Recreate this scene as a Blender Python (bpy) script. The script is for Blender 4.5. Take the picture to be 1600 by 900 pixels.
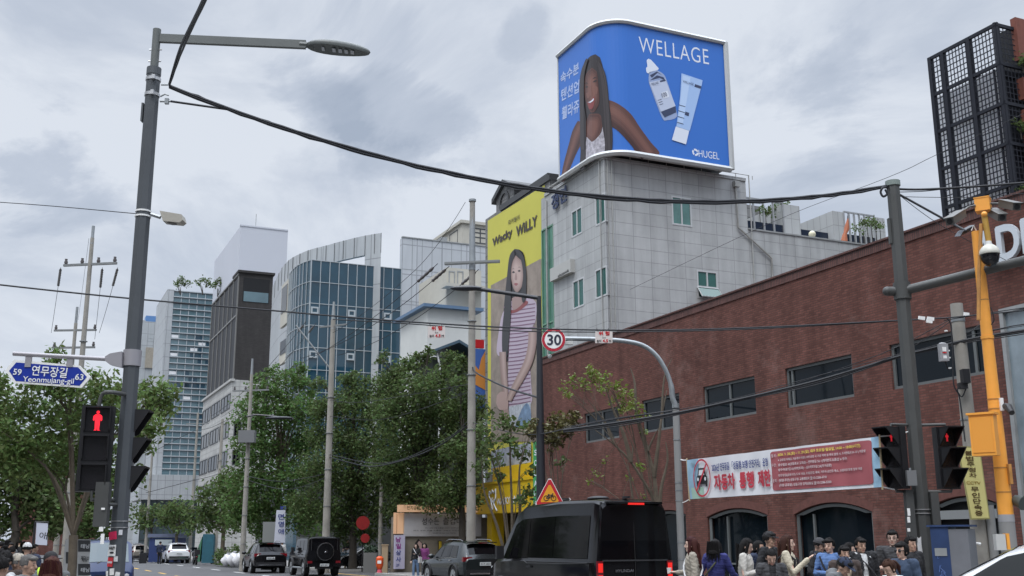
import bpy, bmesh, math, random
import numpy as np
from mathutils import Vector, Matrix
from mathutils.geometry import tessellate_polygon
for _o in list(bpy.data.objects): bpy.data.objects.remove(_o)
SC = bpy.context.scene
COL = SC.collection
rad = math.radians
# ---------------------------------------------------------------- camera
F = 1700.0                                  # focal length in pixels of a 1600 wide frame
PITCH = math.atan(397 / F); ROLL = -0.0045; CAMZ = 1.65
CO = Vector((0, 0, CAMZ))
_r, _u, _f = Vector((1, 0, 0)), Vector((0, -math.sin(PITCH), math.cos(PITCH))), Vector((0, math.cos(PITCH), math.sin(PITCH)))
CR = _r * math.cos(ROLL) + _u * math.sin(ROLL)
CU = -_r * math.sin(ROLL) + _u * math.cos(ROLL)
CF = _f
cam = bpy.data.objects.new('camera', bpy.data.cameras.new('camera')); COL.objects.link(cam)
cam.data.sensor_width = 36.0; cam.data.lens = 36.0 * F / 1600
cam.data.clip_start = 0.1; cam.data.clip_end = 6000
cam.matrix_world = Matrix(((CR.x, CU.x, -CF.x, CO.x), (CR.y, CU.y, -CF.y, CO.y), (CR.z, CU.z, -CF.z, CO.z), (0, 0, 0, 1)))
SC.camera = cam
# ---------------------------------------------------------------- overcast sky, weak broad sun, exposure
SUN_EL, SUN_AZ = rad(58), rad(200)
def _cl(px, py):
    d = (CR * ((px - 800) / F) + CU * ((450 - py) / F) + CF).normalized(); return d.x / (d.z + .40), d.y / (d.z + .40)
CLOUDS = []
for (x0, y0, x1, y1, th, amt) in ((500, 140, 735, 228, .062, .19), (455, 95, 520, 215, .05, .16), (560, 235, 760, 300, .055, .18), (1240, 90, 1330, 300, .09, .16), (-50, 150, 170, 330, .12, .15), (790, 40, 850, 60, .04, .12), (520, 30, 640, 45, .06, .10)):
    a_, b_ = _cl(x0, y0), _cl(x1, y1); L_ = math.dist(a_, b_) / 2
    CLOUDS.append(((a_[0] + b_[0]) / 2, (a_[1] + b_[1]) / 2, L_ * 1.15, th, math.atan2(b_[1] - a_[1], b_[0] - a_[0]), amt))
W = bpy.data.worlds.new('World'); SC.world = W; W.use_nodes = True
nt = W.node_tree; nt.nodes.clear()
def wn(t, **k):
    n = nt.nodes.new(t)
    for a, b in k.items(): setattr(n, a, b)
    return n
def wl(a, b): nt.links.new(a, b)
def wmath(op, a, b=None, clamp=False):
    n = wn('ShaderNodeMath', operation=op, use_clamp=clamp)
    for i, v in enumerate((a, b)):
        if v is None: continue
        if isinstance(v, (int, float)): n.inputs[i].default_value = v
        else: wl(v, n.inputs[i])
    return n.outputs[0]
sky = wn('ShaderNodeTexSky', sky_type='NISHITA', sun_disc=False, sun_elevation=SUN_EL, sun_rotation=SUN_AZ)
tc = wn('ShaderNodeTexCoord')
sep = wn('ShaderNodeSeparateXYZ'); wl(tc.outputs['Generated'], sep.inputs[0])
zz = wmath('MAXIMUM', sep.outputs[2], 0.0)
den = wmath('ADD', zz, 0.40)
cx = wmath('DIVIDE', sep.outputs[0], den); cy = wmath('DIVIDE', sep.outputs[1], den)
comb = wn('ShaderNodeCombineXYZ'); wl(cx, comb.inputs[0]); wl(cy, comb.inputs[1])
n1 = wn('ShaderNodeTexNoise'); n1.inputs['Scale'].default_value = 2.6; n1.inputs['Detail'].default_value = 9; n1.inputs['Roughness'].default_value = 0.60; n1.inputs['Distortion'].default_value = 0.5
mp = wn('ShaderNodeMapping'); mp.inputs['Location'].default_value = (3.1, 1.35, 0.4); wl(comb.outputs[0], mp.inputs[0]); wl(mp.outputs[0], n1.inputs['Vector'])
n2 = wn('ShaderNodeTexNoise'); n2.inputs['Scale'].default_value = 0.9; n2.inputs['Detail'].default_value = 3
mp2 = wn('ShaderNodeMapping'); mp2.inputs['Location'].default_value = (7.3, 2.2, 0.1); wl(comb.outputs[0], mp2.inputs[0]); wl(mp2.outputs[0], n2.inputs['Vector'])
mixn = wmath('ADD', wmath('MULTIPLY', n1.outputs['Fac'], 0.62), wmath('MULTIPLY', n2.outputs['Fac'], 0.38))
# a few darker cloud banks at fixed places in the sky
cfac = wmath('ADD', wmath('MULTIPLY', wmath('SUBTRACT', mixn, 0.5), 2.1), 0.54)
for (bx, by, rx, ry, rot_, amt) in CLOUDS:
    ca, sa = math.cos(rot_), math.sin(rot_)
    dx, dy = wmath('SUBTRACT', cx, bx), wmath('SUBTRACT', cy, by)
    ex = wmath('DIVIDE', wmath('ADD', wmath('MULTIPLY', dx, ca), wmath('MULTIPLY', dy, sa)), rx); ey = wmath('DIVIDE', wmath('SUBTRACT', wmath('MULTIPLY', dy, ca), wmath('MULTIPLY', dx, sa)), ry)
    rr = wmath('ADD', wmath('ADD', wmath('MULTIPLY', ex, ex), wmath('MULTIPLY', ey, ey)), wmath('MULTIPLY', wmath('SUBTRACT', n1.outputs['Fac'], 0.5), 9.0))
    cfac = wmath('SUBTRACT', cfac, wmath('MULTIPLY', wmath('SUBTRACT', 1.0, wmath('MULTIPLY', rr, 1.0), True), amt))
ramp = wn('ShaderNodeValToRGB'); wl(cfac, ramp.inputs[0])
cr_ = ramp.color_ramp
cr_.elements[0].position = 0.08; cr_.elements[0].color = (0.40, 0.465, 0.575, 1)
cr_.elements[1].position = 0.66; cr_.elements[1].color = (0.755, 0.805, 0.885, 1)
e = cr_.elements.new(0.44); e.color = (0.56, 0.62, 0.725, 1)
# the sky overhead (out of frame) is boosted beyond natural overcast to light the facades
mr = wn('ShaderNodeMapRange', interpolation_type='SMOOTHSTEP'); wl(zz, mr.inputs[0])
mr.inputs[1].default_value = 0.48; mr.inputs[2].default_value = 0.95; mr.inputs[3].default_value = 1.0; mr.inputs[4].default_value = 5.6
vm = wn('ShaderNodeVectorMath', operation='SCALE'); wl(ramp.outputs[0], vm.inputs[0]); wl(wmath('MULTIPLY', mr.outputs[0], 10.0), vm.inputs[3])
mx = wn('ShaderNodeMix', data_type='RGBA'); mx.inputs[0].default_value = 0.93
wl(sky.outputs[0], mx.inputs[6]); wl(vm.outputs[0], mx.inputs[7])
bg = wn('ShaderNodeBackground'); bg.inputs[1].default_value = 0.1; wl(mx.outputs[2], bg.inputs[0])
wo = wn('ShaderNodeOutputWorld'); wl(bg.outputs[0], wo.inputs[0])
sl = bpy.data.lights.new('sun', 'SUN'); sl.energy = 1.5; sl.angle = rad(20); sl.color = (1, 0.96, 0.9)
so = bpy.data.objects.new('sun', sl); COL.objects.link(so)
_sd = Vector((math.sin(SUN_AZ) * math.cos(SUN_EL), math.cos(SUN_AZ) * math.cos(SUN_EL), math.sin(SUN_EL)))
so.rotation_euler = _sd.to_track_quat('Z', 'Y').to_euler()
vs = SC.view_settings
vs.view_transform = 'Standard'; vs.look = 'None'; vs.gamma = 1.0; vs.use_curve_mapping = False; vs.exposure = 0.0
SC.cycles.max_bounces = 6; SC.cycles.transparent_max_bounces = 8

# ---------------------------------------------------------------- photo -> place helpers
def ray(px, py):
    return CR * ((px - 800) / F) + CU * ((450 - py) / F) + CF
def at(px, py, Y):                          # the point seen at a pixel, Y metres ahead
    d = ray(px, py); return CO + d * (Y / d.y)
def hz(px): return 847 - (px - 800) * 0.0045
def gp(px, Y, z=0.0):                       # a ground point under a pixel column
    p = at(px, hz(px), Y); return Vector((p.x, p.y, z))
UA = rad(-24.4)
UD = Vector((math.sin(UA), math.cos(UA), 0)); VD = Vector((math.cos(UA), -math.sin(UA), 0)); ZD = Vector((0, 0, 1))
def uv(u, v, z=0.0): return UD * u + VD * v + ZD * z
def to_uv(p): return p.dot(UD), p.dot(VD), p.z
def at_z(px, py, z):                         # the point of a pixel ray at height z
    d = ray(px, py); return CO + d * ((z - CAMZ) / d.z)
def hit(px, py, axis, val):                 # pixel ray on the vertical plane u=val or v=val -> (other coordinate, z)
    d = ray(px, py); A, B = (UD, VD) if axis == 'u' else (VD, UD)
    p = CO + d * ((val - CO.dot(A)) / d.dot(A)); return p.dot(B), p.z
def col_at(px, axis, val): return hit(px, hz(px), axis, val)[0]

# ---------------------------------------------------------------- materials
MATS = {}
def mat(name, col=(.5, .5, .5), rough=.6, metal=0.0, var=0.0, vscale=3.0, bump=0.0, bscale=40.0, emit=None, estr=1.0, spec=None, coat=0.0, trans=0.0, alpha=1.0, island=0.0):
    if name in MATS: return MATS[name]
    m = bpy.data.materials.new(name); m.use_nodes = True; MATS[name] = m
    t = m.node_tree; b = t.nodes['Principled BSDF']
    b.inputs['Base Color'].default_value = (*col, 1); b.inputs['Roughness'].default_value = rough; b.inputs['Metallic'].default_value = metal
    if spec is not None: b.inputs['Specular IOR Level'].default_value = spec
    if coat: b.inputs['Coat Weight'].default_value = coat; b.inputs['Coat Roughness'].default_value = 0.05
    if alpha < 1: b.inputs['Alpha'].default_value = alpha
    if emit: b.inputs['Emission Color'].default_value = (*emit, 1); b.inputs['Emission Strength'].default_value = estr
    tcn = t.nodes.new('ShaderNodeTexCoord')
    if var:
        n = t.nodes.new('ShaderNodeTexNoise'); n.inputs['Scale'].default_value = vscale; n.inputs['Detail'].default_value = 6; n.inputs['Roughness'].default_value = .65
        t.links.new(tcn.outputs['Object'], n.inputs['Vector'])
        r = t.nodes.new('ShaderNodeMapRange'); r.inputs[1].default_value = .25; r.inputs[2].default_value = .75; r.inputs[3].default_value = 1 - var; r.inputs[4].default_value = 1 + var
        t.links.new(n.outputs['Fac'], r.inputs[0])
        v = t.nodes.new('ShaderNodeVectorMath'); v.operation = 'SCALE'; v.inputs[0].default_value = col; t.links.new(r.outputs[0], v.inputs[3])
        t.links.new(v.outputs[0], b.inputs['Base Color'])
    if island:
        g = t.nodes.new('ShaderNodeNewGeometry'); h = t.nodes.new('ShaderNodeHueSaturation'); h.inputs['Color'].default_value = (*col, 1)
        r = t.nodes.new('ShaderNodeMapRange'); r.inputs[3].default_value = 1 - island; r.inputs[4].default_value = 1 + island
        t.links.new(g.outputs['Random Per Island'], r.inputs[0]); t.links.new(r.outputs[0], h.inputs['Value'])
        t.links.new(h.outputs[0], b.inputs['Base Color'])
        r2 = t.nodes.new('ShaderNodeMapRange'); r2.inputs[3].default_value = .47; r2.inputs[4].default_value = .53
        t.links.new(g.outputs['Random Per Island'], r2.inputs[0]); t.links.new(r2.outputs[0], h.inputs['Hue'])
    if bump:
        n = t.nodes.new('ShaderNodeTexNoise'); n.inputs['Scale'].default_value = bscale; n.inputs['Detail'].default_value = 4
        t.links.new(tcn.outputs['Object'], n.inputs['Vector'])
        bp = t.nodes.new('ShaderNodeBump'); bp.inputs['Strength'].default_value = bump; bp.inputs['Distance'].default_value = 0.02
        t.links.new(n.outputs['Fac'], bp.inputs['Height']); t.links.new(bp.outputs[0], b.inputs['Normal'])
    if trans:
        tr = t.nodes.new('ShaderNodeBsdfTranslucent'); ms = t.nodes.new('ShaderNodeMixShader'); ms.inputs[0].default_value = trans
        tr.inputs[0].default_value = (*[min(1, c * 1.3) for c in col], 1)
        if island: t.links.new(h.outputs[0], tr.inputs[0])
        t.links.new(b.outputs[0], ms.inputs[1]); t.links.new(tr.outputs[0], ms.inputs[2])
        t.links.new(ms.outputs[0], t.nodes['Material Output'].inputs[0])
    return m
def grid_mat(name, col, joint, bw, bh, mortar, rough=.7, var=.12, offset=0.0, stain=.15, bump=.3, vary=.08, patch=None, spec=None, squash=1.0, metal=0.0, jitter=0.0):
    """brick / stone slab / panel grid in metres, from the UV map every mesh carries"""
    if name in MATS: return MATS[name]
    m = bpy.data.materials.new(name); m.use_nodes = True; MATS[name] = m
    t = m.node_tree; b = t.nodes['Principled BSDF']; L = t.links.new
    b.inputs['Roughness'].default_value = rough; b.inputs['Metallic'].default_value = metal
    if spec is not None: b.inputs['Specular IOR Level'].default_value = spec
    u = t.nodes.new('ShaderNodeUVMap')
    src = u.outputs[0]
    br = t.nodes.new('ShaderNodeTexBrick'); br.offset = offset; br.squash = squash
    br.inputs['Scale'].default_value = 1; br.inputs['Brick Width'].default_value = bw; br.inputs['Row Height'].default_value = bh
    br.inputs['Mortar Size'].default_value = mortar; br.inputs['Mortar Smooth'].default_value = .1; br.inputs['Bias'].default_value = 0
    br.inputs['Color1'].default_value = (*[c * (1 - vary) for c in col], 1); br.inputs['Color2'].default_value = (*[min(1, c * (1 + vary)) for c in col], 1); br.inputs['Mortar'].default_value = (*joint, 1)
    L(src, br.inputs['Vector'])
    n = t.nodes.new('ShaderNodeTexNoise'); n.inputs['Scale'].default_value = .35; n.inputs['Detail'].default_value = 8; n.inputs['Roughness'].default_value = .7; L(src, n.inputs['Vector'])
    mpv = t.nodes.new('ShaderNodeMapping'); mpv.inputs['Scale'].default_value = (2.2, .22, 1); L(src, mpv.inputs[0])
    n3 = t.nodes.new('ShaderNodeTexNoise'); n3.inputs['Scale'].default_value = 1; n3.inputs['Detail'].default_value = 6; L(mpv.outputs[0], n3.inputs['Vector'])
    ad = t.nodes.new('ShaderNodeMath'); ad.operation = 'ADD'; L(n.outputs['Fac'], ad.inputs[0]); L(n3.outputs['Fac'], ad.inputs[1])
    r = t.nodes.new('ShaderNodeMapRange'); r.inputs[1].default_value = .7; r.inputs[2].default_value = 1.3; r.inputs[3].default_value = 1 - stain; r.inputs[4].default_value = 1 + stain; L(ad.outputs[0], r.inputs[0])
    v = t.nodes.new('ShaderNodeVectorMath'); v.operation = 'SCALE'; L(br.outputs['Color'], v.inputs[0]); L(r.outputs[0], v.inputs[3])
    out = v.outputs[0]
    if patch:                              # pale worn / efflorescent patches with a shape of their own
        pn = t.nodes.new('ShaderNodeTexNoise'); pn.inputs['Scale'].default_value = .28; pn.inputs['Detail'].default_value = 10; pn.inputs['Roughness'].default_value = .78; L(src, pn.inputs['Vector'])
        pr = t.nodes.new('ShaderNodeMapRange'); pr.inputs[1].default_value = .54; pr.inputs[2].default_value = .74; pr.inputs[3].default_value = 0; pr.inputs[4].default_value = .75; L(pn.outputs['Fac'], pr.inputs[0])
        pm = t.nodes.new('ShaderNodeMix'); pm.data_type = 'RGBA'; L(pr.outputs[0], pm.inputs[0]); L(out, pm.inputs[6]); pm.inputs[7].default_value = (*patch, 1); out = pm.outputs[2]
    L(out, b.inputs['Base Color'])
    if bump:
        bp = t.nodes.new('ShaderNodeBump'); bp.inputs['Strength'].default_value = bump; bp.inputs['Distance'].default_value = .02; bp.invert = True
        L(br.outputs['Fac'], bp.inputs['Height']); L(bp.outputs[0], b.inputs['Normal'])
    return m

# ---------------------------------------------------------------- mesh building
class MB:
    def __init__(s): s.v, s.f, s.mi, s.mats, s.sm = [], [], [], [], []
    def _m(s, m):
        if m not in s.mats: s.mats.append(m)
        return s.mats.index(m)
    def add(s, vs, fs, m, smooth=False):
        o = len(s.v); s.v += [tuple(p) for p in vs]; k = s._m(m)
        for f in fs: s.f.append([i + o for i in f]); s.mi.append(k); s.sm.append(smooth)
        return s
    def box(s, c, sz, m, ax=None, bev=0):
        X, Y, Z = ax or (Vector((1, 0, 0)), Vector((0, 1, 0)), ZD); c = Vector(c)
        vs = [c + X * (i * sz[0] / 2) + Y * (j * sz[1] / 2) + Z * (k * sz[2] / 2) for i in (-1, 1) for j in (-1, 1) for k in (-1, 1)]
        return s.add(vs, [(0, 1, 3, 2), (4, 6, 7, 5), (0, 4, 5, 1), (2, 3, 7, 6), (0, 2, 6, 4), (1, 5, 7, 3)], m)
    def ubox(s, u0, u1, v0, v1, z0, z1, m):
        return s.box(uv((u0 + u1) / 2, (v0 + v1) / 2, (z0 + z1) / 2), (abs(u1 - u0), abs(v1 - v0), abs(z1 - z0)), m, (UD, VD, ZD))
    def prism(s, pts, h, m, smooth=False):      # pts: 3D polygon, h: extrusion vector
        n = len(pts); pts = [Vector(p) for p in pts]; h = Vector(h)
        tri = tessellate_polygon([pts])
        s.add(pts + [p + h for p in pts], [tuple(t) for t in tri] + [tuple(i + n for i in reversed(t)) for t in tri], m)
        vs = pts + [p + h for p in pts]
        return s.add(vs, [(i, (i + 1) % n, n + (i + 1) % n, n + i) for i in range(n)], m, smooth)
    def poly(s, pts, m):
        pts = [Vector(p) for p in pts]
        return s.add(pts, [tuple(t) for t in tessellate_polygon([pts])], m)
    def tube(s, pts, r, m, n=8, cap=True, smooth=True):
        pts = [Vector(p) for p in pts]; k = len(pts)
        rs = r if isinstance(r, (list, tuple)) else [r] * k
        vs, fs = [], []; prev = None
        for i, p in enumerate(pts):
            t = (pts[min(i + 1, k - 1)] - pts[max(i - 1, 0)]).normalized()
            if prev is None:
                a = Vector((0, 0, 1)) if abs(t.z) < .9 else Vector((1, 0, 0)); x = t.cross(a).normalized()
            else:
                x = prev - t * prev.dot(t); x = x.normalized() if x.length > 1e-6 else t.orthogonal().normalized()
            prev = x; y = t.cross(x)
            vs += [p + (x * math.cos(a) + y * math.sin(a)) * rs[i] for a in [2 * math.pi * j / n for j in range(n)]]
        for i in range(k - 1):
            for j in range(n): fs.append((i * n + j, i * n + (j + 1) % n, (i + 1) * n + (j + 1) % n, (i + 1) * n + j))
        s.add(vs, fs, m, smooth)
        if cap: s.add(vs[:n], [tuple(reversed(range(n)))], m); s.add(vs[-n:], [tuple(range(n))], m)
        return s
    def ell(s, c, r, m, ax=None, nu=14, nv=9, fn=None):
        X, Y, Z = ax or (Vector((1, 0, 0)), Vector((0, 1, 0)), ZD); c = Vector(c)
        vs, fs = [], []
        for i in range(nv + 1):
            ph = math.pi * i / nv
            for j in range(nu):
                th = 2 * math.pi * j / nu
                q = Vector((math.sin(ph) * math.cos(th), math.sin(ph) * math.sin(th), math.cos(ph)))
                if fn: q = fn(q)
                vs.append(c + X * (q.x * r[0]) + Y * (q.y * r[1]) + Z * (q.z * r[2]))
        for i in range(nv):
            for j in range(nu): fs.append((i * nu + j, (i + 1) * nu + j, (i + 1) * nu + (j + 1) % nu, i * nu + (j + 1) % nu))
        return s.add(vs, fs, m, True)
    def disc(s, c, nrm, r, m, n=24, h=.02, r2=None):     # solid disc (or ring when r2 given), axis nrm, thickness h
        nrm = Vector(nrm).normalized(); x = nrm.orthogonal().normalized(); y = nrm.cross(x); c = Vector(c)
        if r2 is None:
            return s.prism([c + (x * math.cos(a) + y * math.sin(a)) * r for a in [2 * math.pi * i / n for i in range(n)]], nrm * h, m)
        vs = []
        for rr in (r, r2):
            for hh in (0, h): vs += [c + nrm * hh + (x * math.cos(2 * math.pi * i / n) + y * math.sin(2 * math.pi * i / n)) * rr for i in range(n)]
        fs = []
        for i in range(n):
            j = (i + 1) % n
            fs += [(i, j, n + j, n + i), (2 * n + j, 2 * n + i, 3 * n + i, 3 * n + j), (n + i, n + j, 3 * n + j, 3 * n + i), (j, i, 2 * n + i, 2 * n + j)]
        return s.add(vs, fs, m)
    def build(s, name, parent=None, sharp=40):
        me = bpy.data.meshes.new(name); me.from_pydata(s.v, [], s.f)
        for m in s.mats: me.materials.append(m)
        me.polygons.foreach_set('material_index', s.mi); me.polygons.foreach_set('use_smooth', s.sm)
        me.update()
        if any(s.sm): me.set_sharp_from_angle(angle=rad(sharp))
        set_uv(me)
        return link(name, me, parent)
def set_uv(me):
    nl = len(me.loops); npoly = len(me.polygons)
    if not npoly: return
    co = np.empty(len(me.vertices) * 3); me.vertices.foreach_get('co', co); co = co.reshape(-1, 3)
    li = np.empty(nl, dtype=np.int32); me.loops.foreach_get('vertex_index', li)
    nr = np.empty(npoly * 3); me.polygons.foreach_get('normal', nr); nr = nr.reshape(-1, 3)
    lt = np.empty(npoly, dtype=np.int32); me.polygons.foreach_get('loop_total', lt)
    n = np.repeat(nr, lt, axis=0); p = co[li]
    tx, ty = -n[:, 1], n[:, 0]; ln = np.sqrt(tx * tx + ty * ty); up = ln < .5; ln[up] = 1
    U = np.where(up, p[:, 0], (p[:, 0] * tx + p[:, 1] * ty) / ln); V = np.where(up, p[:, 1], p[:, 2])
    lay = me.uv_layers.new(name='UVMap'); lay.data.foreach_set('uv', np.stack([U, V], 1).ravel())
def link(name, me, parent=None):
    o = bpy.data.objects.new(name, me); COL.objects.link(o)
    if parent is not None: o.parent = parent
    return o
def thing(name, label, cat, group=None, loc=(0, 0, 0), rz=0.0):
    o = bpy.data.objects.new(name, None); COL.objects.link(o); o.location = loc; o.rotation_euler = (0, 0, rz); o.empty_display_size = .2
    return tag(o, label, cat, group)
def tag(o, label, cat, group=None):
    o['label'] = label; o['category'] = cat
    if group: o['group'] = group
    return o
def struct(o): o['kind'] = 'structure'; return o
def copy_tree(o, parent=None):
    c = o.copy(); COL.objects.link(c)
    if parent is not None: c.parent = parent
    for ch in list(o.children): copy_tree(ch, c)
    return c
# text -> flat mesh that fits a width (and optionally a height) on a plane
def glyphs(s, bold=0.0, sp=1.0, extr=0.0):
    cu = bpy.data.curves.new('txt', 'FONT'); cu.body = s; cu.size = 1; cu.offset = min(bold, 0); cu.space_character = sp; cu.extrude = extr; cu.resolution_u = 4
    o = bpy.data.objects.new('txt', cu)
    me = bpy.data.meshes.new_from_object(o)
    bpy.data.objects.remove(o); bpy.data.curves.remove(cu)
    n = len(me.vertices); co = np.empty(n * 3); me.vertices.foreach_get('co', co); co = co.reshape(-1, 3)
    fs = [tuple(p.vertices) for p in me.polygons]; bpy.data.meshes.remove(me)
    if bold > 0:                             # heavier strokes: copies nudged sideways, each a hair in front of the last
        n = len(co); k = bold * .8; base = co; base_f = fs; co = [base]; fs = list(base_f)
        for i, (dx, dy) in enumerate(((k, 0), (-k, 0), (0, k), (0, -k)), 1):
            co.append(base + np.array([dx, dy, 0 if extr else .0012 * i])); fs += [tuple(j + n * i for j in f) for f in base_f]
            if extr: co[-1] = co[-1] * np.array([1, 1, 1 + .004 * i])
        co = np.concatenate(co)
    return co, fs
def text(mb, s, o, ax, ay, w, h, m, bold=0.0, sp=1.0, depth=0.0, anchor='l', keep=False):
    """o: lower-left corner (3D), ax/ay unit axes; text stretched to w x h metres"""
    co, fs = glyphs(s, bold, sp, .5 if depth else 0)
    if not len(co): return mb
    mn, mxx = co.min(0), co.max(0); sx = w / (mxx[0] - mn[0]); sy = h / (mxx[1] - mn[1])
    if keep: sx = sy = min(sx, sy)
    ax, ay, o = Vector(ax), Vector(ay), Vector(o); n = ax.cross(ay)
    zr = (mxx[2] - mn[2]) or 1
    vs = [o + ax * ((c[0] - mn[0]) * sx) + ay * ((c[1] - mn[1]) * sy) + n * ((c[2] - mn[2]) / zr * depth if depth else c[2]) for c in co]
    return mb.add(vs, fs, m)
class Plane:
    """a flat sheet in the place; photo pixels are read onto it as (a, b) metres"""
    def __init__(s, o, ax, ay): s.o, s.ax, s.ay = Vector(o), Vector(ax).normalized(), Vector(ay).normalized(); s.n = s.ax.cross(s.ay)
    def hit(s, px, py):
        d = ray(px, py); p = CO + d * ((s.o - CO).dot(s.n) / d.dot(s.n)) - s.o; return p.dot(s.ax), p.dot(s.ay)
    def P(s, a, b, off=0.0): return s.o + s.ax * a + s.ay * b + s.n * off
    def px(s, px, py, off=0.0): return s.P(*s.hit(px, py), off)
    def shape(s, mb, pix, m, off): mb.poly([s.px(x, y, off) for x, y in pix], m); return mb
    def txt(s, mb, st, p0, p1, hpx, m, off, **k):   # baseline from pixel p0 to p1, cap height in pixels
        A, B = Vector(s.hit(*p0)), Vector(s.hit(*p1)); C = Vector(s.hit(p0[0], p0[1] - hpx))
        d = (B - A); L = d.length; d /= L; axw = s.ax * d.x + s.ay * d.y; ayw = s.n.cross(axw)
        return text(mb, st, s.P(A.x, A.y, off), axw, ayw, L, abs((C - A).y), m, **k)
def spline(pts, n=6):
    pts = [Vector(p) for p in pts]; out = []
    for i in range(len(pts) - 1):
        p0, p1, p2, p3 = pts[max(i - 1, 0)], pts[i], pts[i + 1], pts[min(i + 2, len(pts) - 1)]
        for k in range(n):
            t = k / n; out.append(.5 * ((2 * p1) + (p2 - p0) * t + (2 * p0 - 5 * p1 + 4 * p2 - p3) * t * t + (3 * p1 - p0 - 3 * p2 + p3) * t ** 3))
    return out + [pts[-1]]
def sp2(pts, n=4): return [(p.x, p.y) for p in spline([(x, y, 0) for x, y in pts], n)]

# ---------------------------------------------------------------- palette
def P_(n, *a, **k): return mat(n, *a, **k)
black_paint = mat('black_paint', (.006, .006, .007), .14, coat=.25, spec=.35)
dark_glass = mat('dark_glass', (.006, .010, .014), .04, spec=.18)
tint_glass = mat('tint_glass', (.004, .004, .005), .05, spec=.2)
blue_glass = mat('blue_glass', (.012, .050, .078), .05, spec=.9, var=.3, vscale=.35)
sky_glass = mat('sky_glass', (.09, .155, .18), .08, spec=1.0, var=.25, vscale=.25)
teal_glass = mat('teal_glass', (.02, .10, .085), .05, spec=.6, var=.2, vscale=.6)
chrome = mat('chrome', (.6, .6, .62), .18, 1.0)
rubber = mat('rubber', (.012, .012, .012), .85)
plastic = mat('black_plastic', (.016, .016, .018), .5)
white_paint = mat('white_paint', (.74, .75, .76), .3, coat=.5)
pole_grey = mat('pole_paint', (.072, .080, .088), .5, var=.12, vscale=2)
pole_dark = mat('dark_pole_paint', (.060, .062, .060), .55, var=.15, vscale=2)
galv = mat('galvanised_steel', (.30, .32, .33), .45, .6, var=.15, vscale=4)
conc = mat('pole_concrete', (.28, .265, .235), .85, var=.22, vscale=1.6, bump=.25, bscale=30)
cable_m = mat('cable_rubber', (.012, .013, .017), .65)
steel = mat('steel_band', (.55, .55, .55), .35, .8)
white_sign = mat('sign_white', (.80, .80, .78), .5)
red_sign = mat('sign_red', (.55, .015, .02), .45)
black_ink = mat('black_ink', (.012, .012, .014), .6)
# ================================================================ ground
asphalt = mat('asphalt', (.060, .060, .062), .9, var=.25, vscale=.7, bump=.3, bscale=60)
paving = grid_mat('paving_blocks', (.22, .21, .20), (.12, .115, .11), .4, .2, .008, .85, offset=.5, stain=.2)
kerb_m = mat('kerb_granite', (.36, .35, .33), .8, var=.15)
yellow_mk = mat('road_yellow', (.62, .36, .04), .7, var=.2, vscale=5)
white_mk = mat('road_white', (.62, .62, .6), .7, var=.2, vscale=5)
soil = mat('soil', (.06, .045, .03), .95, var=.3)
KR, KL = 17.6, 2.2                                     # kerb lines of the street (v)
g = MB(); g.poly([(-2500, -400, 0), (2500, -400, 0), (2500, 3500, 0), (-2500, 3500, 0)], asphalt); struct(g.build('ground'))
g = MB(); g.poly([uv(u, v, .004) for u, v in ((-30, KL), (600, KL), (600, KR), (-30, KR))], mat('street_asphalt', (.075, .075, .078), .88, var=.3, vscale=.5, bump=.3, bscale=50)); struct(g.build('road'))
def sidewalk(name, pts, kerbs):
    m = MB(); P = [uv(u, v, .004) for u, v in pts]; m.prism(P, (0, 0, .12), paving); struct(m.build(name))
    k = MB()
    for (a, b) in kerbs:
        A, B = uv(*a), uv(*b); d = (B - A).normalized(); c = (A + B) / 2
        k.box(c + ZD * .066, ((B - A).length, .16, .14), kerb_m, (d, ZD.cross(d), ZD))
    struct(k.build('kerb'))
sidewalk('pavement', [(17.5, KR), (56, KR), (56, 60), (17.5, 60)], [((17.5, KR), (56, KR))])
sidewalk('pavement', [(64, KR), (400, KR), (400, 60), (64, 60)], [((64, KR), (400, KR)), ((64, KR), (64, 24))])
sidewalk('pavement', [(-12, -40), (400, -40), (400, KL), (-12, KL)], [((-12, KL), (400, KL))])
m = MB(); m.poly([uv(u, v, .012) for u, v in ((8, 9.5), (17.5, 9.5), (17.5, 30), (8, 30))], paving); struct(m.build('corner_pavement'))
m = MB()
for k in range(30):
    u0 = 30 + k * 7.0; m.ubox(u0, u0 + 3, 8.15, 8.30, .005, .010, yellow_mk)
struct(m.build('lane_marking'))
m = MB()
for k in range(26): m.ubox(48 + k * 8, 51 + k * 8, 12.3, 12.45, .005, .010, white_mk)
m.ubox(52, 62, KR - .9, KR - .75, .005, .01, yellow_mk)
struct(m.build('lane_marking'))

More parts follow.
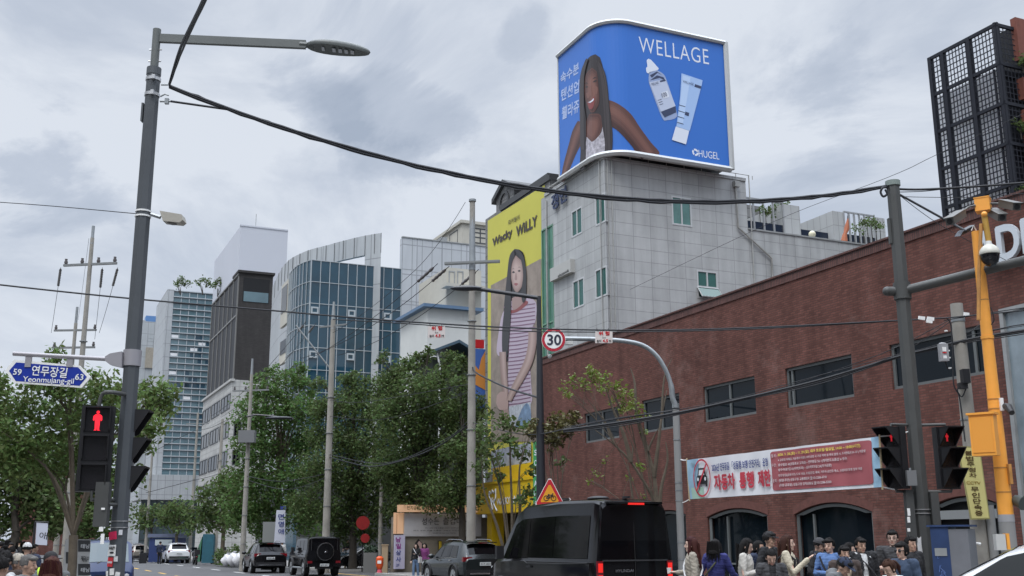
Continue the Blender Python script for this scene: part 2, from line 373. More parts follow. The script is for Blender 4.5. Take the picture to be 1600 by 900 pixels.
# ================================================================ building tools
def plane_of(axis, val):                   # outward-facing sheet: 'v' faces -VD, 'u' faces -UD
    return Plane(UD * val, VD * -1 if False else VD, ZD) if axis == 'u' else Plane(VD * val, UD * -1, ZD)
def fp(axis, val, a, z, off=0.0):          # a point on such a wall, off metres proud of it
    return uv(val - off, a, z) if axis == 'u' else uv(a, val - off, z)
def fbox(mb, axis, val, a0, a1, z0, z1, o0, o1, m):   # box on that wall from offset o0 (behind, negative) to o1 (proud)
    if axis == 'u': mb.ubox(val - o1, val - o0, a0, a1, z0, z1, m)
    else: mb.ubox(a0, a1, val - o1, val - o0, z0, z1, m)
    return mb
def wall_holes(mb, axis, val, a0, a1, z0, z1, holes, depth, m, rev=None):
    As = sorted({a0, a1, *[h[0] for h in holes], *[h[1] for h in holes]}); Zs = sorted({z0, z1, *[h[2] for h in holes], *[h[3] for h in holes]})
    for i in range(len(As) - 1):
        for j in range(len(Zs) - 1):
            ac, zc = (As[i] + As[i + 1]) / 2, (Zs[j] + Zs[j + 1]) / 2
            if any(h[0] < ac < h[1] and h[2] < zc < h[3] for h in holes): continue
            q = [fp(axis, val, a, z) for a, z in ((As[i], Zs[j]), (As[i + 1], Zs[j]), (As[i + 1], Zs[j + 1]), (As[i], Zs[j + 1]))]
            if axis == 'v': q.reverse()
            mb.add(q, [(0, 1, 2, 3)], m)
    for h in holes:
        c = [(h[0], h[2]), (h[1], h[2]), (h[1], h[3]), (h[0], h[3])]
        for k in range(4):
            p, q = c[k], c[(k + 1) % 4]
            mb.add([fp(axis, val, *p), fp(axis, val, *q), fp(axis, val, *q, -depth), fp(axis, val, *p, -depth)], [(0, 1, 2, 3)], rev or m)
def window(parent, axis, val, a0, a1, z0, z1, glass, fm, fw=.07, proud=.03, back=-.08, mull=(), trans=(), sill=False):
    f = MB()
    fbox(f, axis, val, a0, a1, z1 - fw, z1, back, proud, fm); fbox(f, axis, val, a0, a1, z0, z0 + fw, back, proud, fm)
    for a in (a0, a1 - fw): fbox(f, axis, val, a, a + fw, z0 + fw, z1 - fw, back, proud, fm)
    for t in mull: c = a0 + (a1 - a0) * t; fbox(f, axis, val, c - fw / 2, c + fw / 2, z0 + fw, z1 - fw, back, proud - .004, fm)
    for t in trans: c = z0 + (z1 - z0) * t; fbox(f, axis, val, a0 + fw, a1 - fw, c - fw / 2, c + fw / 2, back, proud - .008, fm)
    if sill: fbox(f, axis, val, a0 - .08, a1 + .08, z0 - .08, z0 - .002, back, proud + .08, fm)
    fo = f.build('window', parent)
    g = MB(); fbox(g, axis, val, a0 + fw * .6, a1 - fw * .6, z0 + fw * .6, z1 - fw * .6, back + .01, proud - .05, glass); g.build('pane', fo)
    return fo
def bars(parent, name, axis, val, a0, a1, z0, z1, na, nz, m, w=.06, proud=.05, hw=None):
    b = MB()
    for i in range(na + 1): a = a0 + (a1 - a0) * i / na; fbox(b, axis, val, a - w / 2, a + w / 2, z0, z1, .0, proud, m)
    for j in range(nz + 1): z = z0 + (z1 - z0) * j / nz; fbox(b, axis, val, a0, a1, z - (hw or w) / 2, z + (hw or w) / 2, .0, proud - .006, m)
    return b.build(name, parent)
def zat(px, py, axis, val): return hit(px, py, axis, val)[1]

# ================================================================ the brick building
VB = 20.2
brick = grid_mat('red_brick', (.132, .056, .045), (.085, .048, .041), .20, .066, .009, .92, offset=.5, stain=.30, bump=.4, vary=.20, patch=(.25, .16, .14), spec=.2)
soldier = grid_mat('soldier_brick', (.115, .050, .042), (.05, .036, .034), .075, .22, .011, .85, offset=0, stain=.2, vary=.2)
dgrey = mat('dark_grey_frame', (.12, .13, .13), .5, var=.1)
lgrey = mat('weathered_grey_frame', (.27, .28, .28), .55, var=.15)
HB = 9.28
bb = thing('brick_building', 'long dark red brick building with arched ground floor openings behind the crowd', 'building', loc=uv(26, 26))
bb.matrix_world = Matrix.Identity(4)
uR, uL = 10.0, col_at(845, 'v', VB)
wins = []
zt, zb = zat(1232, 575, 'v', VB), zat(1236, 637, 'v', VB)
for xa, xb, dz in ((1395, 1541, 0), (1231, 1338, 0), (1101, 1184, 0), (1002, 1061, 0), (909, 963, 0)):
    ua, ub = col_at(xa + (20 if xa > 1390 else 12 if xa > 1200 else 8), 'v', VB), col_at(xb + (26 if xb > 1500 else 14 if xb > 1300 else 9), 'v', VB)
    wins.append((ub, ua, zb, zt))
arches = []
for xa, xb, yt, ys in ((1018, 1073, 797, 806), (1107, 1201, 794, 808), (1244, 1366, 785, 804), (1462, 1564, 775, 790)):
    ua, ub = col_at(xa, 'v', VB), col_at(xb, 'v', VB); xm = (xa + xb) / 2
    arches.append((ub, ua, 0.13, zat(xm, yt, 'v', VB), zat(xa, ys, 'v', VB)))
w = MB()
wall_holes(w, 'v', VB, uR, uL, 0, HB - .24, wins + [a[:4] for a in arches], .28, brick)
for (a0, a1, z0, z1, zs) in arches:          # brick fill above each segmental arch
    n = 14; c = (a0 + a1) / 2; hw = (a1 - a0) / 2; pts = []
    for i in range(n + 1):
        x = -1 + 2 * i / n; pts.append((c + hw * x, zs + (z1 - zs) * (1 - x * x)))
    for i in range(n):
        p, q = pts[i], pts[i + 1]
        w.add([fp('v', VB, p[0], p[1]), fp('v', VB, q[0], q[1]), fp('v', VB, q[0], z1), fp('v', VB, p[0], z1)], [(3, 2, 1, 0)], brick)
        w.add([fp('v', VB, p[0], p[1]), fp('v', VB, q[0], q[1]), fp('v', VB, q[0], q[1], -.28), fp('v', VB, p[0], p[1], -.28)], [(0, 1, 2, 3)], brick)
VBB = 33.0
for q in ([(uR, VB, 0), (uR, VBB, 0), (uR, VBB, HB), (uR, VB, HB)], [(uL, VB, 0), (uL, VBB, 0), (uL, VBB, HB), (uL, VB, HB)], [(uR, VBB, 0), (uL, VBB, 0), (uL, VBB, HB), (uR, VBB, HB)]):
    w.add([uv(*p) for p in q], [(0, 1, 2, 3)], brick)
w.build('wall', bb)
w = MB(); w.ubox(uR, uL, VB - .03, VBB, HB - .24, HB, soldier); w.ubox(uR, uL, VB - .07, VB + .3, HB, HB + .05, soldier); w.build('roof', bb)
for (a0, a1, z0, z1, zs) in arches:          # soldier course over each arch
    w = MB(); n = 16; c = (a0 + a1) / 2; hw = (a1 - a0) / 2
    for i in range(n):
        x0, x1 = -1.04 + 2.08 * i / n, -1.04 + 2.08 * (i + 1) / n
        f = lambda x: zs + (z1 - zs) * (1 - x * x)
        w.add([fp('v', VB, c + hw * x0, f(x0) + .01, .012), fp('v', VB, c + hw * x1, f(x1) + .01, .012), fp('v', VB, c + hw * x1, f(x1) + .24, .012), fp('v', VB, c + hw * x0, f(x0) + .24, .012)], [(3, 2, 1, 0)], mat('arch_brick', (.125, .048, .038), .85, var=.25, vscale=9))
    w.build('arch_course', bb)
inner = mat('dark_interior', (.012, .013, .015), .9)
for i, (a0, a1, z0, z1) in enumerate(wins):
    window(bb, 'v', VB, a0, a1, z0, z1, dark_glass, dgrey, .08, -.06, -.2, mull=((.5,) if i == 2 else (.92,) if i == 1 else (.1,) if i == 0 else (.5,)))
room = mat('window_blind', (.16, .17, .17), .8)
for i, (a0, a1, z0, z1, zs) in enumerate(arches):
    f = MB(); n = 12; c = (a0 + a1) / 2; hw = (a1 - a0) / 2
    path = [fp('v', VB, a0 + .05, z0, -.1), fp('v', VB, a0 + .05, zs - .02, -.1)] + [fp('v', VB, c + (hw - .05) * (-1 + 2 * k / n), zs + (z1 - zs) * (1 - (-1 + 2 * k / n) ** 2) - .06, -.1) for k in range(1, n)] + [fp('v', VB, a1 - .05, zs - .02, -.1), fp('v', VB, a1 - .05, z0, -.1)]
    f.tube(path, .06, dgrey, 4)
    if i in (1, 2):
        for t in (.3,) if i == 1 else (.22, ): fbox(f, 'v', VB, a1 - (a1 - a0) * t - .03, a1 - (a1 - a0) * t + .03, z0, zs, -.16, -.1, dgrey)
        fbox(f, 'v', VB, a0 + .1, a1 - .1, .95, 1.0, -.16, -.1, dgrey)
    fo = f.build('arched_window' if i < 3 else 'door', bb)
    p = MB(); pp = [fp('v', VB, a0 + .05, z0, -.2), fp('v', VB, a0 + .05, zs, -.2)] + [fp('v', VB, c + (hw - .05) * (-1 + 2 * k / n), zs + (z1 - zs) * (1 - (-1 + 2 * k / n) ** 2) - .05, -.2) for k in range(1, n)] + [fp('v', VB, a1 - .05, zs, -.2), fp('v', VB, a1 - .05, z0, -.2)]
    p.poly(pp, dark_glass if i < 3 else inner); p.build('pane', fo)
    if i == 3:
        d = MB(); fbox(d, 'v', VB, a0 + .02, a1 - .02, zat(1500, 811, 'v', VB), zat(1500, 797, 'v', VB), -.15, .02, mat('door_lintel', (.22, .23, .23), .5)); d.build('lintel', bb)
# lit letters on the wall and the tall framed glass panel at the right end
ltr = mat('letter_silver', (.58, .62, .66), .35, .2)
pl = plane_of('v', VB)
s = MB(); z0 = zat(1552, 416, 'v', VB); h = zat(1552, 360, 'v', VB) - z0
u0 = col_at(1577, 'v', VB)
text(s, 'ADE', pl.o + uv(u0, 0, z0) - VD * .10, UD * -1, ZD, h * 2.15, h, ltr, bold=.035, depth=.10)
tag(s.build('letter_sign'), 'silver channel letters mounted high on the red brick wall', 'sign')
pu = col_at(1606, 'v', VB)
s = MB(); fbox(s, 'v', VB, pu - .1, pu, .3, 6.75, -.0, .14, lgrey); fbox(s, 'v', VB, uR + .5, pu - .1, 6.65, 6.75, 0, .14, lgrey); fbox(s, 'v', VB, uR + .5, pu - .1, .3, .4, 0, .14, lgrey)
s = s.build('panel_frame', bb)
p = MB(); fbox(p, 'v', VB, uR + .6, pu - .1, .4, 6.65, 0, .06, mat('poster_glass', (.22, .27, .30), .08, var=.5, vscale=.5, spec=.8)); p.build('pane', s)

# ================================================================ the grey stone building under the billboard
UG = 44.0
VG = col_at(957.5, 'u', UG)
slab = grid_mat('granite_cladding', (.375, .385, .385), (.26, .265, .265), .98, .62, .017, .75, offset=0, stain=.20, bump=.25, vary=.05)
slab2 = grid_mat('pale_cladding', (.40, .41, .41), (.27, .275, .275), .55, .95, .02, .7, stain=.05, vary=.03)
HG = zat(957, 251, 'u', UG); HG2 = zat(1182, 360.5, 'u', UG)
V1 = col_at(1196, 'u', UG); V2 = V1 + 12; U2 = col_at(858, 'v', VG)
gb = thing('office_building', 'grey granite slab building carrying the big rooftop billboard', 'building')
w = MB()
wr = []
for (x0, x1, y0, y1) in ((1052, 1085, 306, 353), (1093, 1127, 422, 468)):
    dx = (847 - (y0 + y1) / 2) * .046
    wr.append((col_at((x0) + dx * .75, 'u', UG), col_at(x1 + dx * .75, 'u', UG), zat(x0, y1 - 2, 'u', UG), zat(x0, y0, 'u', UG)))
wl_ = []
for (x0, x1, y0, y1) in ((893, 909.5, 331, 372), (930, 945.5, 309, 354), (895, 912.5, 440, 484), (930, 948, 422.5, 468)):
    a = [hit(x0, y0, 'v', VG), hit(x0 + 1.5, y1, 'v', VG)]; b = hit(x1, y0 - 9, 'v', VG)
    wl_.append((b[0], a[0][0], a[1][1], a[0][1]))
st = (hit(864, 351, 'v', VG)[0], hit(846, 360, 'v', VG)[0], 0.6, zat(846, 360, 'v', VG))
wall_holes(w, 'u', UG, VG, V1, 0, HG, wr, .12, slab)
wall_holes(w, 'v', VG, UG, U2, 0, HG, wl_ + [st], .12, slab)
w.add([uv(UG, V1, HG2), uv(U2, V1, HG2), uv(U2, V1, HG), uv(UG, V1, HG)], [(0, 1, 2, 3)], slab)
w.add([uv(U2, VG, 0), uv(U2, V2, 0), uv(U2, V2, HG2), uv(U2, V1, HG2), uv(U2, V1, HG), uv(U2, VG, HG)], [(0, 1, 2, 3, 4, 5)], slab)
w.build('wall', gb)
w = MB(); w.add([uv(UG, V1, 0), uv(UG, V2 + 4, 0), uv(UG, V2 + 4, HG2), uv(UG, V1, HG2)], [(0, 1, 2, 3)], slab)
w.add([uv(UG, V2 + 4, 0), uv(U2, V2 + 4, 0), uv(U2, V2 + 4, HG2), uv(UG, V2 + 4, HG2)], [(0, 1, 2, 3)], slab); w.build('terrace_wall', gb)
w = MB(); w.add([uv(UG, VG, HG), uv(UG, V1, HG), uv(U2, V1, HG), uv(U2, VG, HG)], [(0, 1, 2, 3)], slab2)
w.ubox(UG - .06, U2, VG - .06, VG + .25, HG, HG + .16, slab2); w.ubox(UG - .06, UG + .25, VG + .25, V1, HG, HG + .16, slab2); w.ubox(UG - .05, UG + .3, V1, V2 + 4, HG2, HG2 + .08, lgrey)
w.add([uv(UG, V1, HG2), uv(UG, V2 + 4, HG2), uv(U2, V2 + 4, HG2), uv(U2, V1, HG2)], [(0, 1, 2, 3)], slab2)
w.build('roof', gb)
alu = mat('window_aluminium', (.55, .56, .56), .4, .3)
for i, h in enumerate(wr): window(gb, 'u', UG, *h, teal_glass if i else mat('curtained_glass', (.10, .22, .20), .06, spec=.7, var=.25, vscale=1.2), alu, .08, .02, -.1, mull=(.5,), trans=((.42,) if i else ()))
s = MB(); a0, a1, z0, z1 = wr[1]; q0, q1 = uv(UG - .05, a0, z0 + .55), uv(UG - .05, a1, z0 + .55); q2, q3 = uv(UG - .42, a1, z0 + .02), uv(UG - .42, a0, z0 + .02)
s.tube([q0, q1, q2, q3, q0], .035, alu, 4); s.add([q0, q1, q2, q3], [(0, 1, 2, 3)], teal_glass); s.build('awning_sash', gb)
for h in wl_: window(gb, 'v', VG, *h, teal_glass, alu, .08, .02, -.1, mull=(.5,))
window(gb, 'v', VG, *st, mat('stair_glass', (.05, .17, .11), .07, spec=.7, var=.35, vscale=.8), mat('green_frame', (.12, .25, .17), .4), .08, .02, -.1, trans=(.22, .46, .58, .7))
# rails, conduits and down pipes
c = MB(); pipe = mat('zinc_pipe', (.42, .42, .40), .4, .5, var=.2)
for v_ in (VG + .18, VG + .42): c.tube([uv(UG - .06, v_, 8.5), uv(UG - .06, v_, HG + .1)], .03, pipe, 6)
c.tube([uv(UG + .35, VG - .06, 8.5), uv(UG + .35, VG - .06, HG + .1)], .03, pipe, 6)
c.tube([uv(UG + .2, VG - .08, HG + .32), uv(U2 - .3, VG - .08, HG + .32)], .03, pipe, 6); c.tube([uv(UG - .1, VG + .3, HG + .32), uv(UG - .1, V1 + .15, HG + .32), uv(UG - .1, V1 + .15, 5)], .035, pipe, 6)
for k in range(9): c.tube([uv(UG - .1, VG + .4 + k * 1.05, HG + .1), uv(UG - .1, VG + .4 + k * 1.05, HG + .32)], .02, pipe, 5)
c.build('roof_rail', gb)
c = MB(); P0 = [hit(x, y, 'u', UG) for x, y in ((1148, 292), (1152, 356), (1204, 404), (1206, 440))]
c.tube([uv(UG - .1, a, z) for a, z in P0], .055, pipe, 8); c.box(uv(UG - .14, P0[0][0], P0[0][1] + .1), (.24, .3, .3), pipe, (UD, VD, ZD)); c.build('down_pipe', gb)
c = MB(); c.tube([uv(U2 - .25, VG - .06, 7), uv(U2 - .25, VG - .06, HG - .3)], .045, pipe, 6)
c.build('down_pipe', gb)
pl = plane_of('v', VG)
navy = mat('navy_letters', (.015, .03, .09), .4)
s = MB(); pl.txt(s, '정연', (865.5, 331), (889, 314), 25, navy, .09, bold=.03, depth=.06); tag(s.build('letter_sign'), 'dark blue letters high on the grey building beside the yellow banner', 'sign')
s = MB(); a, b = hit(866, 441, 'v', VG), hit(898, 413, 'v', VG); fbox(s, 'v', VG, b[0], a[0], a[1], hit(866, 421, 'v', VG)[1], .0, .25, mat('plate_silver', (.42, .42, .40), .5))
so_ = s.build('wall_sign'); tag(so_, 'flat silver shop plate between two floors of the grey building', 'sign')
s = MB(); Plane(VD * (VG - .26), UD * -1, ZD).txt(s, 'photook', (872, 435), (889, 425.5), 6, black_ink, .004, bold=.02); s.build('lettering', so_)
# set-back rooftop rooms on the terrace
UP = UG + 2.2
pw = MB(); zT = zat(1240, 321, 'u', UP)
va, vb_ = col_at(1256, 'u', UP), col_at(1284, 'u', UP); pw.ubox(UP, UP + 5, va, vb_, HG2, zT, slab2)
zT2 = zat(1312, 331, 'u', UP)
vc, vd = col_at(1339, 'u', UP), col_at(1357, 'u', UP); pw.ubox(UP, UP + 7.5, vc, vd, HG2, zT2, slab2)
ve, vf = col_at(1408, 'u', UP), col_at(1425, 'u', UP); pw.ubox(UP, UP + 1.2, ve, vf, HG2, zT2, slab2)
pw.build('rooftop_room', gb)
gfr = mat('fence_grey', (.35, .36, .37), .5, .3); navyg = mat('navy_panel', (.018, .026, .045), .25)
for (xa, vb0, vb1, zt_) in ((0, V1 + .1, va, zT), (1, vd, ve, zT2)):
    c = MB(); n = 6
    for i in range(n + 1): v_ = vb0 + (vb1 - vb0) * i / n; c.ubox(UP - .05, UP + .05, v_ - .04, v_ + .04, HG2, zt_, gfr)
    c.ubox(UP - .05, UP + .05, vb0, vb1, zt_, zt_ + .08, gfr); c.build('screen_frame', gb)
    c = MB(); c.ubox(UP + .07, UP + .12, vb0, vb1, HG2, HG2 + (zt_ - HG2) * .52, navyg); c.build('screen_panel', gb)
c = MB(); c.ubox(UP + .5, UP + .6, vb_, vc, HG2, HG2 + .55 * (zT - HG2), navyg); c.build('screen_panel', gb)
lp = at(1269, 366, (UG - .0) * 1.2 + .6)
a_, z_ = hit(1269, 366, 'u', UG + .3)
s = MB(); s.ell(uv(UG + .3, a_, z_), (.19, .19, .19), mat('globe_opal', (.72, .68, .50), .3)); s.tube([uv(UG + .3, a_, HG2), uv(UG + .3, a_, z_ - .15)], .04, plastic, 6)
tag(s.build('globe_lamp'), 'small round cream globe lamp on the terrace ledge of the grey building', 'lamp')
a_, z_ = hit(1319, 378, 'u', UG + 1); a2, z2 = hit(1325, 341, 'u', UG + 1)
s = MB(); s.tube([uv(UG + 1, a_, HG2), uv(UG + 1, a2, z2 + .15)], .025, plastic, 6)
s.tube([uv(UG + 1, a_ + .0, z_), uv(UG + 1, a_ + .08, z_ + .4), uv(UG + 1, a_ + .12, z_ + .5), uv(UG + 1, (a_ + a2) / 2 + .06, z_ + .8), uv(UG + 1, a2, z2)], [.2, .13, .10, .15, .03], mat('terracotta_canvas', (.36, .12, .06), .8), 8)
tag(s.build('parasol'), 'closed terracotta parasol standing on the rooftop terrace', 'parasol')

# ================================================================ the wrapped rooftop billboard
UBd, VBd, RB = UG - .75, VG - .25, 1.5
ul = col_at(888, 'v', VBd); vr = col_at(1165, 'u', UBd)
ul = hit(874, 200, 'v', VBd)[0]; vr = hit(1136, 165, 'u', UBd)[0]
zBt, zBb = zat(1131, 70, 'u', UBd), zat(1139, 262, 'u', UBd)
arc = [(UBd + RB - RB * math.sin(a), VBd + RB - RB * math.cos(a)) for a in [rad(90 * i / 12) for i in range(13)]]   # from the left face to the right face
foot = [(ul, VBd)] + arc + [(UBd, vr)]
fS = [0.0]
for i in range(1, len(foot)): fS.append(fS[-1] + math.dist(foot[i - 1], foot[i]))
def bill_pt(sv, z, off=0.0):
    i = max(0, min(len(foot) - 2, next((k for k in range(len(foot) - 1) if sv <= fS[k + 1]), len(foot) - 2)))
    t = (sv - fS[i]) / (fS[i + 1] - fS[i]); a, b = Vector(foot[i]), Vector(foot[i + 1]); d = (b - a).normalized(); n = Vector((-d.y, d.x)); 
    if n.x > 0 or n.y > 0: n = -n
    p = a + (b - a) * t + n * off; return uv(p.x, p.y, z)
def bill_hit(px, py):
    d = ray(px, py); du, dv = d.dot(UD), d.dot(VD); best = None
    for i in range(len(foot) - 1):
        (u0, v0), (u1, v1) = foot[i], foot[i + 1]; D = du * (v1 - v0) - dv * (u1 - u0)
        if abs(D) < 1e-9: continue
        t = (u0 * (v1 - v0) - v0 * (u1 - u0)) / D; k = (u0 * dv - v0 * du) / D
        if i == 0: ok = k <= 1
        elif i == len(foot) - 2: ok = k >= 0
        else: ok = 0 <= k <= 1
        if ok and t > 0 and (best is None or t < best[0]): best = (t, fS[i] + k * (fS[i + 1] - fS[i]), CAMZ + d.z * t)
    return best[1], best[2]
def bill_poly(mb, sz, m, off):              # polygon given in (arc length, height), wrapped round the rounded corner
    bm = bmesh.new(); vs = [bm.verts.new((a, b, 0)) for a, b in sz]
    for t in tessellate_polygon([[Vector((a, b, 0)) for a, b in sz]]):
        try: bm.faces.new([vs[i] for i in t])
        except ValueError: pass
    for c in fS[1:-1]:
        bmesh.ops.bisect_plane(bm, geom=bm.verts[:] + bm.edges[:] + bm.faces[:], plane_co=(c, 0, 0), plane_no=(1, 0, 0))
    bm.verts.index_update()
    mb.add([bill_pt(v.co.x, v.co.y, off) for v in bm.verts], [[v.index for v in f.verts] for f in bm.faces], m); bm.free()
def bill_px(mb, pts, m, off): bill_poly(mb, [bill_hit(x, y) for x, y in pts], m, off)
def gloss(n, c): return mat('print_' + n, c, .38)
bl = thing('billboard', 'huge blue billboard wrapped round the corner of the grey roof', 'billboard')
b = MB(); blue = mat('print_blue', (.032, .158, .55), .35)
shell = mat('billboard_back', (.04, .042, .045), .6)
P3 = [uv(u, v, zBb + .02) for u, v in foot + [(ul, vr)]]
b.prism(P3, (0, 0, zBt - zBb - .04), shell); b.build('body', bl)
b = MB(); bill_poly(b, [(0, zBb), (fS[-1], zBb), (fS[-1], zBt), (0, zBt)], blue, .02); pr = b.build('screen', bl)
b = MB(); rim = mat('billboard_rim', (.50, .51, .50), .4, .3)
for z, r in ((zBt + .08, .13), (zBb - .10, .15)): b.tube([bill_pt(sv, z, .05) for sv in [0.0] + fS[1:-1] + [fS[-1]]], r, rim, 6)
b.tube([uv(UBd - .05, vr + .06, zBb - .1), uv(UBd - .05, vr + .06, zBt + .1)], .15, rim, 6); b.tube([uv(ul, VBd - .02, zBb - .1), uv(ul, VBd - .02, zBt + .1)], .06, rim, 6)
b.build('rim', bl)
for k in range(6):
    b = MB(); b.box(uv(UG + .6 + k * .9, VG + .5, (HG + zBb) / 2), (.12, .12, zBb - HG + .1), galv, (UD, VD, ZD)); b.build('support_post', bl); b = MB(); b.box(uv(UG + .5, VG + 1.0 + k * 1.1, (HG + zBb) / 2), (.12, .12, zBb - HG + .1), galv, (UD, VD, ZD)); b.build('support_post', bl)
# printed picture: a smiling long-haired woman in a silvery top, a dropper bottle and a tube
art = MB()
sk1, sk2, sk3 = gloss('skin', (.105, .042, .032)), gloss('skin_light', (.19, .085, .065)), gloss('skin_dark', (.055, .022, .02))
hair = gloss('hair', (.030, .024, .026)); silver = mat('print_sequins', (.42, .40, .44), .35, var=.7, vscale=5); whiteP = gloss('white', (.72, .76, .84)); lips = gloss('lips', (.23, .05, .05))
def shades(n, c0, c1, k=7): return [gloss('%s_%d' % (n, i), tuple(a + (b_ - a) * i / (k - 1) for a, b_ in zip(c0, c1))) for i in range(k)]
def ribbon(pts, prof, ms, off, N=10, draw=None):   # limb drawn as bands of changing tone; pts: (x, y, half width)
    P = [(p.x, p.y, p.z) for p in spline(pts, 5)]; E = []
    for i, (x, y, w_) in enumerate(P):
        a, b_ = P[max(i - 1, 0)], P[min(i + 1, len(P) - 1)]; dx, dy = b_[0] - a[0], b_[1] - a[1]; l = math.hypot(dx, dy) or 1; E.append((x, y, -dy / l * w_, dx / l * w_))
    for j in range(N):
        t0, t1 = -1 + 2 * j / N, -1 + 2 * (j + 1) / N; m_ = ms[int(round(prof((t0 + t1) / 2) * (len(ms) - 1)))]
        draw([(x + nx * t0, y + ny * t0) for x, y, nx, ny in E] + [(x + nx * t1, y + ny * t1) for x, y, nx, ny in reversed(E)], m_, off + .0005 * j)
def nest(pts, ms, off, cx_, cy_, draw, k0=1.0, k1=.25):   # soft rounded form: nested outlines of changing tone
    for i, m_ in enumerate(ms): k = k0 + (k1 - k0) * i / len(ms); draw([(cx_ + (x - cx_) * k, cy_ + (y - cy_) * k) for x, y in pts], m_, off + .0007 * i)
SKN = shades('tone', (.050, .018, .016), (.235, .105, .078)); bdraw = lambda p, m_, o: bill_px(art, p, m_, o)
bill_px(art, sp2([(944, 158), (953, 157), (968, 164), (985, 178), (1000, 200), (1016, 222), (1030, 241), (996, 240), (985, 222), (972, 206), (958, 199), (950, 200)]), sk1, .026)
ribbon([(946, 178, 19), (958, 181, 17), (974, 194, 14), (990, 213, 12.5), (1003, 230, 12), (1012, 243, 12)], lambda t: max(.08, min(1, .80 - .9 * abs(t + .35))), SKN, .0285, 12, bdraw)
bill_px(art, sp2([(912, 187), (902, 194), (894, 210), (886, 238), (880, 262), (878, 283), (884, 281), (892, 262), (903, 236), (913, 220)]), sk1, .026)
ribbon([(911, 192, 8), (903, 210, 9), (895, 234, 7), (887, 258, 5), (880, 280, 3.5)], lambda t: max(.08, min(1, .75 - .8 * abs(t - .25))), SKN, .0285, 10, bdraw)
bill_px(art, sp2([(931, 85), (921, 90), (912, 108), (909, 140), (910, 190), (908, 264), (918, 258), (945, 243), (956, 238), (957, 200), (950, 150), (943, 108), (938, 90)]), hair, .032)
bill_px(art, sp2([(922, 178), (917, 190), (913, 206), (918, 224), (930, 226), (941, 200), (941, 184), (936, 178)]), sk1, .038)
bill_px(art, sp2([(926, 106), (917, 116), (914, 136), (916, 156), (921, 170), (925, 176), (931, 173), (937, 158), (935, 128), (933, 112)]), sk1, .044)
nest(sp2([(926, 107), (917.5, 117), (915, 136), (917, 156), (921.5, 169), (925.5, 175), (931, 172), (936.5, 157), (934.5, 128), (932.5, 112)]), SKN[1:6], .045, 926, 134, bdraw, .98, .35); nest(sp2([(922, 179), (918, 190), (914, 206), (919, 222), (930, 224), (940, 200), (940, 185), (936, 179)]), SKN[1:5], .039, 925, 200, bdraw, .96, .4)
bill_px(art, sp2([(917, 146), (919, 154), (923, 150), (922, 143)]), sk2, .050); bill_px(art, sp2([(929, 140), (933, 148), (935, 138), (931, 134)]), sk2, .050)
bill_px(art, [(915, 136), (918, 134.5), (921, 136), (918, 137.5)], hair, .056); bill_px(art, [(927, 129), (931, 125.5), (934, 126), (931, 129)], hair, .056)
bill_px(art, [(914, 131), (918, 129), (921, 131), (918, 130.5)], hair, .056); bill_px(art, [(926, 124.5), (930, 121), (934, 121), (930, 123)], hair, .056)
bill_px(art, sp2([(922, 134), (921, 147), (924, 151), (927, 148), (925, 134)]), sk2, .056)
bill_px(art, sp2([(919, 160), (925, 157), (930, 151), (930, 160), (927, 170), (922, 171)]), lips, .056)
bill_px(art, sp2([(920, 160), (925, 158), (929, 154), (928.5, 157.5), (924, 161)]), whiteP, .062)
bill_px(art, sp2([(918, 214), (914, 240), (913, 258), (920, 256), (946, 242), (948, 236), (946, 214), (943, 196), (940, 208), (932, 218), (926, 222)]), silver, .050)
HRT = shades('strand', (.018, .014, .016), (.062, .052, .054), 4)
for k_, (xa, xb) in enumerate(((911.8, 911.4), (913.4, 913), (909.9, 909.4), (941, 946), (946, 951), (943, 949))): ribbon([((xa + 926) / 2, 92 + k_, 1.2), (xa, 120, 1.6), (xb, 170, 1.8), (xb + (1 if xa < 930 else 3), 235, 1.6)], lambda t: .5 + .5 * t, HRT, .0745, 3, bdraw)
bill_px(art, sp2([(911, 178), (910, 220), (908, 263), (916, 259), (917, 220), (917, 186), (914, 160)]), hair, .068)
bill_px(art, sp2([(938, 112), (940, 180), (946, 222), (946, 243), (956, 238), (957, 206), (950, 150), (944, 116)]), hair, .068)
# dropper bottle
glassP, labelP, capP, darkP, paleP = gloss('bottle', (.30, .38, .58)), gloss('label', (.50, .56, .70)), gloss('cap', (.70, .75, .84)), gloss('ink', (.035, .05, .11)), gloss('pale', (.36, .52, .80))
bill_px(art, sp2([(1013, 92), (1010, 95), (1011, 104), (1009, 107), (1012, 115), (1028, 109), (1025, 103), (1017, 94)]), capP, .03)
bill_px(art, sp2([(1014, 113), (1013, 126), (1017, 140), (1034, 184), (1042, 188), (1056, 184), (1056, 172), (1042, 128), (1036, 116), (1026, 110)]), glassP, .03)
bill_px(art, [(1015, 118), (1018, 122), (1027, 114), (1034, 118), (1026, 112)], darkP, .036); bill_px(art, [(1015, 126), (1026, 118), (1036, 121), (1040, 127), (1030, 122)], darkP, .036)
bill_px(art, [(1014, 129), (1039, 124), (1055, 166), (1032, 175)], labelP, .036)
bill_px(art, [(1032, 175), (1055, 166), (1056, 176), (1038, 184)], darkP, .036)
bill_px(art, [(1030, 126.5), (1038, 124.5), (1039, 127), (1031, 129)], darkP, .042); bill_px(art, [(1033, 145), (1042, 142), (1045, 152), (1036, 155)], capP, .042)
for i in range(3): bill_px(art, [(1027 + i * 1.3, 157 + i * 3.5), (1033 + i * 1.2, 155 + i * 3.5), (1033.3 + i * 1.2, 155.8 + i * 3.5), (1027.3 + i * 1.3, 157.8 + i * 3.5)], darkP, .042)
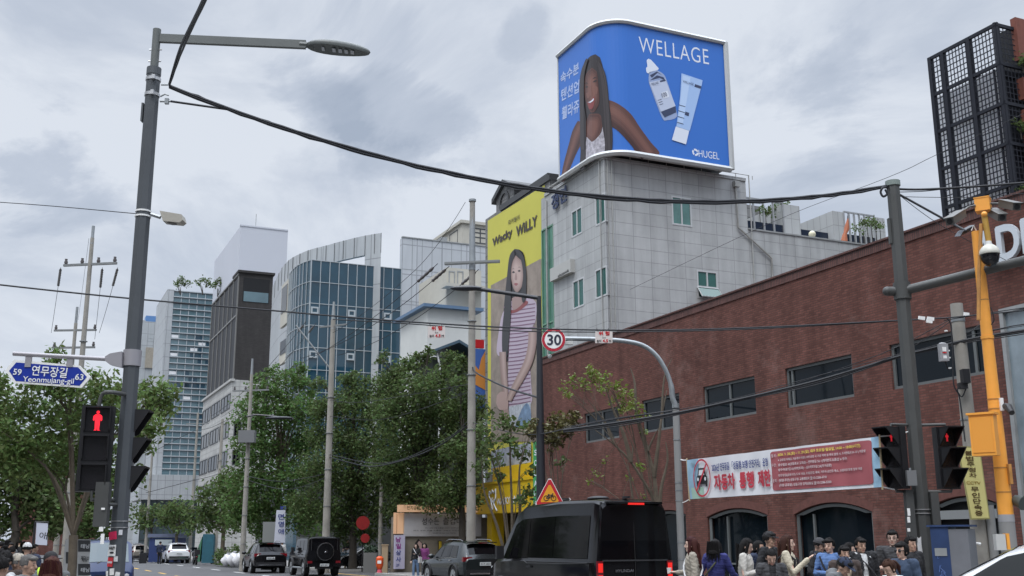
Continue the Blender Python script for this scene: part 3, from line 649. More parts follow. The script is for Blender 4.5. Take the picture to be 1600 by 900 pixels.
# tube
bill_px(art, [(1064, 115), (1097, 126), (1096, 132), (1077, 205), (1056, 198), (1062, 150)], paleP, .048)
bill_px(art, [(1066, 118), (1078, 122), (1066, 195), (1058, 193), (1063, 150)], gloss('pale2', (.47, .62, .86)), .052)
bill_px(art, [(1055, 198), (1076, 205), (1071, 226), (1049, 219)], capP, .052); bill_px(art, [(1085, 132), (1095, 135.5), (1094, 139), (1084, 136)], darkP, .058); bill_px(art, [(1070, 175), (1076, 177), (1075, 182), (1069, 180)], darkP, .058)
for i in range(4): bill_px(art, [(1060 - i, 164 + i * 9), (1070 - i, 167 + i * 9), (1070 - i, 168 + i * 9), (1060 - i, 165 + i * 9)], darkP, .058)
art.build('printed_picture', bl)
tx = MB()
pr_ = Plane(UD * (UBd - .026), VD, ZD)
pr_.txt(tx, 'WELLAGE', (999, 81), (1108, 101), 24, whiteP, 0, bold=-.006, sp=1.1); pr_.txt(tx, 'HUGEL', (1092, 245), (1124, 249.5), 11, whiteP, 0, bold=0)
pr_.txt(tx, 'WELLAGE', (1018, 134), (1029, 131), 3.5, darkP, .036); pr_.txt(tx, '100', (1035, 152.5), (1042.5, 150), 6.5, darkP, .036); pr_.txt(tx, 'WELLAGE', (1066, 129), (1083, 134), 3.5, darkP, .046)
for a0 in range(3):
    t0, t1 = rad(a0 * 120 + 20), rad(a0 * 120 + 120); c0 = pr_.hit(1086.5, 238)
    ts = [t0 + (t1 - t0) * k / 8 for k in range(9)]
    tx.poly([pr_.P(c0[0] + .19 * math.cos(t), c0[1] + .19 * math.sin(t)) for t in ts] + [pr_.P(c0[0] + .09 * math.cos(t), c0[1] + .09 * math.sin(t)) for t in reversed(ts)], whiteP)
plL = Plane(VD * (VBd - .026), UD * -1, ZD)
paleT = gloss('pale_text', (.42, .52, .78))
plL.txt(tx, '속수분', (875.5, 132), (904.5, 114), 17, paleT, 0, bold=.03); plL.txt(tx, '텐션업', (876.5, 159), (904.5, 144), 19, paleT, 0, bold=.03); plL.txt(tx, '휄라쥬', (877.5, 188), (904.5, 175), 20, paleT, 0, bold=.03)
tx.build('lettering', bl)

# ================================================================ the yellow fronted building
VY = VG + .35
stone = grid_mat('grey_stone', (.17, .17, .17), (.09, .09, .09), .9, .55, .03, .8, offset=.5, stain=.15)
uy0, uy1 = U2 + .05, hit(761, 345, 'v', VY)[0] + .25
yb = thing('shop_building', 'stone gabled building with a tall yellow clothing banner over its front', 'building')
zy = zat(763, 345, 'v', VY); 
w = MB(); w.ubox(uy0, uy1, VY, VY + 14, 0, zy + .2, stone); w.build('wall', yb)
zap = zat(790, 283, 'v', VY + .6); w = MB(); ua_ = hit(789, 284, 'v', VY + .6)[0]
gz = zat(768, 318, 'v', VY + .6)
w.prism([uv(uy1 - .3, VY + .6, zy + .2), uv(uy1 - .3, VY + .6, gz), uv(ua_, VY + .6, zap - .2), uv(2 * ua_ - uy1 + .3, VY + .6, gz), uv(2 * ua_ - uy1 + .3, VY + .6, zy + .2)], VD * 9, stone)
w.build('gable', yb)
w = MB(); slate = mat('dark_fascia', (.05, .052, .055), .6)
for sgn in (1, -1):
    e_ = ua_ + sgn * (uy1 - ua_)
    w.prism([uv(ua_, VY + .4, zap - .2), uv(ua_, VY + .4, zap + .12), uv(e_, VY + .4, gz + .1), uv(e_, VY + .4, gz - .22)], VD * 9.4, slate)
w.ubox(uy0 + .1, ua_ - .8, VY - .1, VY + 13, zat(846, 288, 'v', VY), zat(846, 288, 'v', VY) + .35, slate)
w.build('roof', yb)
w = MB(); c0 = hit(788.5, 316, 'v', VY + .58); w.disc(uv(c0[0], VY + .57, c0[1]), VD * -1, .72, slate, 24, .06, .55); w.build('round_emblem', yb)
w = MB(); w.ubox(uy0 - .1, uy0 + 1.5, VY - .05, VY + 3, zy - .5, zat(862, 281, 'v', VY), stone); w.ubox(uy0 - .2, uy0 + 1.6, VY - .15, VY + 3.1, zat(862, 281, 'v', VY), zat(862, 281, 'v', VY) + .3, slate); w.build('parapet', yb)
yl = mat('banner_yellow', (.53, .50, .075), .6, var=.05, vscale=.4); pb = Plane(VD * (VY - .08), UD * -1, ZD)
bn = thing('wall_banner', 'giant yellow clothing banner with a long haired woman in striped shirt', 'banner')
b = MB(); zbb = 5.6
u_l, u_r = hit(762.5, 400, 'v', VY - .08)[0], hit(845, 400, 'v', VY - .08)[0]
b.poly([pb.px(762, 345), pb.px(851, 289), uv(u_r, VY - .08, zbb), uv(u_l, VY - .08, zbb)], yl); b.build('cloth', bn)
b = MB(); tan = mat('print_tan', (.27, .225, .19), .7, var=.3, vscale=1.2); pk = gloss('skin_pale', (.42, .29, .26)); pk2 = gloss('skin_pale_shade', (.33, .22, .20)); hr2 = gloss('hair_black', (.020, .018, .019))
lil = gloss('shirt_lilac', (.46, .38, .46)); pur = gloss('shirt_stripe', (.19, .10, .16)); den = mat('print_denim', (.16, .24, .36), .7, var=.5, vscale=2.5); dr = gloss('collar_red', (.24, .05, .05)); lace = mat('print_lace', (.42, .45, .5), .7, var=.4, vscale=6)
pdraw = lambda p, m_, o: pb.shape(b, p, m_, o); PKN = shades('pale_tone', (.20, .115, .10), (.50, .37, .33))
S = lambda pts, m, o, sp=True: pb.shape(b, sp2(pts) if sp else pts, m, o)
S([(767.5, 446), (846, 404), (846, 690), (767.5, 690)], tan, .02, False)
S([(805, 389), (797, 400), (793, 430), (788, 480), (785, 520), (786, 560), (796, 562), (806, 520), (822, 480), (823, 440), (820, 400), (812, 390)], hr2, .03)
S([(800, 470), (786, 490), (780, 520), (777, 551), (786, 557), (791, 545), (796, 540), (794, 600), (795, 630), (800, 640), (830, 632), (831, 600), (829, 560), (832, 515), (838, 500), (838, 472), (822, 464)], lil, .036)
for k in range(26):                         # stripes of the shirt
    y = 476 + k * 6.1; xl = 788 if y < 540 else 794; xr = 837 if y < 520 else 830
    S([(xl, y + 3.2), ((xl + xr) / 2, y + 1.2), (xr, y - 2.2), (xr, y - .4), ((xl + xr) / 2, y + 3.2), (xl, y + 5.0)], pur, .040, False)
S([(797, 482), (804, 485), (814, 478), (822, 470), (826, 474), (812, 486), (800, 490)], dr, .044)
S([(801, 466), (802, 484), (812, 480), (820, 470), (818, 458)], pk2, .046)
nest(sp2([(807, 399), (801, 412), (799.5, 430), (802, 446), (806, 455), (811, 456), (817, 446), (819.5, 428), (817, 408)]), PKN[2:7], .052, 808, 430, pdraw, 1.0, .45)
for (x, y) in ((803.6, 425.5), (812.5, 423.5)): S([(x - 2.3, y), (x, y - 1.9), (x + 2.8, y), (x, y + 1.6)], hr2, .060, False)
for (x, y) in ((803.3, 420.5), (812.5, 418)): S([(x - 2, y), (x, y - 1), (x + 3, y), (x, y - .2)], hr2, .060, False)
S([(807, 427), (805.6, 436), (807.5, 438), (809.5, 436), (808.5, 427)], pk2, .060); S([(804, 444), (807, 442.2), (811, 443.6), (808, 447)], gloss('lip_pink', (.30, .09, .10)), .060)
S([(805, 390), (798, 404), (796, 440), (790, 480), (786, 520), (787, 555), (793, 560), (797, 530), (800, 480), (800, 420), (806, 400)], hr2, .064)
S([(806, 392), (815, 404), (819, 430), (816, 455), (818, 472), (823, 466), (824, 430), (820, 402), (812, 390)], hr2, .064)
ribbon([(834, 518, 6.5), (833, 540, 6.5), (827, 566, 6.5), (814, 592, 6), (803, 612, 5), (797, 626, 4)], lambda t: max(.1, min(1, .9 - .7 * abs(t - .2))), PKN, .070, 9, pdraw)
ribbon([(787, 550, 5.2), (788.5, 580, 5), (790.5, 602, 4.6), (792, 617, 4)], lambda t: max(.1, min(1, .85 - .7 * abs(t + .1))), PKN, .070, 8, pdraw); S([(778, 618), (785, 612), (794, 616), (796, 634), (792, 640), (782, 640), (777, 630)], pk, .074); S([(788, 636), (795, 634), (797, 662), (790, 662)], pk2, .072)
S([(796, 636), (830, 628), (832, 668), (812, 666), (797, 664)], lace, .042, False); S([(816, 640), (824, 630), (830, 640), (829, 668), (806, 666)], den, .048)
b.build('printed_picture', bn)
b = MB(); ink = gloss('brown_ink', (.035, .022, .015))
pb.txt(b, 'Wacky', (770, 390), (801, 372), 17, ink, .03, bold=.05); pb.txt(b, 'WiLLY', (807, 371), (840, 353), 17, ink, .03, bold=.05); pb.txt(b, '와키윌리', (794.5, 352), (812, 343), 7.5, ink, .03, bold=.01)
b.build('lettering', bn)
# shop front below the banner
uS0, uS1 = hit(838, 780, 'v', VY - 1.4)[0], hit(743, 780, 'v', VY - 1.4)[0]
sf = thing('shop', 'bright yellow shop front with white outlined lettering behind thin trees', 'shop front')
b = MB(); yel = mat('fascia_yellow', (.60, .40, .012), .4, var=.06)
z0, z1 = zat(760, 803, 'v', VY - 1.4), zat(760, 757, 'v', VY - 1.4)
b.ubox(uS0, uS1, VY - 1.4, VY - .1, z0, z1, yel); b.ubox(uS0 + .3, uS1 - 1.5, VY - 1.0, VY - .1, z1, z1 + .9, yel); b.ubox(uS0, uS1, VY - 1.46, VY - 1.3, z1 - .02, z1 + .10, yel); b.build('fascia', sf)
b = MB(); b.ubox(uS0, uS0 + .9, VY - 1.2, VY - .2, .124, z0, yel); b.build('pillar', sf); b = MB(); b.ubox(uS1 - 1.9, uS1 - 1.2, VY - 1.2, VY - .2, .124, z0, yel); b.build('pillar', sf)
b = MB(); b.ubox(uS0 + .9, uS1 - 1.9, VY - .5, VY - .4, .124, z0, dark_glass); b.build('shop_window', sf)
b = MB(); ps = Plane(VD * (VY - 1.42), UD * -1, ZD)
ps.txt(b, 'WACKY', (776, 790), (797, 787), 11, whiteP, 0, bold=.03); ps.txt(b, 'WILLY', (800, 786), (822, 782.5), 11, whiteP, 0, bold=.03)
for pth in ([(770, 796), (768, 782), (765, 776), (765, 768), (768, 771), (770, 766), (772, 770), (775, 764), (775, 778), (772, 785), (773, 790), (777, 798)], [(770, 778), (769, 782), (771, 785), (773, 781)]):
    b.tube([ps.px(x, y, .02) for x, y in pth], .04, whiteP, 5)
b.build('lettering', sf)
# upstairs window posters
b = MB(); pm_ = mat('poster_print', (.30, .33, .42), .5, var=.6, vscale=1.1)
b.poly([pb.px(770, 705, .1), pb.px(832, 690, .1), pb.px(832, 738, .1), pb.px(770, 742, .1)], pm_); tag(b.build('window_poster'), 'wide bluish window poster just above the yellow shop front', 'poster')
b = MB(); gr_ = mat('banner_green', (.05, .30, .10), .5); pg = Plane(VD * (VY - 1.7), UD * -1, ZD)
b.poly([pg.px(833, 690), pg.px(841, 689), pg.px(841, 793), pg.px(833, 793)], gr_); go = b.build('banner'); tag(go, 'narrow green vertical banner with white letters beside the yellow shop', 'banner')
b = MB()
for i, ch in enumerate('SOLALA'): pg.txt(b, ch, (835, 712 + i * 16), (839.5, 711.5 + i * 16), 9, whiteP, .01, bold=.03)
b.build('lettering', go)
# mural wall left of the banner
b = MB(); UM = uy1 + .5
b.ubox(UM, UM + .2, hit(741, 580, 'u', UM)[0], VY + 1.0, zat(748, 640, 'u', UM), zat(748, 545, 'u', UM), mat('mural_blue', (.05, .13, .42), .7)); mo = b.build('mural_wall'); tag(mo, 'blue and orange painted wall left of the yellow banner', 'wall')
b = MB(); orange_p = mat('mural_orange', (.62, .25, .05), .7); pmu = Plane(UD * (UM - .02), VD, ZD)
b.poly([pmu.px(x, y) for x, y in ((741, 600), (742, 570), (748, 578), (752, 560), (760, 545), (759, 610))], orange_p)
b.build('painted_shape', mo)
# ================================================================ the skyline along the street
def corner(px, v):                          # u where the pixel column meets a building line v
    return col_at(px, 'v', v)
def shell_box(root, u0, u1, v0, v1, z0, z1, m, name='wall'):
    b = MB(); b.ubox(u0, u1, v0, v1, z0, z1, m); return b.build(name, root)
silverp = grid_mat('silver_panels', (.40, .42, .43), (.24, .25, .26), 1.35, 2.6, .05, .45, stain=.1, vary=.03, metal=.2)
white_panel = grid_mat('white_metal_panels', (.46, .48, .50), (.30, .31, .33), 2.9, 3.3, .06, .4, stain=.07, vary=.03, metal=.1)
charcoal = grid_mat('charcoal_brick', (.034, .031, .030), (.02, .019, .019), .4, .12, .012, .8, offset=.5, stain=.2, vary=.15)
cream = mat('cream_render', (.46, .44, .38), .8, var=.12, vscale=.4)
mull_m = mat('mullion_white', (.42, .46, .48), .45, .2)
dark_mull = mat('mullion_dark', (.05, .055, .06), .5)
# blue glass office with the curved silver parapet
v0 = 24.0; uc = hit(487, 406, 'v', v0)[0]; zc = zat(487, 406, 'v', v0); vR = hit(627, 425, 'u', uc)[0]
gbd = thing('glass_office', 'blue glass office block with a curved silver parapet above the trees', 'building')
pts = [(455, 113), (470, 108), (480, 101.5)]
fl = [to_uv(at_z(x, y, zc))[:2] for x, y in ((453, 428), (458, 421), (465, 415), (475, 410))] + [(uc, v0), (uc, vR), (uc + 22, vR)]
b = MB(); b.prism([uv(u, v, 0) for u, v in fl + [(fl[0][0] + 10, fl[0][1] + 4)]], ZD * zc, blue_glass); b.build('curtain_wall', gbd)
bars(gbd, 'mullions', 'u', uc, v0, vR, zc - 21.0, zc, 10, 10, mull_m, .055, .07)
b = MB()
for k in range(len(fl) - 3):
    A, B = uv(*fl[k]), uv(*fl[k + 1]); d = (B - A); L = d.length; d.normalize(); n = Vector((d.y, -d.x, 0))
    if n.dot(CO - A) < 0: n = -n
    for i in range(max(2, int(L / 1.3)) + 1):
        p = A + d * (L * i / max(2, int(L / 1.3))); b.box(p + n * .05 + ZD * (zc - 10.5), (.05, .06, 21), mull_m, (d, n, ZD))
    for j in range(11): b.box((A + B) / 2 + n * .04 + ZD * (zc - 2.1 * j), (L, .05, .05), mull_m, (d, n, ZD))
b.build('mullions', gbd)
for k in range(5): # small opening lights with pale frames
    for j in (2, 4, 6):
        if (k + j) % 2: continue
        a0 = v0 + (vR - v0) * (2 * k + .1) / 10; window(gbd, 'u', uc, a0, a0 + (vR - v0) / 10 * .8, zc - 2.1 * j - 1.0, zc - 2.1 * j - .35, blue_glass, mull_m, .14, .16, 0)
zp = at(595, 364, 102.2).z; par = [to_uv(at_z(x, y, zp))[:2] for x, y in ((426, 448), (436, 427), (446, 412), (458, 402), (482, 391), (510, 383.5), (537, 376), (571, 368), (596, 364))]
parS = [(p.x, p.y) for p in spline([(a, b_, 0) for a, b_ in par], 4)]
for nm, za, zb_, sub in (('parapet', zp - 2.0, zp, parS), ('pillar', zc - 22, zp - 2.0, parS[-5:]), ('wall', 0, zp - 2.0, parS[:22])):
    b = MB(); P = [uv(u, v, za) for u, v in sub]; n = len(P)
    Q = [p + (UD * .5 + VD * .15) for p in P]
    b.prism(P + list(reversed(Q)), ZD * (zb_ - za), silverp); b.build(nm, gbd)
b = MB(); pth = parS
for i in range(0, len(pth), 2):
    p = uv(*pth[i]); q = uv(*pth[min(i + 1, len(pth) - 1)]) if i < len(pth) - 1 else uv(*pth[i - 1]); d = (q - p).normalized(); n = Vector((d.y, -d.x, 0)); n = n if n.dot(CO - p) > 0 else -n
    b.box(p + n * .03 + ZD * (zp - 1.0), (.05, .05, 2.0), mat('joint_dark', (.14, .15, .155), .6), (d, n, ZD))
b.build('panel_joints', gbd)
for (x0, x1, y0, y1) in ((443, 453, 445, 512), (440, 452, 535, 570)):
    A, B = at(x0, y0, 110.5), at(x1, y0, 107.5); d = (B - A); d.z = 0; L = d.length; d.normalize(); n = Vector((d.y, -d.x, 0)); n = n if n.dot(CO - A) > 0 else -n
    zA, zB_ = at(x0, y0, 110).z, at(x0, y1, 110).z
    b = MB(); b.box((A + B) / 2 * 1 + n * .02 + ZD * ((zA + zB_) / 2 - (A.z + B.z) / 2), (L, .3, zA - zB_), cream, (d, n, ZD)); w_ = b.build('window', gbd)
    b = MB(); b.box((A + B) / 2 + n * .18 + ZD * ((zA + zB_) / 2 - (A.z + B.z) / 2 + .5), (L * .82, .06, (zA - zB_) * .6), dark_glass, (d, n, ZD)); b.build('pane', w_)
b = MB(); b.ubox(uc - .25, uc + 18, v0 - .25, vR + 3, 0, 8.0, mat('dark_shopfront', (.035, .037, .038), .5, var=.3, vscale=.5)); b.build('podium', gbd)
# white panelled block behind
uw = uc + 9; zw = zat(630, 371, 'u', uw)
wb = thing('panelled_block', 'tall pale metal panelled block right of the blue glass office', 'building')
v_a, v_b = hit(629, 371, 'u', uw)[0], hit(765, 380, 'u', uw)[0]
shell_box(wb, uw, uw + .8, v_a, v_b, 0, zw, white_panel)
bars(wb, 'panel_joints', 'u', uw, v_a, v_b, zw - 21, zw, 9, 6, mat('joint_pale', (.27, .285, .295), .5), .06, .02)
b = MB(); b.ubox(uw - .08, uw + .3, v_a - .05, v_b, zw, zw + .12, lgrey); b.build('roof', wb)
# cream block with ribbon windows peeping over it
uq = uw + 20; cb = thing('cream_block', 'cream upper floors with wide windows behind the pale panelled block', 'building')
va_ = hit(722, 350, 'u', uq)[0]; vb_ = hit(782, 355, 'u', uq)[0]; zq = zat(724, 349, 'u', uq)
shell_box(cb, uq, uq + 14, va_, vb_, 0, zq, cream)
b = MB(); b.ubox(uq - .3, uq + 14, va_ - .3, vb_, zq, zq + .4, cream); b.build('roof', cb)
z0, z1 = zat(750, 381, 'u', uq), zat(750, 357, 'u', uq)
window(cb, 'u', uq, hit(738, 365, 'u', uq)[0], vb_ - .3, z0, z1, sky_glass, dark_mull, .15, .04, -.1, mull=(.3, .65), trans=(.4, .7))
for k in range(2):
    u0 = uq + 1.5 + k * 5; window(cb, 'v', va_, u0, u0 + 3, z0, z1, sky_glass, dark_mull, .12, .04, -.1)
b = MB(); b.ubox(uw + 5, uw + 9, hit(690, 372, 'u', uw + 5)[0], hit(699, 372, 'u', uw + 5)[0], zw, zat(700, 371, 'u', uw + 5), lgrey); tag(b.build('roof_box'), 'small grey plant box on the pale panelled roof', 'roof box')
# small white house with a blue roof, in front of it
uh = 79.0; hb = thing('white_house', 'small white rendered house with a thin blue roof behind the trees', 'house')
va_, vb_ = hit(668, 481, 'u', uh)[0], hit(743, 485, 'u', uh)[0]; zh = zat(670, 481, 'u', uh); wr_ = mat('white_render', (.56, .57, .55), .85, var=.08, vscale=.5)
shell_box(hb, uh, uh + 6.5, va_, vb_, 0, zh, wr_)
b = MB(); b.ubox(uh - .5, uh + 7, va_ - .5, vb_ + .5, zh, zh + .25, mat('roof_blue', (.10, .17, .27), .5)); b.build('roof', hb)
window(hb, 'u', uh, hit(723, 497, 'u', uh)[0], hit(730.5, 497, 'u', uh)[0], zat(727, 500, 'u', uh), zat(727, 493, 'u', uh), dark_glass, wr_, .05)
hb2 = thing('rooftop_house', 'cream penthouse with shuttered windows above the small white house', 'house'); uh2 = 84.0
va_, vb_ = hit(698, 420, 'u', uh2)[0], hit(752, 420, 'u', uh2)[0]; shell_box(hb2, uh2, uh2 + 7, va_, vb_, 0, zat(703, 418, 'u', uh2), cream)
for (xa, xb) in ((701, 711), (714, 724)): window(hb2, 'u', uh2, hit(xa, 435, 'u', uh2)[0], hit(xb, 435, 'u', uh2)[0], zat(xa, 446, 'u', uh2), zat(xa, 423, 'u', uh2), dark_glass, lgrey, .1)
b = MB(); b.ubox(uh2 - 1.2, uh2, va_ - .5, vb_, zat(700, 452, 'u', uh2), zat(700, 447, 'u', uh2), cream); b.build('balcony', hb2)
# open-sided shed roof and red sign between the trees and the banner
ush = 66.0; sh = thing('shed', 'dark open shed with a blue edged roof tucked behind the tree tops', 'shed')
va_, vb_ = hit(672, 548, 'u', ush)[0], hit(754, 548, 'u', ush)[0]; za_, zb_ = zat(680, 553, 'u', ush), zat(680, 537, 'u', ush)
b = MB(); b.prism([uv(ush - .5, va_ - .4, za_), uv(ush - .5, (va_ + vb_) / 2, zb_ + .3), uv(ush - .5, vb_, za_), uv(ush - .5, vb_, za_ - .15), uv(ush - .5, (va_ + vb_) / 2, zb_ + .1), uv(ush - .5, va_ - .4, za_ - .15)], UD * 5, mat('roof_slate_blue', (.07, .12, .16), .5)); b.build('roof', sh)
b = MB(); b.ubox(ush, ush + 4, va_ + .2, vb_, 0, za_ - .2, mat('shed_green', (.035, .045, .035), .8)); b.build('wall', sh)
b = MB(); b.tube([uv(ush - .25, va_ + .4, za_), uv(ush - .25, va_ + .6, za_ - .8), uv(ush - .25, va_ + .6, 3)], .07, white_paint, 6); b.build('down_pipe', sh)
b = MB(); b.ubox(ush - 2.5, ush - 2.3, col_at(733, 'u', ush - 2.5), col_at(756, 'u', ush - 2.5), zat(740, 543, 'u', ush - 2.5), zat(740, 530, 'u', ush - 2.5), red_sign); tag(b.build('sign_board'), 'small red board above the painted wall left of the yellow banner', 'sign')
# charcoal tower
v1 = 24.5; ud = hit(375, 425, 'v', v1)[0]; zd = zat(375.5, 425, 'v', v1); vR = hit(427, 428, 'u', ud)[0]; uE = hit(333, 461, 'v', v1)[0]
dk = thing('charcoal_tower', 'tall charcoal block with one square balcony opening near its top', 'building')
shell_box(dk, ud, uE, v1, vR, 0, zd, charcoal)
a0, a1 = hit(380, 450, 'u', ud)[0], hit(421, 450, 'u', ud)[0]; z0, z1 = zat(385, 471, 'u', ud), zat(385, 434, 'u', ud)
b = MB(); fbox(b, 'u', ud, a0, a1, z0, z1, .0, .03, inner); b.build('balcony_opening', dk); b = MB(); fbox(b, 'u', ud, a0 + .1, a1 - .1, z0, z0 + (z1 - z0) * .42, .03, .06, sky_glass); b.build('balustrade', dk)
b = MB(); fbox(b, 'u', ud, v1 - .25, vR + .2, zd, zd + .3, -4, .25, charcoal); b.build('roof', dk)
b = MB(); L = uE - ud; pale = mat('pale_fin', (.20, .20, .195), .6)
zz_ = [zd, zd - 5.5, zd - 14, zd - 22.5]
for z in zz_[:3]: fbox(b, 'v', v1, ud + .2, uE, z - .25, z - .05, .0, .18, pale)
for i in range(7): u_ = ud + .3 + (L - .6) * i / 6; fbox(b, 'v', v1, u_ - .07, u_ + .07, 0, zd - .4, .0, .16, pale)
b.build('fins', dk)
b = MB(); fbox(b, 'v', v1, ud + .4, uE - .2, 4, zd - .6, .0, .06, mat('black_spandrel', (.022, .023, .026), .5, spec=.2)); b.build('curtain_wall', dk)
b = MB(); b.ubox(ud + .4, ud + .9, vR + .02, vR + 3.0, 0, zat(432, 500, 'u', ud + .4), slab2); tag(b.build('side_wall'), 'narrow pale louvred wall between charcoal tower and curved office', 'wall')
# plain white block behind it
uk = ud + 42; pbk = thing('plain_block', 'blank white rooftop block rising behind the charcoal tower', 'building')
va_, vb_ = hit(376, 353, 'u', uk)[0], hit(450, 361, 'u', uk)[0]; zk = zat(376, 353, 'u', uk); plain = mat('plain_white', (.50, .52, .57), .7, var=.03, vscale=.1)
shell_box(pbk, uk, uk + 26, va_, vb_, 0, zk, plain); b = MB(); b.tube([uv(uk + .5, vb_ - 5.5, zk), uv(uk + .5, vb_ - 5.5, zk + 2.6)], .05, lgrey, 5); b.build('antenna', pbk)
b = MB(); b.ubox(uk - .1, uk + .3, va_ - .1, vb_, zk, zk + .25, plain); b.build('roof', pbk)
# banded glass tower
v2 = 24.5; ut = hit(266, 451, 'v', v2)[0]; uT2 = hit(250, 463, 'v', v2)[0]; zt_ = zat(268, 451, 'v', v2); vR = hit(346, 455, 'u', ut)[0]
tw = thing('glass_tower', 'pale banded glass tower with plants on its roof beyond the pole', 'building')
b = MB(); b.ubox(ut, uT2, v2, vR, 14, zt_, sky_glass); b.build('curtain_wall', tw)
b = MB(); b.ubox(ut + .05, uT2 + .1, v2 - .5, v2 - .0, 13.5, zt_ + .3, silverp); fbox(b, 'u', ut, v2 - .5, v2 + .7, 13.5, zt_ + .3, .0, .2, silverp); b.build('side_wall', tw)
nz = 30; b = MB(); hz_ = (zt_ - 14) / nz
for j in range(nz + 1): z = 14 + j * hz_; fbox(b, 'u', ut, v2 + .7, vR, z - .07, z + .05, .0, .16, dark_mull); fbox(b, 'u', ut, v2 + .7, vR, z + .05, z + .22, .0, .14, mull_m)
b.build('sun_shades', tw)
bars(tw, 'mullions', 'u', ut, v2 + .7, vR, 14, zt_, 6, 1, mull_m, .12, .08)
random.seed(3)
for k in range(46):
    j = random.randrange(1, nz - 1); i = random.randrange(0, 12); a0 = v2 + .8 + (vR - v2 - .9) * i / 12
    if random.random() < .8 and 0.25 < j / nz < .75: b = MB(); fbox(b, 'u', ut, a0, a0 + (vR - v2) / 12 * random.choice((1, 1, 2, 3)), 14 + j * hz_ + .22, 14 + (j + 1) * hz_ - .12, .0, .02, blue_glass); b.build('dark_pane', tw)
for k in range(9):
    j = random.randrange(1, nz - 4); i = random.randrange(0, 12); a0 = v2 + .8 + (vR - v2 - .9) * i / 12
    b = MB(); fbox(b, 'u', ut, a0, a0 + (vR - v2) / 12 * 1.6, 14 + j * hz_ + .3, 14 + (j + 1) * hz_ - .3, .0, .03, white_paint); b.build('roller_blind', tw)
b = MB(); b.ubox(ut - 3, ut + 11, v2 - 3.4, vR - 2, 9.5, 14, silverp); b.build('transfer_floor', tw)
b = MB(); b.ubox(ut - 1.0, ut + 10, v2 - 2.6, vR, 0, 9.5, mat('podium_glass', (.05, .075, .085), .1, spec=.8, var=.3, vscale=.4)); b.build('podium', tw)
bars(tw, 'mullions', 'u', ut - 1.0, v2 - 2.6, vR, 0, 9.5, 9, 4, dark_mull, .1, .1)
b = MB()
for (xa, r) in ((283, 1.6), (291, 1.1), (318, 1.4), (330, 1.2), (340, 1.3)):
    pass
# silver blocks left of it
ux = ut + 34; sb = thing('silver_block', 'distant silver panelled block left of the banded glass tower', 'building')
va_, vb_ = hit(221, 501, 'u', ux)[0], hit(256, 501, 'u', ux)[0]; zs_ = zat(235, 501, 'u', ux)
shell_box(sb, ux, ux + 20, va_, vb_, 0, zs_, silverp)
for (xa, xb, ya, yb_) in ((230, 240, 527, 533),): window(sb, 'u', ux, hit(xa, 530, 'u', ux)[0], hit(xb, 530, 'u', ux)[0], zat(xa, yb_, 'u', ux), zat(xa, ya, 'u', ux), dark_glass, silverp, .2)
b = MB(); fbox(b, 'u', ux, hit(227, 560, 'u', ux)[0], vb_, zat(230, 575, 'u', ux), zat(230, 543, 'u', ux), .0, .3, mat('tan_screen', (.30, .27, .22), .7, var=.2)); b.build('screen_panel', sb)
b = MB(); fbox(b, 'u', ux, hit(228, 498, 'u', ux)[0], vb_, zat(229, 502, 'u', ux), zat(229, 493, 'u', ux), -3, 0, mat('roof_tank_blue', (.10, .22, .45), .5)); tag(b.build('roof_tank'), 'blue tank on the roof of the distant silver block', 'tank')
# low white office with black window frames
v3 = 24.2; ul_ = hit(363, 593, 'v', v3)[0]; zl = zat(363, 593, 'v', v3); uE = hit(317, 640, 'v', v3)[0]; vR = hit(411, 595, 'u', ul_)[0]
lo = thing('low_office', 'low white office with rows of dark framed windows beneath the charcoal tower', 'building')
wl_m = grid_mat('white_tiles', (.40, .40, .385), (.26, .26, .25), 1.2, .6, .03, .7, stain=.15)
shell_box(lo, ul_, uE, v3, vR, 0, zl, wl_m); b = MB(); b.ubox(ul_ + 1, uE - 4, v3 + 1.2, vR + 1, zl, zl + 1.9, mat('beige_render', (.36, .33, .24), .8)); b.build('roof', lo)
b = MB(); fbox(b, 'v', v3, ul_ - .2, uE, zl - .2, zl + .1, -.3, .25, wl_m); b.build('cornice', lo)
for j in range(5):
    z1 = zl - 1.6 - j * 3.6
    for k in range(3):
        L = (uE - ul_) / 3; window(lo, 'v', v3, ul_ + .5 + k * L, ul_ + L * (k + 1) - .3, z1 - 2.0, z1, tint_glass, dark_mull, .14, .06, -.05, mull=(.33, .66))
    for k in range(2):
        L = (vR - v3) / 2
        if j > 0 and L > 1: window(lo, 'u', ul_, v3 + .5 + k * L, v3 + L * (k + 1) - .5, z1 - 1.9, z1, tint_glass, dark_mull, .12, .05, -.05, mull=(.5,))
# a far brick block and pale blocks closing the street
fb = thing('brick_block', 'far red brick block at the end of the street behind small trees', 'building'); ub = 190.0
shell_box(fb, ub, ub + 14, 1.0, 13.0, 0, 13, brick)
for k in range(3): window(fb, 'u', ub, 2 + k * 3.6, 4.6 + k * 3.6, 7, 9.5, tint_glass, lgrey, .15)
lb = thing('pale_house', 'pale house front glimpsed behind trees at the left edge', 'house'); 
shell_box(lb, 60, 80, -16, -9, 0, 8.6, wr_)
for k in range(3): window(lb, 'u', 60, -15 + k * 2, -13.6 + k * 2, 5, 6.6, tint_glass, lgrey, .1)
lb = thing('pale_shop', 'low pale shop building on the left pavement behind the dark trees', 'building')
shell_box(lb, 84, 110, -12, -4.5, 0, 7, cream)
for k in range(2): window(lb, 'u', 84, -11 + k * 3, -9 + k * 3, 1, 3.4, tint_glass, dark_mull, .12)

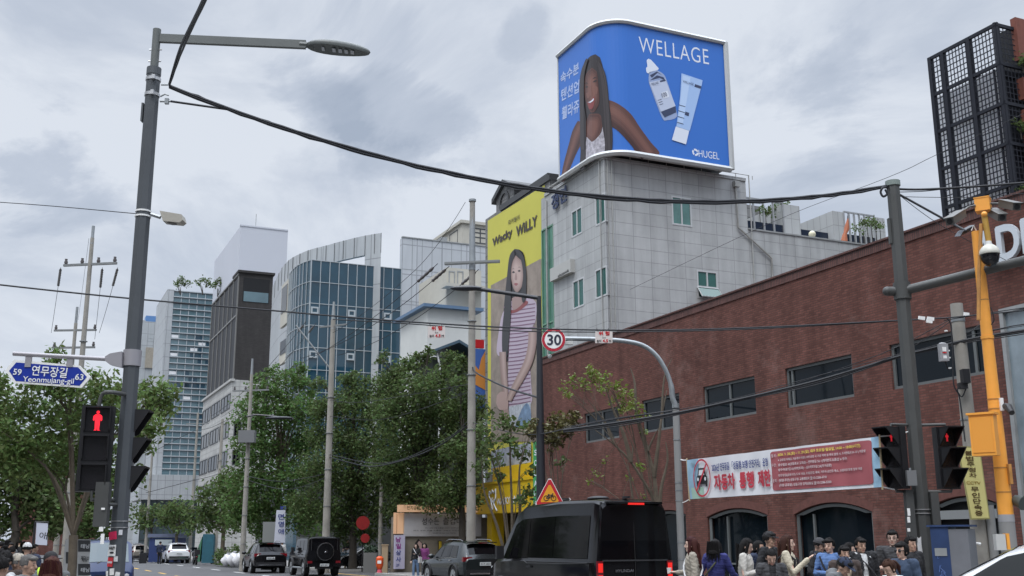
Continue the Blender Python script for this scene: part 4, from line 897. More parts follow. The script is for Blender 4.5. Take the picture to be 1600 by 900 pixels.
# ================================================================ black lattice tower and brown terraces, upper right
ulx = 33.0; ct = ray(1555, 37); vl = hit(1555, 38, 'u', ulx)[0]
tl = thing('lattice_tower', 'black steel lattice screened tower rising behind the brick roof', 'tower')
zl0, zl1 = 7.5, zat(1556, 38, 'v', vl); ue = hit(1453, 94, 'v', vl)[0]; vr_ = hit(1594, 47, 'u', ulx)[0]
iron = mat('black_iron', (.015, .017, .024), .6, spec=.25)
P_mid = [zl1 - k * (zl1 - zl0) / 9.0 for k in range(10)]
def lattice(axis, val, a0, a1, nb, name, rows=7):
    b = MB()
    for i in range(nb + 1): a = a0 + (a1 - a0) * (i / nb if nb == 1 else (0, .40, .80, 1)[i]); fbox(b, axis, val, a - .10, a + .10, zl0, zl1, -.08, .08, iron)
    for z in P_mid: fbox(b, axis, val, a0 - .12, a1 + .12, z - .08, z + .08, -.06, .06, iron)
    n = 20 if nb == 3 else 7
    for i in range(n + 1): a = a0 + (a1 - a0) * i / n; fbox(b, axis, val, a - .022, a + .022, zl0, zl1, -.012, .012, iron)
    N = 9 * rows
    for j in range(N + 1): z = zl0 + (zl1 - zl0) * j / N; fbox(b, axis, val, a0, a1, z - .024, z + .024, -.010, .010, iron)
    return b.build(name, tl)
lattice('v', vl, ulx, ue, 3, 'lattice_screen'); lattice('u', ulx, vl, vr_, 1, 'lattice_screen')
b = MB(); milky = mat('milky_panel', (.80, .82, .88), .5, trans=.55)
b.add([uv(ulx + .1, vl + .14, zl0), uv(ue - .1, vl + .14, zl0), uv(ue - .1, vl + .14, P_mid[1] - .1), uv(ulx + .1, vl + .14, P_mid[1] - .1)], [(0, 1, 2, 3)], milky); b.build('backing_panel', tl)
b = MB(); fbox(b, 'u', ulx, vl + .1, vr_, zl0, P_mid[1] - .1, -.5, -.4, iron); b.ubox(ulx + .3, ue - .2, vl + .3, vl + 4.8, P_mid[1] - .4, P_mid[1] - .1, iron)
b.build('inner_wall', tl)
for k in range(5): b = MB(); b.ubox(ue - .9 - k * .55, ue - .6 - k * .55, vl + 2.0, vl + 4.6, P_mid[1], P_mid[0] - .8 - k * .35, iron); b.build('roof_step', tl)
tb = thing('terrace_building', 'rust brown terraced building with planted balconies at the top right edge', 'building')
ub2 = ulx - .2; vt = hit(1590, 60, 'u', ub2)[0] if False else hit(1590, 60, 'u', ulx - .2)[0]; rust = mat('rust_brick', (.165, .052, .034), .8, var=.2)
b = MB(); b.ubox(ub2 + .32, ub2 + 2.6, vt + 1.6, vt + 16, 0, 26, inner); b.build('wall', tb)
for k, (ya, yb_) in enumerate(((30, 92), (122, 152), (170, 186), (208, 240), (256, 284))):
    z1, z0 = zat(1592, ya - 2, 'u', ub2), zat(1592, yb_, 'u', ub2)
    b = MB(); b.ubox(ub2 - .06 * k, ub2 + .3, vt - .04 * k, vt + 16, z0, z1, rust); b.build('balcony', tb)
# ================================================================ street furniture: poles, signs, signals, cables
def vpole(mb, px, Y, z0, z1, r0, r1, m, n=12, dz=None):
    p = gp(px, Y); k = 6
    mb.tube([p + ZD * (z0 + (z1 - z0) * i / k) for i in range(k + 1)], [r0 + (r1 - r0) * i / k for i in range(k + 1)], m, n); return p
def band(mb, p, z, r, h=.06, m=None): mb.tube([p + ZD * z, p + ZD * (z + h)], r, m or steel, 14)
XV, YV = Vector((1, 0, 0)), Vector((0, 1, 0))
TOCAM = lambda p: Vector((CO.x - p.x, CO.y - p.y, 0)).normalized()
def face_axes(p, yaw=0.0):                 # right / up axes of a sheet at p that faces the camera, turned by yaw
    n = TOCAM(p); c, s = math.cos(yaw), math.sin(yaw); n = Vector((n.x * c - n.y * s, n.x * s + n.y * c, 0)); return Vector((-n.y, n.x, 0)), n
# ---- big lamp pole on the left
YL = 16.0; LPX = 184.5
ft = thing('street_lamp', 'tall dark grey lamp pole at left carrying the blue street name sign', 'street lamp')
lp = gp(LPX, YL); zj = at(236, 116, YL).z; ztop = at(244, 46, YL).z
b = MB(); b.tube([lp + ZD * z for z in (0, 2, 4, 6, zj)], [.130, .124, .119, .115, .110], pole_grey, 8, smooth=False); b.tube([lp, lp + ZD * .06], .28, pole_grey, 10); b.tube([lp + ZD * (zj - .02), lp + ZD * (zj + .10)], .113, pole_grey, 14); b.build('post', ft)
b = MB(); b.tube([lp + ZD * (zj + .08), lp + ZD * ztop], .064, mat('arm_paint', (.12, .13, .125), .5, var=.1), 12)
for z in (zj + .22, zj + .42): b.tube([lp + ZD * z - XV * .10, lp + ZD * z + XV * .10], .012, steel, 6)
b.build('mast', ft)
pe = at(478, 70, YL + .2); ps_ = at(250, 60, YL); d = (pe - ps_).normalized(); up = (ZD - d * d.z).normalized(); n_ = d.cross(up)
b = MB(); b.box((pe + ps_) / 2, ((pe - ps_).length, .07, .135), MATS['arm_paint'], (d, n_, up)); b.build('arm', ft)
pe2 = at(579, 82, YL + .3); c = (pe + pe2) / 2; L = (pe2 - pe).length; dl = (pe2 - pe).normalized(); ul_x = (ZD - dl * dl.z).normalized(); nl_ = dl.cross(ul_x)
b = MB(); b.ell(c, (L / 2, .20, .115), mat('lamp_housing', (.10, .11, .105), .45), (dl, nl_, ul_x), 24, 12, lambda q: Vector((q.x, q.y * (1 - .25 * q.x), q.z if q.z > -.12 else -.12 - .25 * (1 + q.z / 1)))); b.tube([pe - d * .1, pe + dl * .12], .05, MATS['lamp_housing'], 8)
lh = b.build('lamp_head', ft)
b = MB()
for t in (-.44, -.12, .06, .24, .42): b.box(c + dl * (L / 2 * t * 1.05) - ul_x * .036, (.055 if t > -.4 else .045, .13, .010), mat('led_lens', (.42, .44, .46), .3), (dl, nl_, ul_x))
b.build('led_panel', lh)
b = MB()
for z in (zj - .12, zj - .38): band(b, lp, z, .118, .05); b.box(lp + ZD * (z + .02) + TOCAM(lp) * .14, (.05, .05, .07), steel)
b.tube([lp + XV * .13 + ZD * (zj - .18), lp + XV * .24 + ZD * (zj - .18)], .014, galv, 6); b.tube([lp + XV * .13 + ZD * (zj - .46), lp + XV * .3 + ZD * (zj - .46)], .016, galv, 6); b.tube([lp + XV * .13 + ZD * (zj - .38), lp + XV * .2 + ZD * (zj - .34), lp + XV * .26 + ZD * (zj - .36)], .012, galv, 6)
b.box(lp + XV * .24 + ZD * (zj - .46), (.06, .05, .09), galv); b.box(lp - XV * .125 + ZD * (zj - .65), (.03, .1, .3), pole_grey)
b.build('cable_clamp', ft)
zs = at(215, 330, YL).z
s = thing('floodlight', 'small beige floodlight box strapped halfway up the left lamp pole', 'floodlight')
b = MB(); band(b, lp, zs - .02, .121, .025, white_sign); band(b, lp, zs - .10, .122, .025, white_sign); b.tube([lp + XV * .12 + ZD * (zs - .05), lp + XV * .27 + ZD * (zs - .10)], .03, galv, 6); b.build('bracket', s)
a0, a1 = at(250, 333, YL), at(290, 340, YL)
b = MB(); dd = (at(289, 346, YL) - at(252, 341, YL)).normalized(); uu = (ZD - dd * dd.z).normalized(); nn = dd.cross(uu); cc = at(270, 342, YL)
b.prism([cc - dd * .19 + uu * .075 - nn * .1, cc + dd * .15 + uu * .065 - nn * .1, cc + dd * .19 - uu * .02 - nn * .1, cc + dd * .15 - uu * .065 - nn * .1, cc - dd * .11 - uu * .075 - nn * .1], nn * .2, mat('floodlight_beige', (.38, .36, .31), .5)); lh = b.build('housing', s)
b = MB(); b.ell(cc - uu * .07, (.08, .07, .025), mat('lens_dark', (.10, .095, .09), .2), (dd, nn, uu)); b.build('lens', lh)
# ---- blue road name sign
s = thing('street_sign', 'blue hexagonal road name sign hanging from a grey bracket arm at left', 'street sign')
zr = at(200, 560, YL).z; b = MB(); lg = mat('sign_arm_grey', (.33, .32, .34), .45, .2)
b.tube([lp + ZD * (zr - .12), lp + ZD * (zr + .12)], .132, lg, 16); q0, q1 = at(186, 561, YL - .05), at(164, 558, YL - .05)
b.prism([at(190, 549, YL - .15), at(172, 552, YL - .15), at(164, 557, YL - .15), at(164, 564, YL - .15), at(172, 570, YL - .15), at(190, 574, YL - .15)], YV * .1, lg); b.build('clamp', s)
b = MB(); A, B = at(21, 552.5, YL - .1), at(168, 561, YL - .1); b.tube([A, B], .034, lg, 10)
for x in (45, 110): p = at(x, 559, YL - .1); b.box(p - ZD * .06, (.09, .03, .16), lg)
b.build('arm', s)
Psg = Plane(at(75, 584, YL - .1), (at(142, 584, YL - .1) - at(8, 580, YL - .1)), ZD)
hexo = [(8, 581), (22, 564), (125, 569.5), (142, 587), (127, 604), (20, 600)]; hexi = [(14, 581.5), (26, 568), (123, 572.5), (136, 587), (124, 601), (24, 597)]
b = MB(); b.prism([Psg.px(x, y) for x, y in hexo], Psg.n * -.03, white_sign); b.build('plate', s)
b = MB(); b.poly([Psg.px(x, y, .004) for x, y in hexi], mat('sign_blue', (.012, .035, .30), .4)); b.build('face', s)
b = MB(); wt = mat('sign_letter_white', (.78, .79, .80), .5)
Psg.txt(b, '59', (20, 587.5), (33, 588), 9.5, wt, .008, bold=.02); Psg.txt(b, '63', (117, 592), (130, 592.5), 9.5, wt, .008, bold=.02)
Psg.txt(b, '연무장길', (48.5, 587.5), (104, 590), 16, wt, .008, bold=.02); Psg.txt(b, 'Yeonmujang-gil', (34.5, 600.2), (114.5, 601.2), 11, wt, .008, bold=.012); b.build('lettering', s)
# ---- signal heads
sig_black = mat('signal_black', (.010, .010, .012), .45)
def signal(px, ytop, ybot, Y, wpx, yaw, lit, label, bracket=None, visor=.26):
    t = thing('traffic_signal', label, 'traffic signal'); p0, p1 = at(px, ytop, Y), at(px, ybot, Y); p0.x = p1.x = (p0.x + p1.x) / 2; p1.y = p0.y
    ax, n = face_axes(p0, yaw); H = p0.z - p1.z; Wd = wpx * Y / 1745; c = (p0 + p1) / 2
    b = MB(); b.box(c - n * .08, (Wd, H, .16), sig_black, (ax, ZD, n)); b.build('housing', t)
    for k in range(3):
        cz = p0.z - H * (k + .5) / 3; cc = Vector((c.x, c.y, cz)); e = H / 3 * .44
        b = MB(); r = .035
        b.box(cc + ax * 0 + ZD * e + n * (visor / 2), (e * 2, .02, visor), sig_black, (ax, ZD, n))
        for sg in (-1, 1): b.prism([cc + ax * (sg * e) + ZD * e, cc + ax * (sg * e) - ZD * e, cc + ax * (sg * e) - ZD * (e * .8) + n * .05, cc + ax * (sg * e) + ZD * (e * .95) + n * visor], ax * (-sg * .015), sig_black)
        vz = b.build('visor', t)
        b = MB(); b.box(cc + n * .004, (e * 1.9, e * 1.9, .012), mat('signal_lens_dark', (.012, .011, .013), .25), (ax, ZD, n)); ln = b.build('lens', t)
        if k == 0 and lit:
            red = mat('signal_red_led', (.5, .01, .02), .4, emit=(1.0, .02, .04), estr=1.2) if visor < .2 else mat('signal_red_led_shaded', (.4, .01, .02), .4, emit=(1.0, .03, .05), estr=.42)
            b = MB(); S = e * 1.0; o = cc + n * .014
            def q(pts): b.poly([o + ax * (x * S) + ZD * (y * S) for x, y in pts], red)
            S *= (1.0 if visor < .2 else .55); q([(-.10 + .13 * math.cos(a) + .10, .60 + .14 * math.sin(a)) for a in [i * math.pi / 5 for i in range(10)]])
            q([(-.17, .44), (.17, .44), (.33, .30), (.36, -.02), (.27, -.10), (.20, .02), (.19, -.18), (.17, -.78), (.26, -.86), (.03, -.86), (0, -.25), (-.03, -.86), (-.26, -.86), (-.17, -.78), (-.19, -.18), (-.20, .02), (-.27, -.10), (-.36, -.02), (-.33, .30)])
            b.build('standing_figure', ln)
    return t, c, ax, n
t, c, ax, n = signal(149, 634, 768, YL - .35, 50, rad(-6), True, 'three lens pedestrian signal with glowing red figure on the left pole', visor=.10)
b = MB(); zt1 = c.z + .68
b.tube(spline([c + ZD * .60, c + ZD * .78 + XV * .04, c + ZD * .80 + XV * .2, Vector((lp.x, lp.y, c.z + .80))], 4), .03, pole_dark, 8); b.tube([c - ZD * .60, c - ZD * .72, Vector((lp.x, lp.y, c.z - .72))], .028, pole_dark, 8); b.build('bracket', t)
tt, c2, ax2, n2 = signal(206, 640, 772, YL + .15, 12, rad(78), False, 'pedestrian signal seen edge on behind the left pole', visor=.24)
b = MB(); b.tube([c2 - ZD * .70, Vector((lp.x, lp.y, c2.z - .70))], .028, pole_dark, 8); b.box(c2 + Vector((.02, -.1, -.32)), (.10, .06, .30), mat('box_grey', (.16, .165, .17), .5)); b.build('bracket', tt)
s = thing('cabinet', 'narrow dark control box with pale labels beside the left lamp pole', 'cabinet'); p = at(160, 788, YL - .3)
b = MB(); b.box(p + ZD * 0 + TOCAM(p) * .0, (.19, .12, .62), pole_dark); b.tube([p + XV * .08, Vector((lp.x, lp.y, p.z))], .03, pole_dark, 6); b.build('body', s)
b = MB(); 
for (x, y, w_, h_) in ((161, 795, .05, .03), (158, 827, .06, .06), (160, 842, .05, .14)): q = at(x, y, YL - .375); b.box(q, (w_, .006, h_), white_sign)
b.build('sticker', s)
# ---- stickers and straps on the pole
st_ = [(181, 837, 14, 12, (.62, .02, .09), 'pink square'), (193, 832, 5.5, 8, (.6, .6, .62), 'small white tall'), (180, 860, 13, 17, (.72, .72, .70), 'white printed'), (177, 878, 10, 14, (.5, .03, .04), 'red lettered'), (186, 873, 6, 8, (.55, .56, .56), 'small grey'), (180, 893, 7, 10, (.66, .66, .64), 'small torn white'), (171, 897, 6, 10, (.62, .62, .60), 'ragged white edge'), (188, 898, 7, 9, (.62, .62, .60), 'ragged white corner')]
for i, (x, y, w_, h_, c_, nm) in enumerate(st_):
    q = at(x, y, YL); off = (q.x - lp.x - (q.z) * 0) ; rr = .147; dx = max(-.115, min(.115, q.x - lp.x)); a = math.asin(dx / .135)
    n_ = Vector((math.sin(a), -math.cos(a), 0)); ax_ = Vector((math.cos(a), math.sin(a), 0)); cc = Vector((lp.x, lp.y, q.z)) + n_ * .133
    W_, H_ = w_ * YL / 1745 / 2, h_ * YL / 1745 / 2; tl_ = rad((8, 0, 0, -4, 0, 3, 8, -9)[i]); ax_r = ax_ * math.cos(tl_) + ZD * math.sin(tl_); up_ = ZD * math.cos(tl_) - ax_ * math.sin(tl_)
    b = MB(); b.box(cc, (W_ * 2, H_ * 2, .004), mat('paper_%d' % i, c_, .6, var=.25, vscale=20), (ax_r, up_, n_)); so_ = tag(b.build('sticker'), '%s sticker on the lower left lamp pole' % nm, 'sticker')
    if i in (2, 3):
        b = MB(); text(b, ('WEZT', 'NO WAY UP')[i - 2], cc - ax_r * W_ * .8 + up_ * (H_ * .15 if i == 2 else -H_ * .3) + n_ * .004, ax_r, up_, W_ * 1.6, H_ * .5, black_ink if i == 2 else wt, bold=.04)
        if i == 2: b.ell(cc - up_ * H_ * .4 + n_ * .004, (W_ * .6, H_ * .18, .002), black_ink, (ax_r, up_, n_))
        b.build('lettering', so_)
b = MB(); 
for y in (815, 825): band(b, lp, at(185, y, YL).z, .131, .012)
b.build('strap', ft)
# ---- signal pole at right with its mast arm
YR = 20.0; RX = 1440; rp = gp(RX + 4, YR); zt_ = at(1396, 291, YR).z
ft = thing('signal_pole', 'dark grey signal pole with a long mast arm standing over the crowd', 'pole')
b = MB(); b.tube([rp + ZD * z for z in (0, 2.2, 4.5, zt_)], [.165, .150, .140, .125], pole_dark, 8, smooth=False); b.tube([rp, rp + ZD * .08], .30, pole_dark, 10); b.tube([rp + ZD * zt_, rp + ZD * (zt_ + .10)], .142, mat('cap_green', (.20, .24, .22), .6), 12); b.build('post', ft)
b = MB(); za = at(1412, 455, YR).z; A = rp + ZD * za - XV * .28; Bq = at(1620, 402, YR - 1.6); b.tube([A, rp + ZD * za, Bq, Bq + (Bq - A) * .4], [.088, .09, .085, .075], pole_dark, 12); b.ell(A, (.09, .09, .09), pole_dark); b.tube([rp + ZD * (za - .16), rp + ZD * (za + .16)], .16, pole_dark, 12); b.build('mast_arm', ft)
b = MB()
for z in (at(1440, 803, YR).z, at(1440, 797, YR).z): band(b, rp, z, .163, .016, mat('strap_grey', (.25, .25, .25), .5))
b.box(rp + ZD * (zt_ - .9) - XV * .14, (.04, .08, .5), pole_dark); b.build('strap', ft)
for (px, yaw, lb, sd) in ((1396, rad(38), 'left one of the paired signals on the right pole, visors facing left', -1), (1482, rad(-32), 'right one of the paired signals on the right pole, visors facing right', 1)):
    t, c, ax, n = signal(px, 667, 764, YR - .1, 33, -yaw if False else (-yaw), True, lb, visor=.34)
    b = MB()
    for z in (c.z + .60, c.z - .60): b.tube([c + ZD * (z - c.z) * .93, c + ZD * (z - c.z), Vector((rp.x, rp.y, z))], .026, pole_dark, 8)
    b.build('bracket', t)
s = MB(); p = at(1423, 747, YR - .25); s.box(p, (.17, .14, .27), mat('box_grey')); s.tube([p + ZD * .13, p + ZD * .18], .02, galv, 6); tag(s.build('junction_box'), 'small grey junction box beside the lower left signal', 'junction box')
s = MB(); p = at(1422, 806, YR - .1); s.box(p, (.13, .16, .92), pole_dark); tag(s.build('push_button_cabinet'), 'narrow dark cabinet with pale stickers on the right signal pole', 'cabinet')
s2 = MB()
for (y, h_) in ((800, .13), (812, .1), (828, .06)): s2.box(at(1420, y, YR - .19), (.05, .006, h_), white_sign)
s2.build('sticker', bpy.data.objects['push_button_cabinet'])
s = MB(); p = at(1461, 806, YR - .1); s.box(p, (.14, .14, .84), pole_dark); tag(s.build('cabinet'), 'narrow dark cabinet right of the signal pole over the blue locker', 'cabinet')
for (x, y, w_, h_, c_, nm) in ((1437, 855, 9, 34, (.55, .55, .55), 'torn white paper strip'), (1440, 880, 8, 13, (.66, .55, .58), 'pink heart'), (1441, 892, 6, 5, (.5, .5, .5), 'tiny grey')):
    q = at(x, y, YR - .168); b = MB(); b.prism([q + XV * (sx * w_ * YR / 3490 * f1) + ZD * (sz * h_ * YR / 3490 * f2) for sx, sz, f1, f2 in ((-1, -1, .6, 1), (.2, -.9, 1, 1), (1, -.6, .9, 1), (.7, .3, 1, 1), (1, 1, .8, .95), (0, .8, 1, 1), (-1, 1, 1, 1), (-.7, 0, 1, 1))], YV * .004, mat('paper_' + nm[:4], c_, .7, var=.3, vscale=15)); tag(b.build('sticker'), '%s sticker on the right signal pole' % nm, 'sticker')
# ---- blue and grey cabinet, street level
p = gp(1486, 19.2); s = thing('utility_locker', 'blue and grey metal locker covered in scribbles by the right pole', 'locker'); zt1 = at(1480, 823, 19.0).z
b = MB(); bl_ = mat('locker_blue', (.024, .048, .125), .5, var=.2); ax, n = face_axes(p, rad(-16)); b.box(p - ax * .12 + ZD * (zt1 / 2), (.30, .45, zt1), bl_, (ax, n, ZD)); b.build('side_panel', s)
b = MB(); b.box(p + ax * .19 + ZD * (zt1 / 2 - .02), (.32, .44, zt1 - .04), mat('locker_grey', (.16, .165, .18), .5, var=.1), (ax, n, ZD)); b.build('door', s)
b = MB(); b.box(p + ax * .03 + ZD * (zt1 + .015), (.70, .50, .03), bl_, (ax, n, ZD)); b.build('lid', s)
b = MB(); b.box(p - ax * .12 + n * .23 + ZD * (zt1 - .42), (.2, .008, .13), lgrey, (ax, n, ZD)); b.build('notice', s)
b = MB(); random.seed(8)
for k in range(7):
    x0, z0 = -.12 + random.uniform(-.1, .1), zt1 - random.uniform(.5, .9); pts = [p + ax * (x0 + random.uniform(-.05, .05)) + n * .228 + ZD * (z0 + random.uniform(-.08, .08)) for _ in range(4)]; b.tube(spline(pts, 3), .004, mat('scribble', (.10, .17, .4), .6), 4)
b.build('scribble', s)
s = thing('rack', 'slim metal rack of small signs between locker and yellow notice board', 'rack'); p = gp(1503, 19.6); b = MB()
b.box(p + ZD * .85, (.10, .12, 1.7), dgrey)
for k in range(3): b.box(p + ZD * (1.25 + k * .15) - YV * .08, (.12, .03, .10), mat('rack_plate', (.28, .28, .28), .4))
b.build('body', s)
# ---- concrete pole with the yellow notice board
YC = 22.0; ft = thing('utility_pole', 'short concrete pole with meter box behind the yellow notice board', 'utility pole'); cp = gp(1531, YC); zc_ = at(1476, 475, YC).z
b = MB(); b.tube([cp + ZD * z for z in (0, 3, zc_)], [.18, .15, .125], conc, 14); b.build('post', ft)
b = MB(); m_ = at(1474, 551, YC - .25); b.box(m_, (.17, .12, .35), mat('meter_grey', (.30, .30, .31), .5)); b.ell(m_ + ZD * .17, (.085, .06, .04), MATS['meter_grey']); mo = b.build('meter_box', ft)
b = MB(); b.box(m_ + ZD * .06 - YV * .064, (.08, .006, .09), white_sign); b.box(m_ - ZD * .01 - YV * .064, (.08, .006, .025), red_sign); b.box(m_ - ZD * .10 - YV * .064, (.07, .006, .06), white_sign); b.build('label_plate', mo)
b = MB(); c0 = at(1487, 500, YC - .2)
b.tube(spline([at(1480, 497, YC - .2), at(1486, 510, YC - .2), at(1489, 560, YC - .2), at(1490, 600, YC - .2), at(1498, 617, YC - .2), at(1502, 640, YC - .2), at(1508, 690, YC - .2)], 4), .014, cable_m, 6)
b.tube(spline([at(1476, 560, YC - .2), at(1480, 575, YC - .2), at(1486, 578, YC - .2)], 4), .012, cable_m, 6)
b.tube(spline([at(1500, 600, YC - .2), at(1496, 610, YC - .2), at(1503, 620, YC - .2), at(1510, 605, YC - .2)], 4), .012, cable_m, 6); b.build('loose_cable', ft)
b = MB(); b.box(at(1508, 588, YC - .3), (.14, .16, .28), sig_black); b.box(at(1504, 603, YC - .25), (.16, .14, .12), plastic); b.build('splice_box', ft)
b = MB()
for y in (517, 548, 559, 575): b.box(at(1478 + (y - 517) * .11, y, YC - .15), (.05, .05, .025), white_sign)
b.tube([cp + ZD * (zc_ - .38), cp + ZD * (zc_ - .30)], .14, galv, 12); b.tube([cp + ZD * 4.0, cp + ZD * 4.03], .155, galv, 12); b.build('cable_clip', ft)
s = thing('notice_board', 'tall yellow vertical notice board with brown lettering on the right', 'sign')
A = [(1496, 697), (1531, 698), (1547, 811), (1517, 812)]; yN = YC - .3; Pn = Plane(at(1520, 755, yN), XV, ZD)
b = MB(); b.prism([Pn.px(*a) for a in A], YV * .03, mat('notice_edge', (.33, .30, .12), .5)); b.build('panel', s)
b = MB(); b.poly([Pn.px(*a, .004) for a in ((1498, 699), (1529.5, 700), (1545, 809), (1518.5, 810))], mat('notice_yellow', (.62, .56, .22), .5)); b.build('face', s)
b = MB(); brn = mat('brown_letters', (.10, .06, .015), .5)
for i, ch in enumerate('불법주정차'): x, y = 1507.2 + i * 1.75, 711.5 + i * 8.7; Pn.txt(b, ch, (x, y), (x + 12, y + .3), 7.3, brn, .008, bold=.03)
Pn.txt(b, 'CCTV', (1510, 756.5), (1532, 757.5), 4.8, mat('ochre_letters', (.34, .20, .02), .5), .008, bold=.02)
for i, ch in enumerate('무인단속중'): x, y = 1517 + i * 1.6, 768.5 + i * 9.3; Pn.txt(b, ch, (x, y), (x + 12.5, y + .3), 8, brn, .008, bold=.03)
b.build('lettering', s)
s = thing('post', 'pale grey double post carrying the yellow notice board', 'post'); b = MB(); q = gp(1551, YC - .15); b.tube([q, q + ZD * at(1545, 790, YC).z], .085, mat('post_grey', (.24, .24, .235), .6), 10); b.build('column', s)
b = MB(); b.tube([at(1512, 845, YC - .3), at(1522, 848, YC - .3), at(1532, 850, YC - .3)], [.05, .02, .03], white_sign, 6); b.build('tie', s)
# ---- orange camera pole
YO = 19.0; ft = thing('camera_pole', 'bright orange camera pole with cabinet at the right edge', 'camera pole'); op = gp(1576, YO); og = mat('pole_orange', (.86, .37, .06), .42, var=.08, vscale=3); ogd = mat('pole_orange_worn', (.42, .20, .05), .6, var=.3, vscale=4)
z2 = at(1573, 804, YO).z; z1_ = at(1520, 362, YO).z
b = MB(); b.tube([op + ZD * z for z in (z2, 4.2, z1_)], [.128, .106, .084], og, 14); b.build('post', ft)
b = MB(); b.tube([op, op + ZD * z2], .130, mat('post_grey'), 14); b.tube([op + ZD * (z2 - .12), op + ZD * z2], .134, mat('post_pale', (.33, .33, .34), .5), 14); b.build('base', ft)
b = MB()
for y, r in ((732, .126), (770, .129), (470, .098), (625, .115), (640, .116)):
    band(b, op, at(1540, y, YO).z, r, .02, ogd)
b.tube([op + ZD * (at(1540, 525, YO).z), op + ZD * (at(1540, 530, YO).z)], .112, og, 14); b.build('band', ft)
# thinner standing mast with the dome and camera head
mp_ = at(1536, 500, YO - .3); top = at(1537.5, 338, YO - .3)
b = MB(); xm = at(1541, 420, YO - .3).x; b.tube([Vector((at(1528, 490, YO - .3).x, mp_.y, mp_.z)), Vector((at(1530.5, 430, YO - .3).x, mp_.y, at(0, 430, YO - .3).z)), Vector((at(1533, 350, YO - .3).x, mp_.y, at(1533, 350, YO - .3).z))], .035, ogd, 8); b.build('side_mast', ft)
b = MB(); b.tube([at(1538, 336, YO - .35), at(1545, 378, YO - .35)], .052, mat('bracket_ochre', (.45, .26, .05), .5, var=.2), 10); b.ell(at(1538, 335, YO - .38), (.055, .055, .055), og); b.build('dome_bracket', ft)
s = thing('dome_camera', 'white domed surveillance camera with a dark lower half on the orange pole', 'camera'); cc = at(1546.5, 397, YO - .4); R_ = 16 * YO / 1745
b = MB(); b.ell(cc, (R_, R_, R_ * 1.05), mat('dome_white', (.60, .59, .52), .4), None, 20, 12, lambda q: q if q.z > -.05 else Vector((q.x, q.y, -.05))); b.tube([cc + ZD * R_ * .9, cc + ZD * R_ * 1.35], .05, white_sign, 10); b.build('shell', s)
b = MB(); b.ell(cc - ZD * .06 * R_, (R_ * .92, R_ * .92, R_ * 1.25), mat('dome_black', (.01, .01, .012), .12), None, 20, 12, lambda q: q if q.z < -.05 else Vector((q.x, q.y, -.05))); b.build('bubble', s)
s = thing('camera_housing', 'orange square housing box topping the camera pole', 'camera box'); cb_ = at(1536, 321, YO - .2); b = MB(); ax, n = face_axes(cb_, rad(-8)); b.box(cb_, (.25, .24, .24), og, (ax, n, ZD)); b.box(cb_ + ZD * .125, (.265, .255, .02), og, (ax, n, ZD)); b.build('body', s)
def bullet(pa, pb, Ya, Yb, r, lab, arm):
    s = thing('bullet_camera', lab, 'camera'); A, B = at(*pa, Ya), at(*pb, Yb); d = (B - A).normalized(); up = (ZD - d * d.z).normalized(); n = d.cross(up)
    b = MB(); b.box((A + B) / 2, ((B - A).length, r * 1.7, r * 1.5), mat('camera_body', (.09, .088, .082), .45), (d, n, up)); b.box((A + B) / 2 + up * r * .85 + d * .03, ((B - A).length * 1.04, r * 2, .012), MATS['camera_body'], (d, n, up)); h = b.build('housing', s)
    b = MB(); b.ell(B + d * .004, (.01, r * .6, r * .6), sig_black, (d, n, up)); b.build('lens', h)
    b = MB(); b.tube(spline([at(*q, YO - .25) for q in arm] + [A], 3), .02, MATS['camera_body'], 6); b.build('bracket', s)
bullet((1503, 334), (1484, 346), YO - .4, YO - .9, .085, 'dark bullet camera angled down to the left of the orange box', [(1524, 321), (1512, 324)])
bullet((1566, 318), (1589, 323), YO - .3, YO - .8, .085, 'dark bullet camera pointing right above the brick wall', [(1547, 318), (1556, 318)])
bullet((1549, 331), (1566, 340), YO - .1, YO - .6, .085, 'dark bullet camera tucked under the orange box on its right', [(1547, 325), (1549, 327)])
s = thing('solar_panel', 'small tilted solar panel on top of the orange pole', 'solar panel'); b = MB()
b.prism([at(1500, 369, YO), at(1520, 359, YO + .1), at(1524, 351, YO + .1), at(1505, 361, YO)], (0, .25, .06), mat('solar_blue', (.03, .035, .045), .25)); b.build('panel', s); b = MB(); b.tube([at(1518, 360, YO), at(1521, 352, YO), at(1532, 373, YO)], .012, white_sign, 5); b.build('strut', s)
s = thing('cabinet', 'orange electrical cabinet hanging on the camera pole', 'cabinet'); cc = at(1538, 680, YO - .35); b = MB(); ax, n = face_axes(cc, rad(-14)); b.box(cc, (.40, .24, .70), og, (ax, n, ZD)); b.build('body', s)
b = MB(); b.box(cc + n * .125, (.34, .012, .60), mat('cabinet_door_orange', (.80, .33, .05), .45), (ax, n, ZD)); b.build('door', s); b = MB(); b.box(cc + ZD * .36, (.46, .30, .035), og, (ax, n, ZD)); b.build('lid', s)
s = MB(); s.box(at(1576, 741, YO - .1), (.05, .18, .34), ogd); tag(s.build('side_box'), 'small orange box strapped to the right of the camera pole', 'box')
s = thing('speaker', 'white box with dark horn strapped high on the orange pole', 'loudspeaker'); b = MB(); b.box(at(1564, 632, YO - .1), (.06, .10, .22), white_sign); b.build('plate', s); b = MB(); b.tube([at(1570, 634, YO - .15), at(1575, 636, YO - .25), at(1581, 645, YO - .4)], [.05, .07, .05], plastic, 8); b.build('horn', s)
s = MB(); s.tube([at(1580, 779, YO), at(1586, 781, YO - .05), at(1600, 786, YO - .2)], [.02, .09, .13], mat('horn_green', (.06, .075, .07), .5), 10); tag(s.build('horn_speaker'), 'dark green horn at the right edge beside the orange pole', 'loudspeaker')
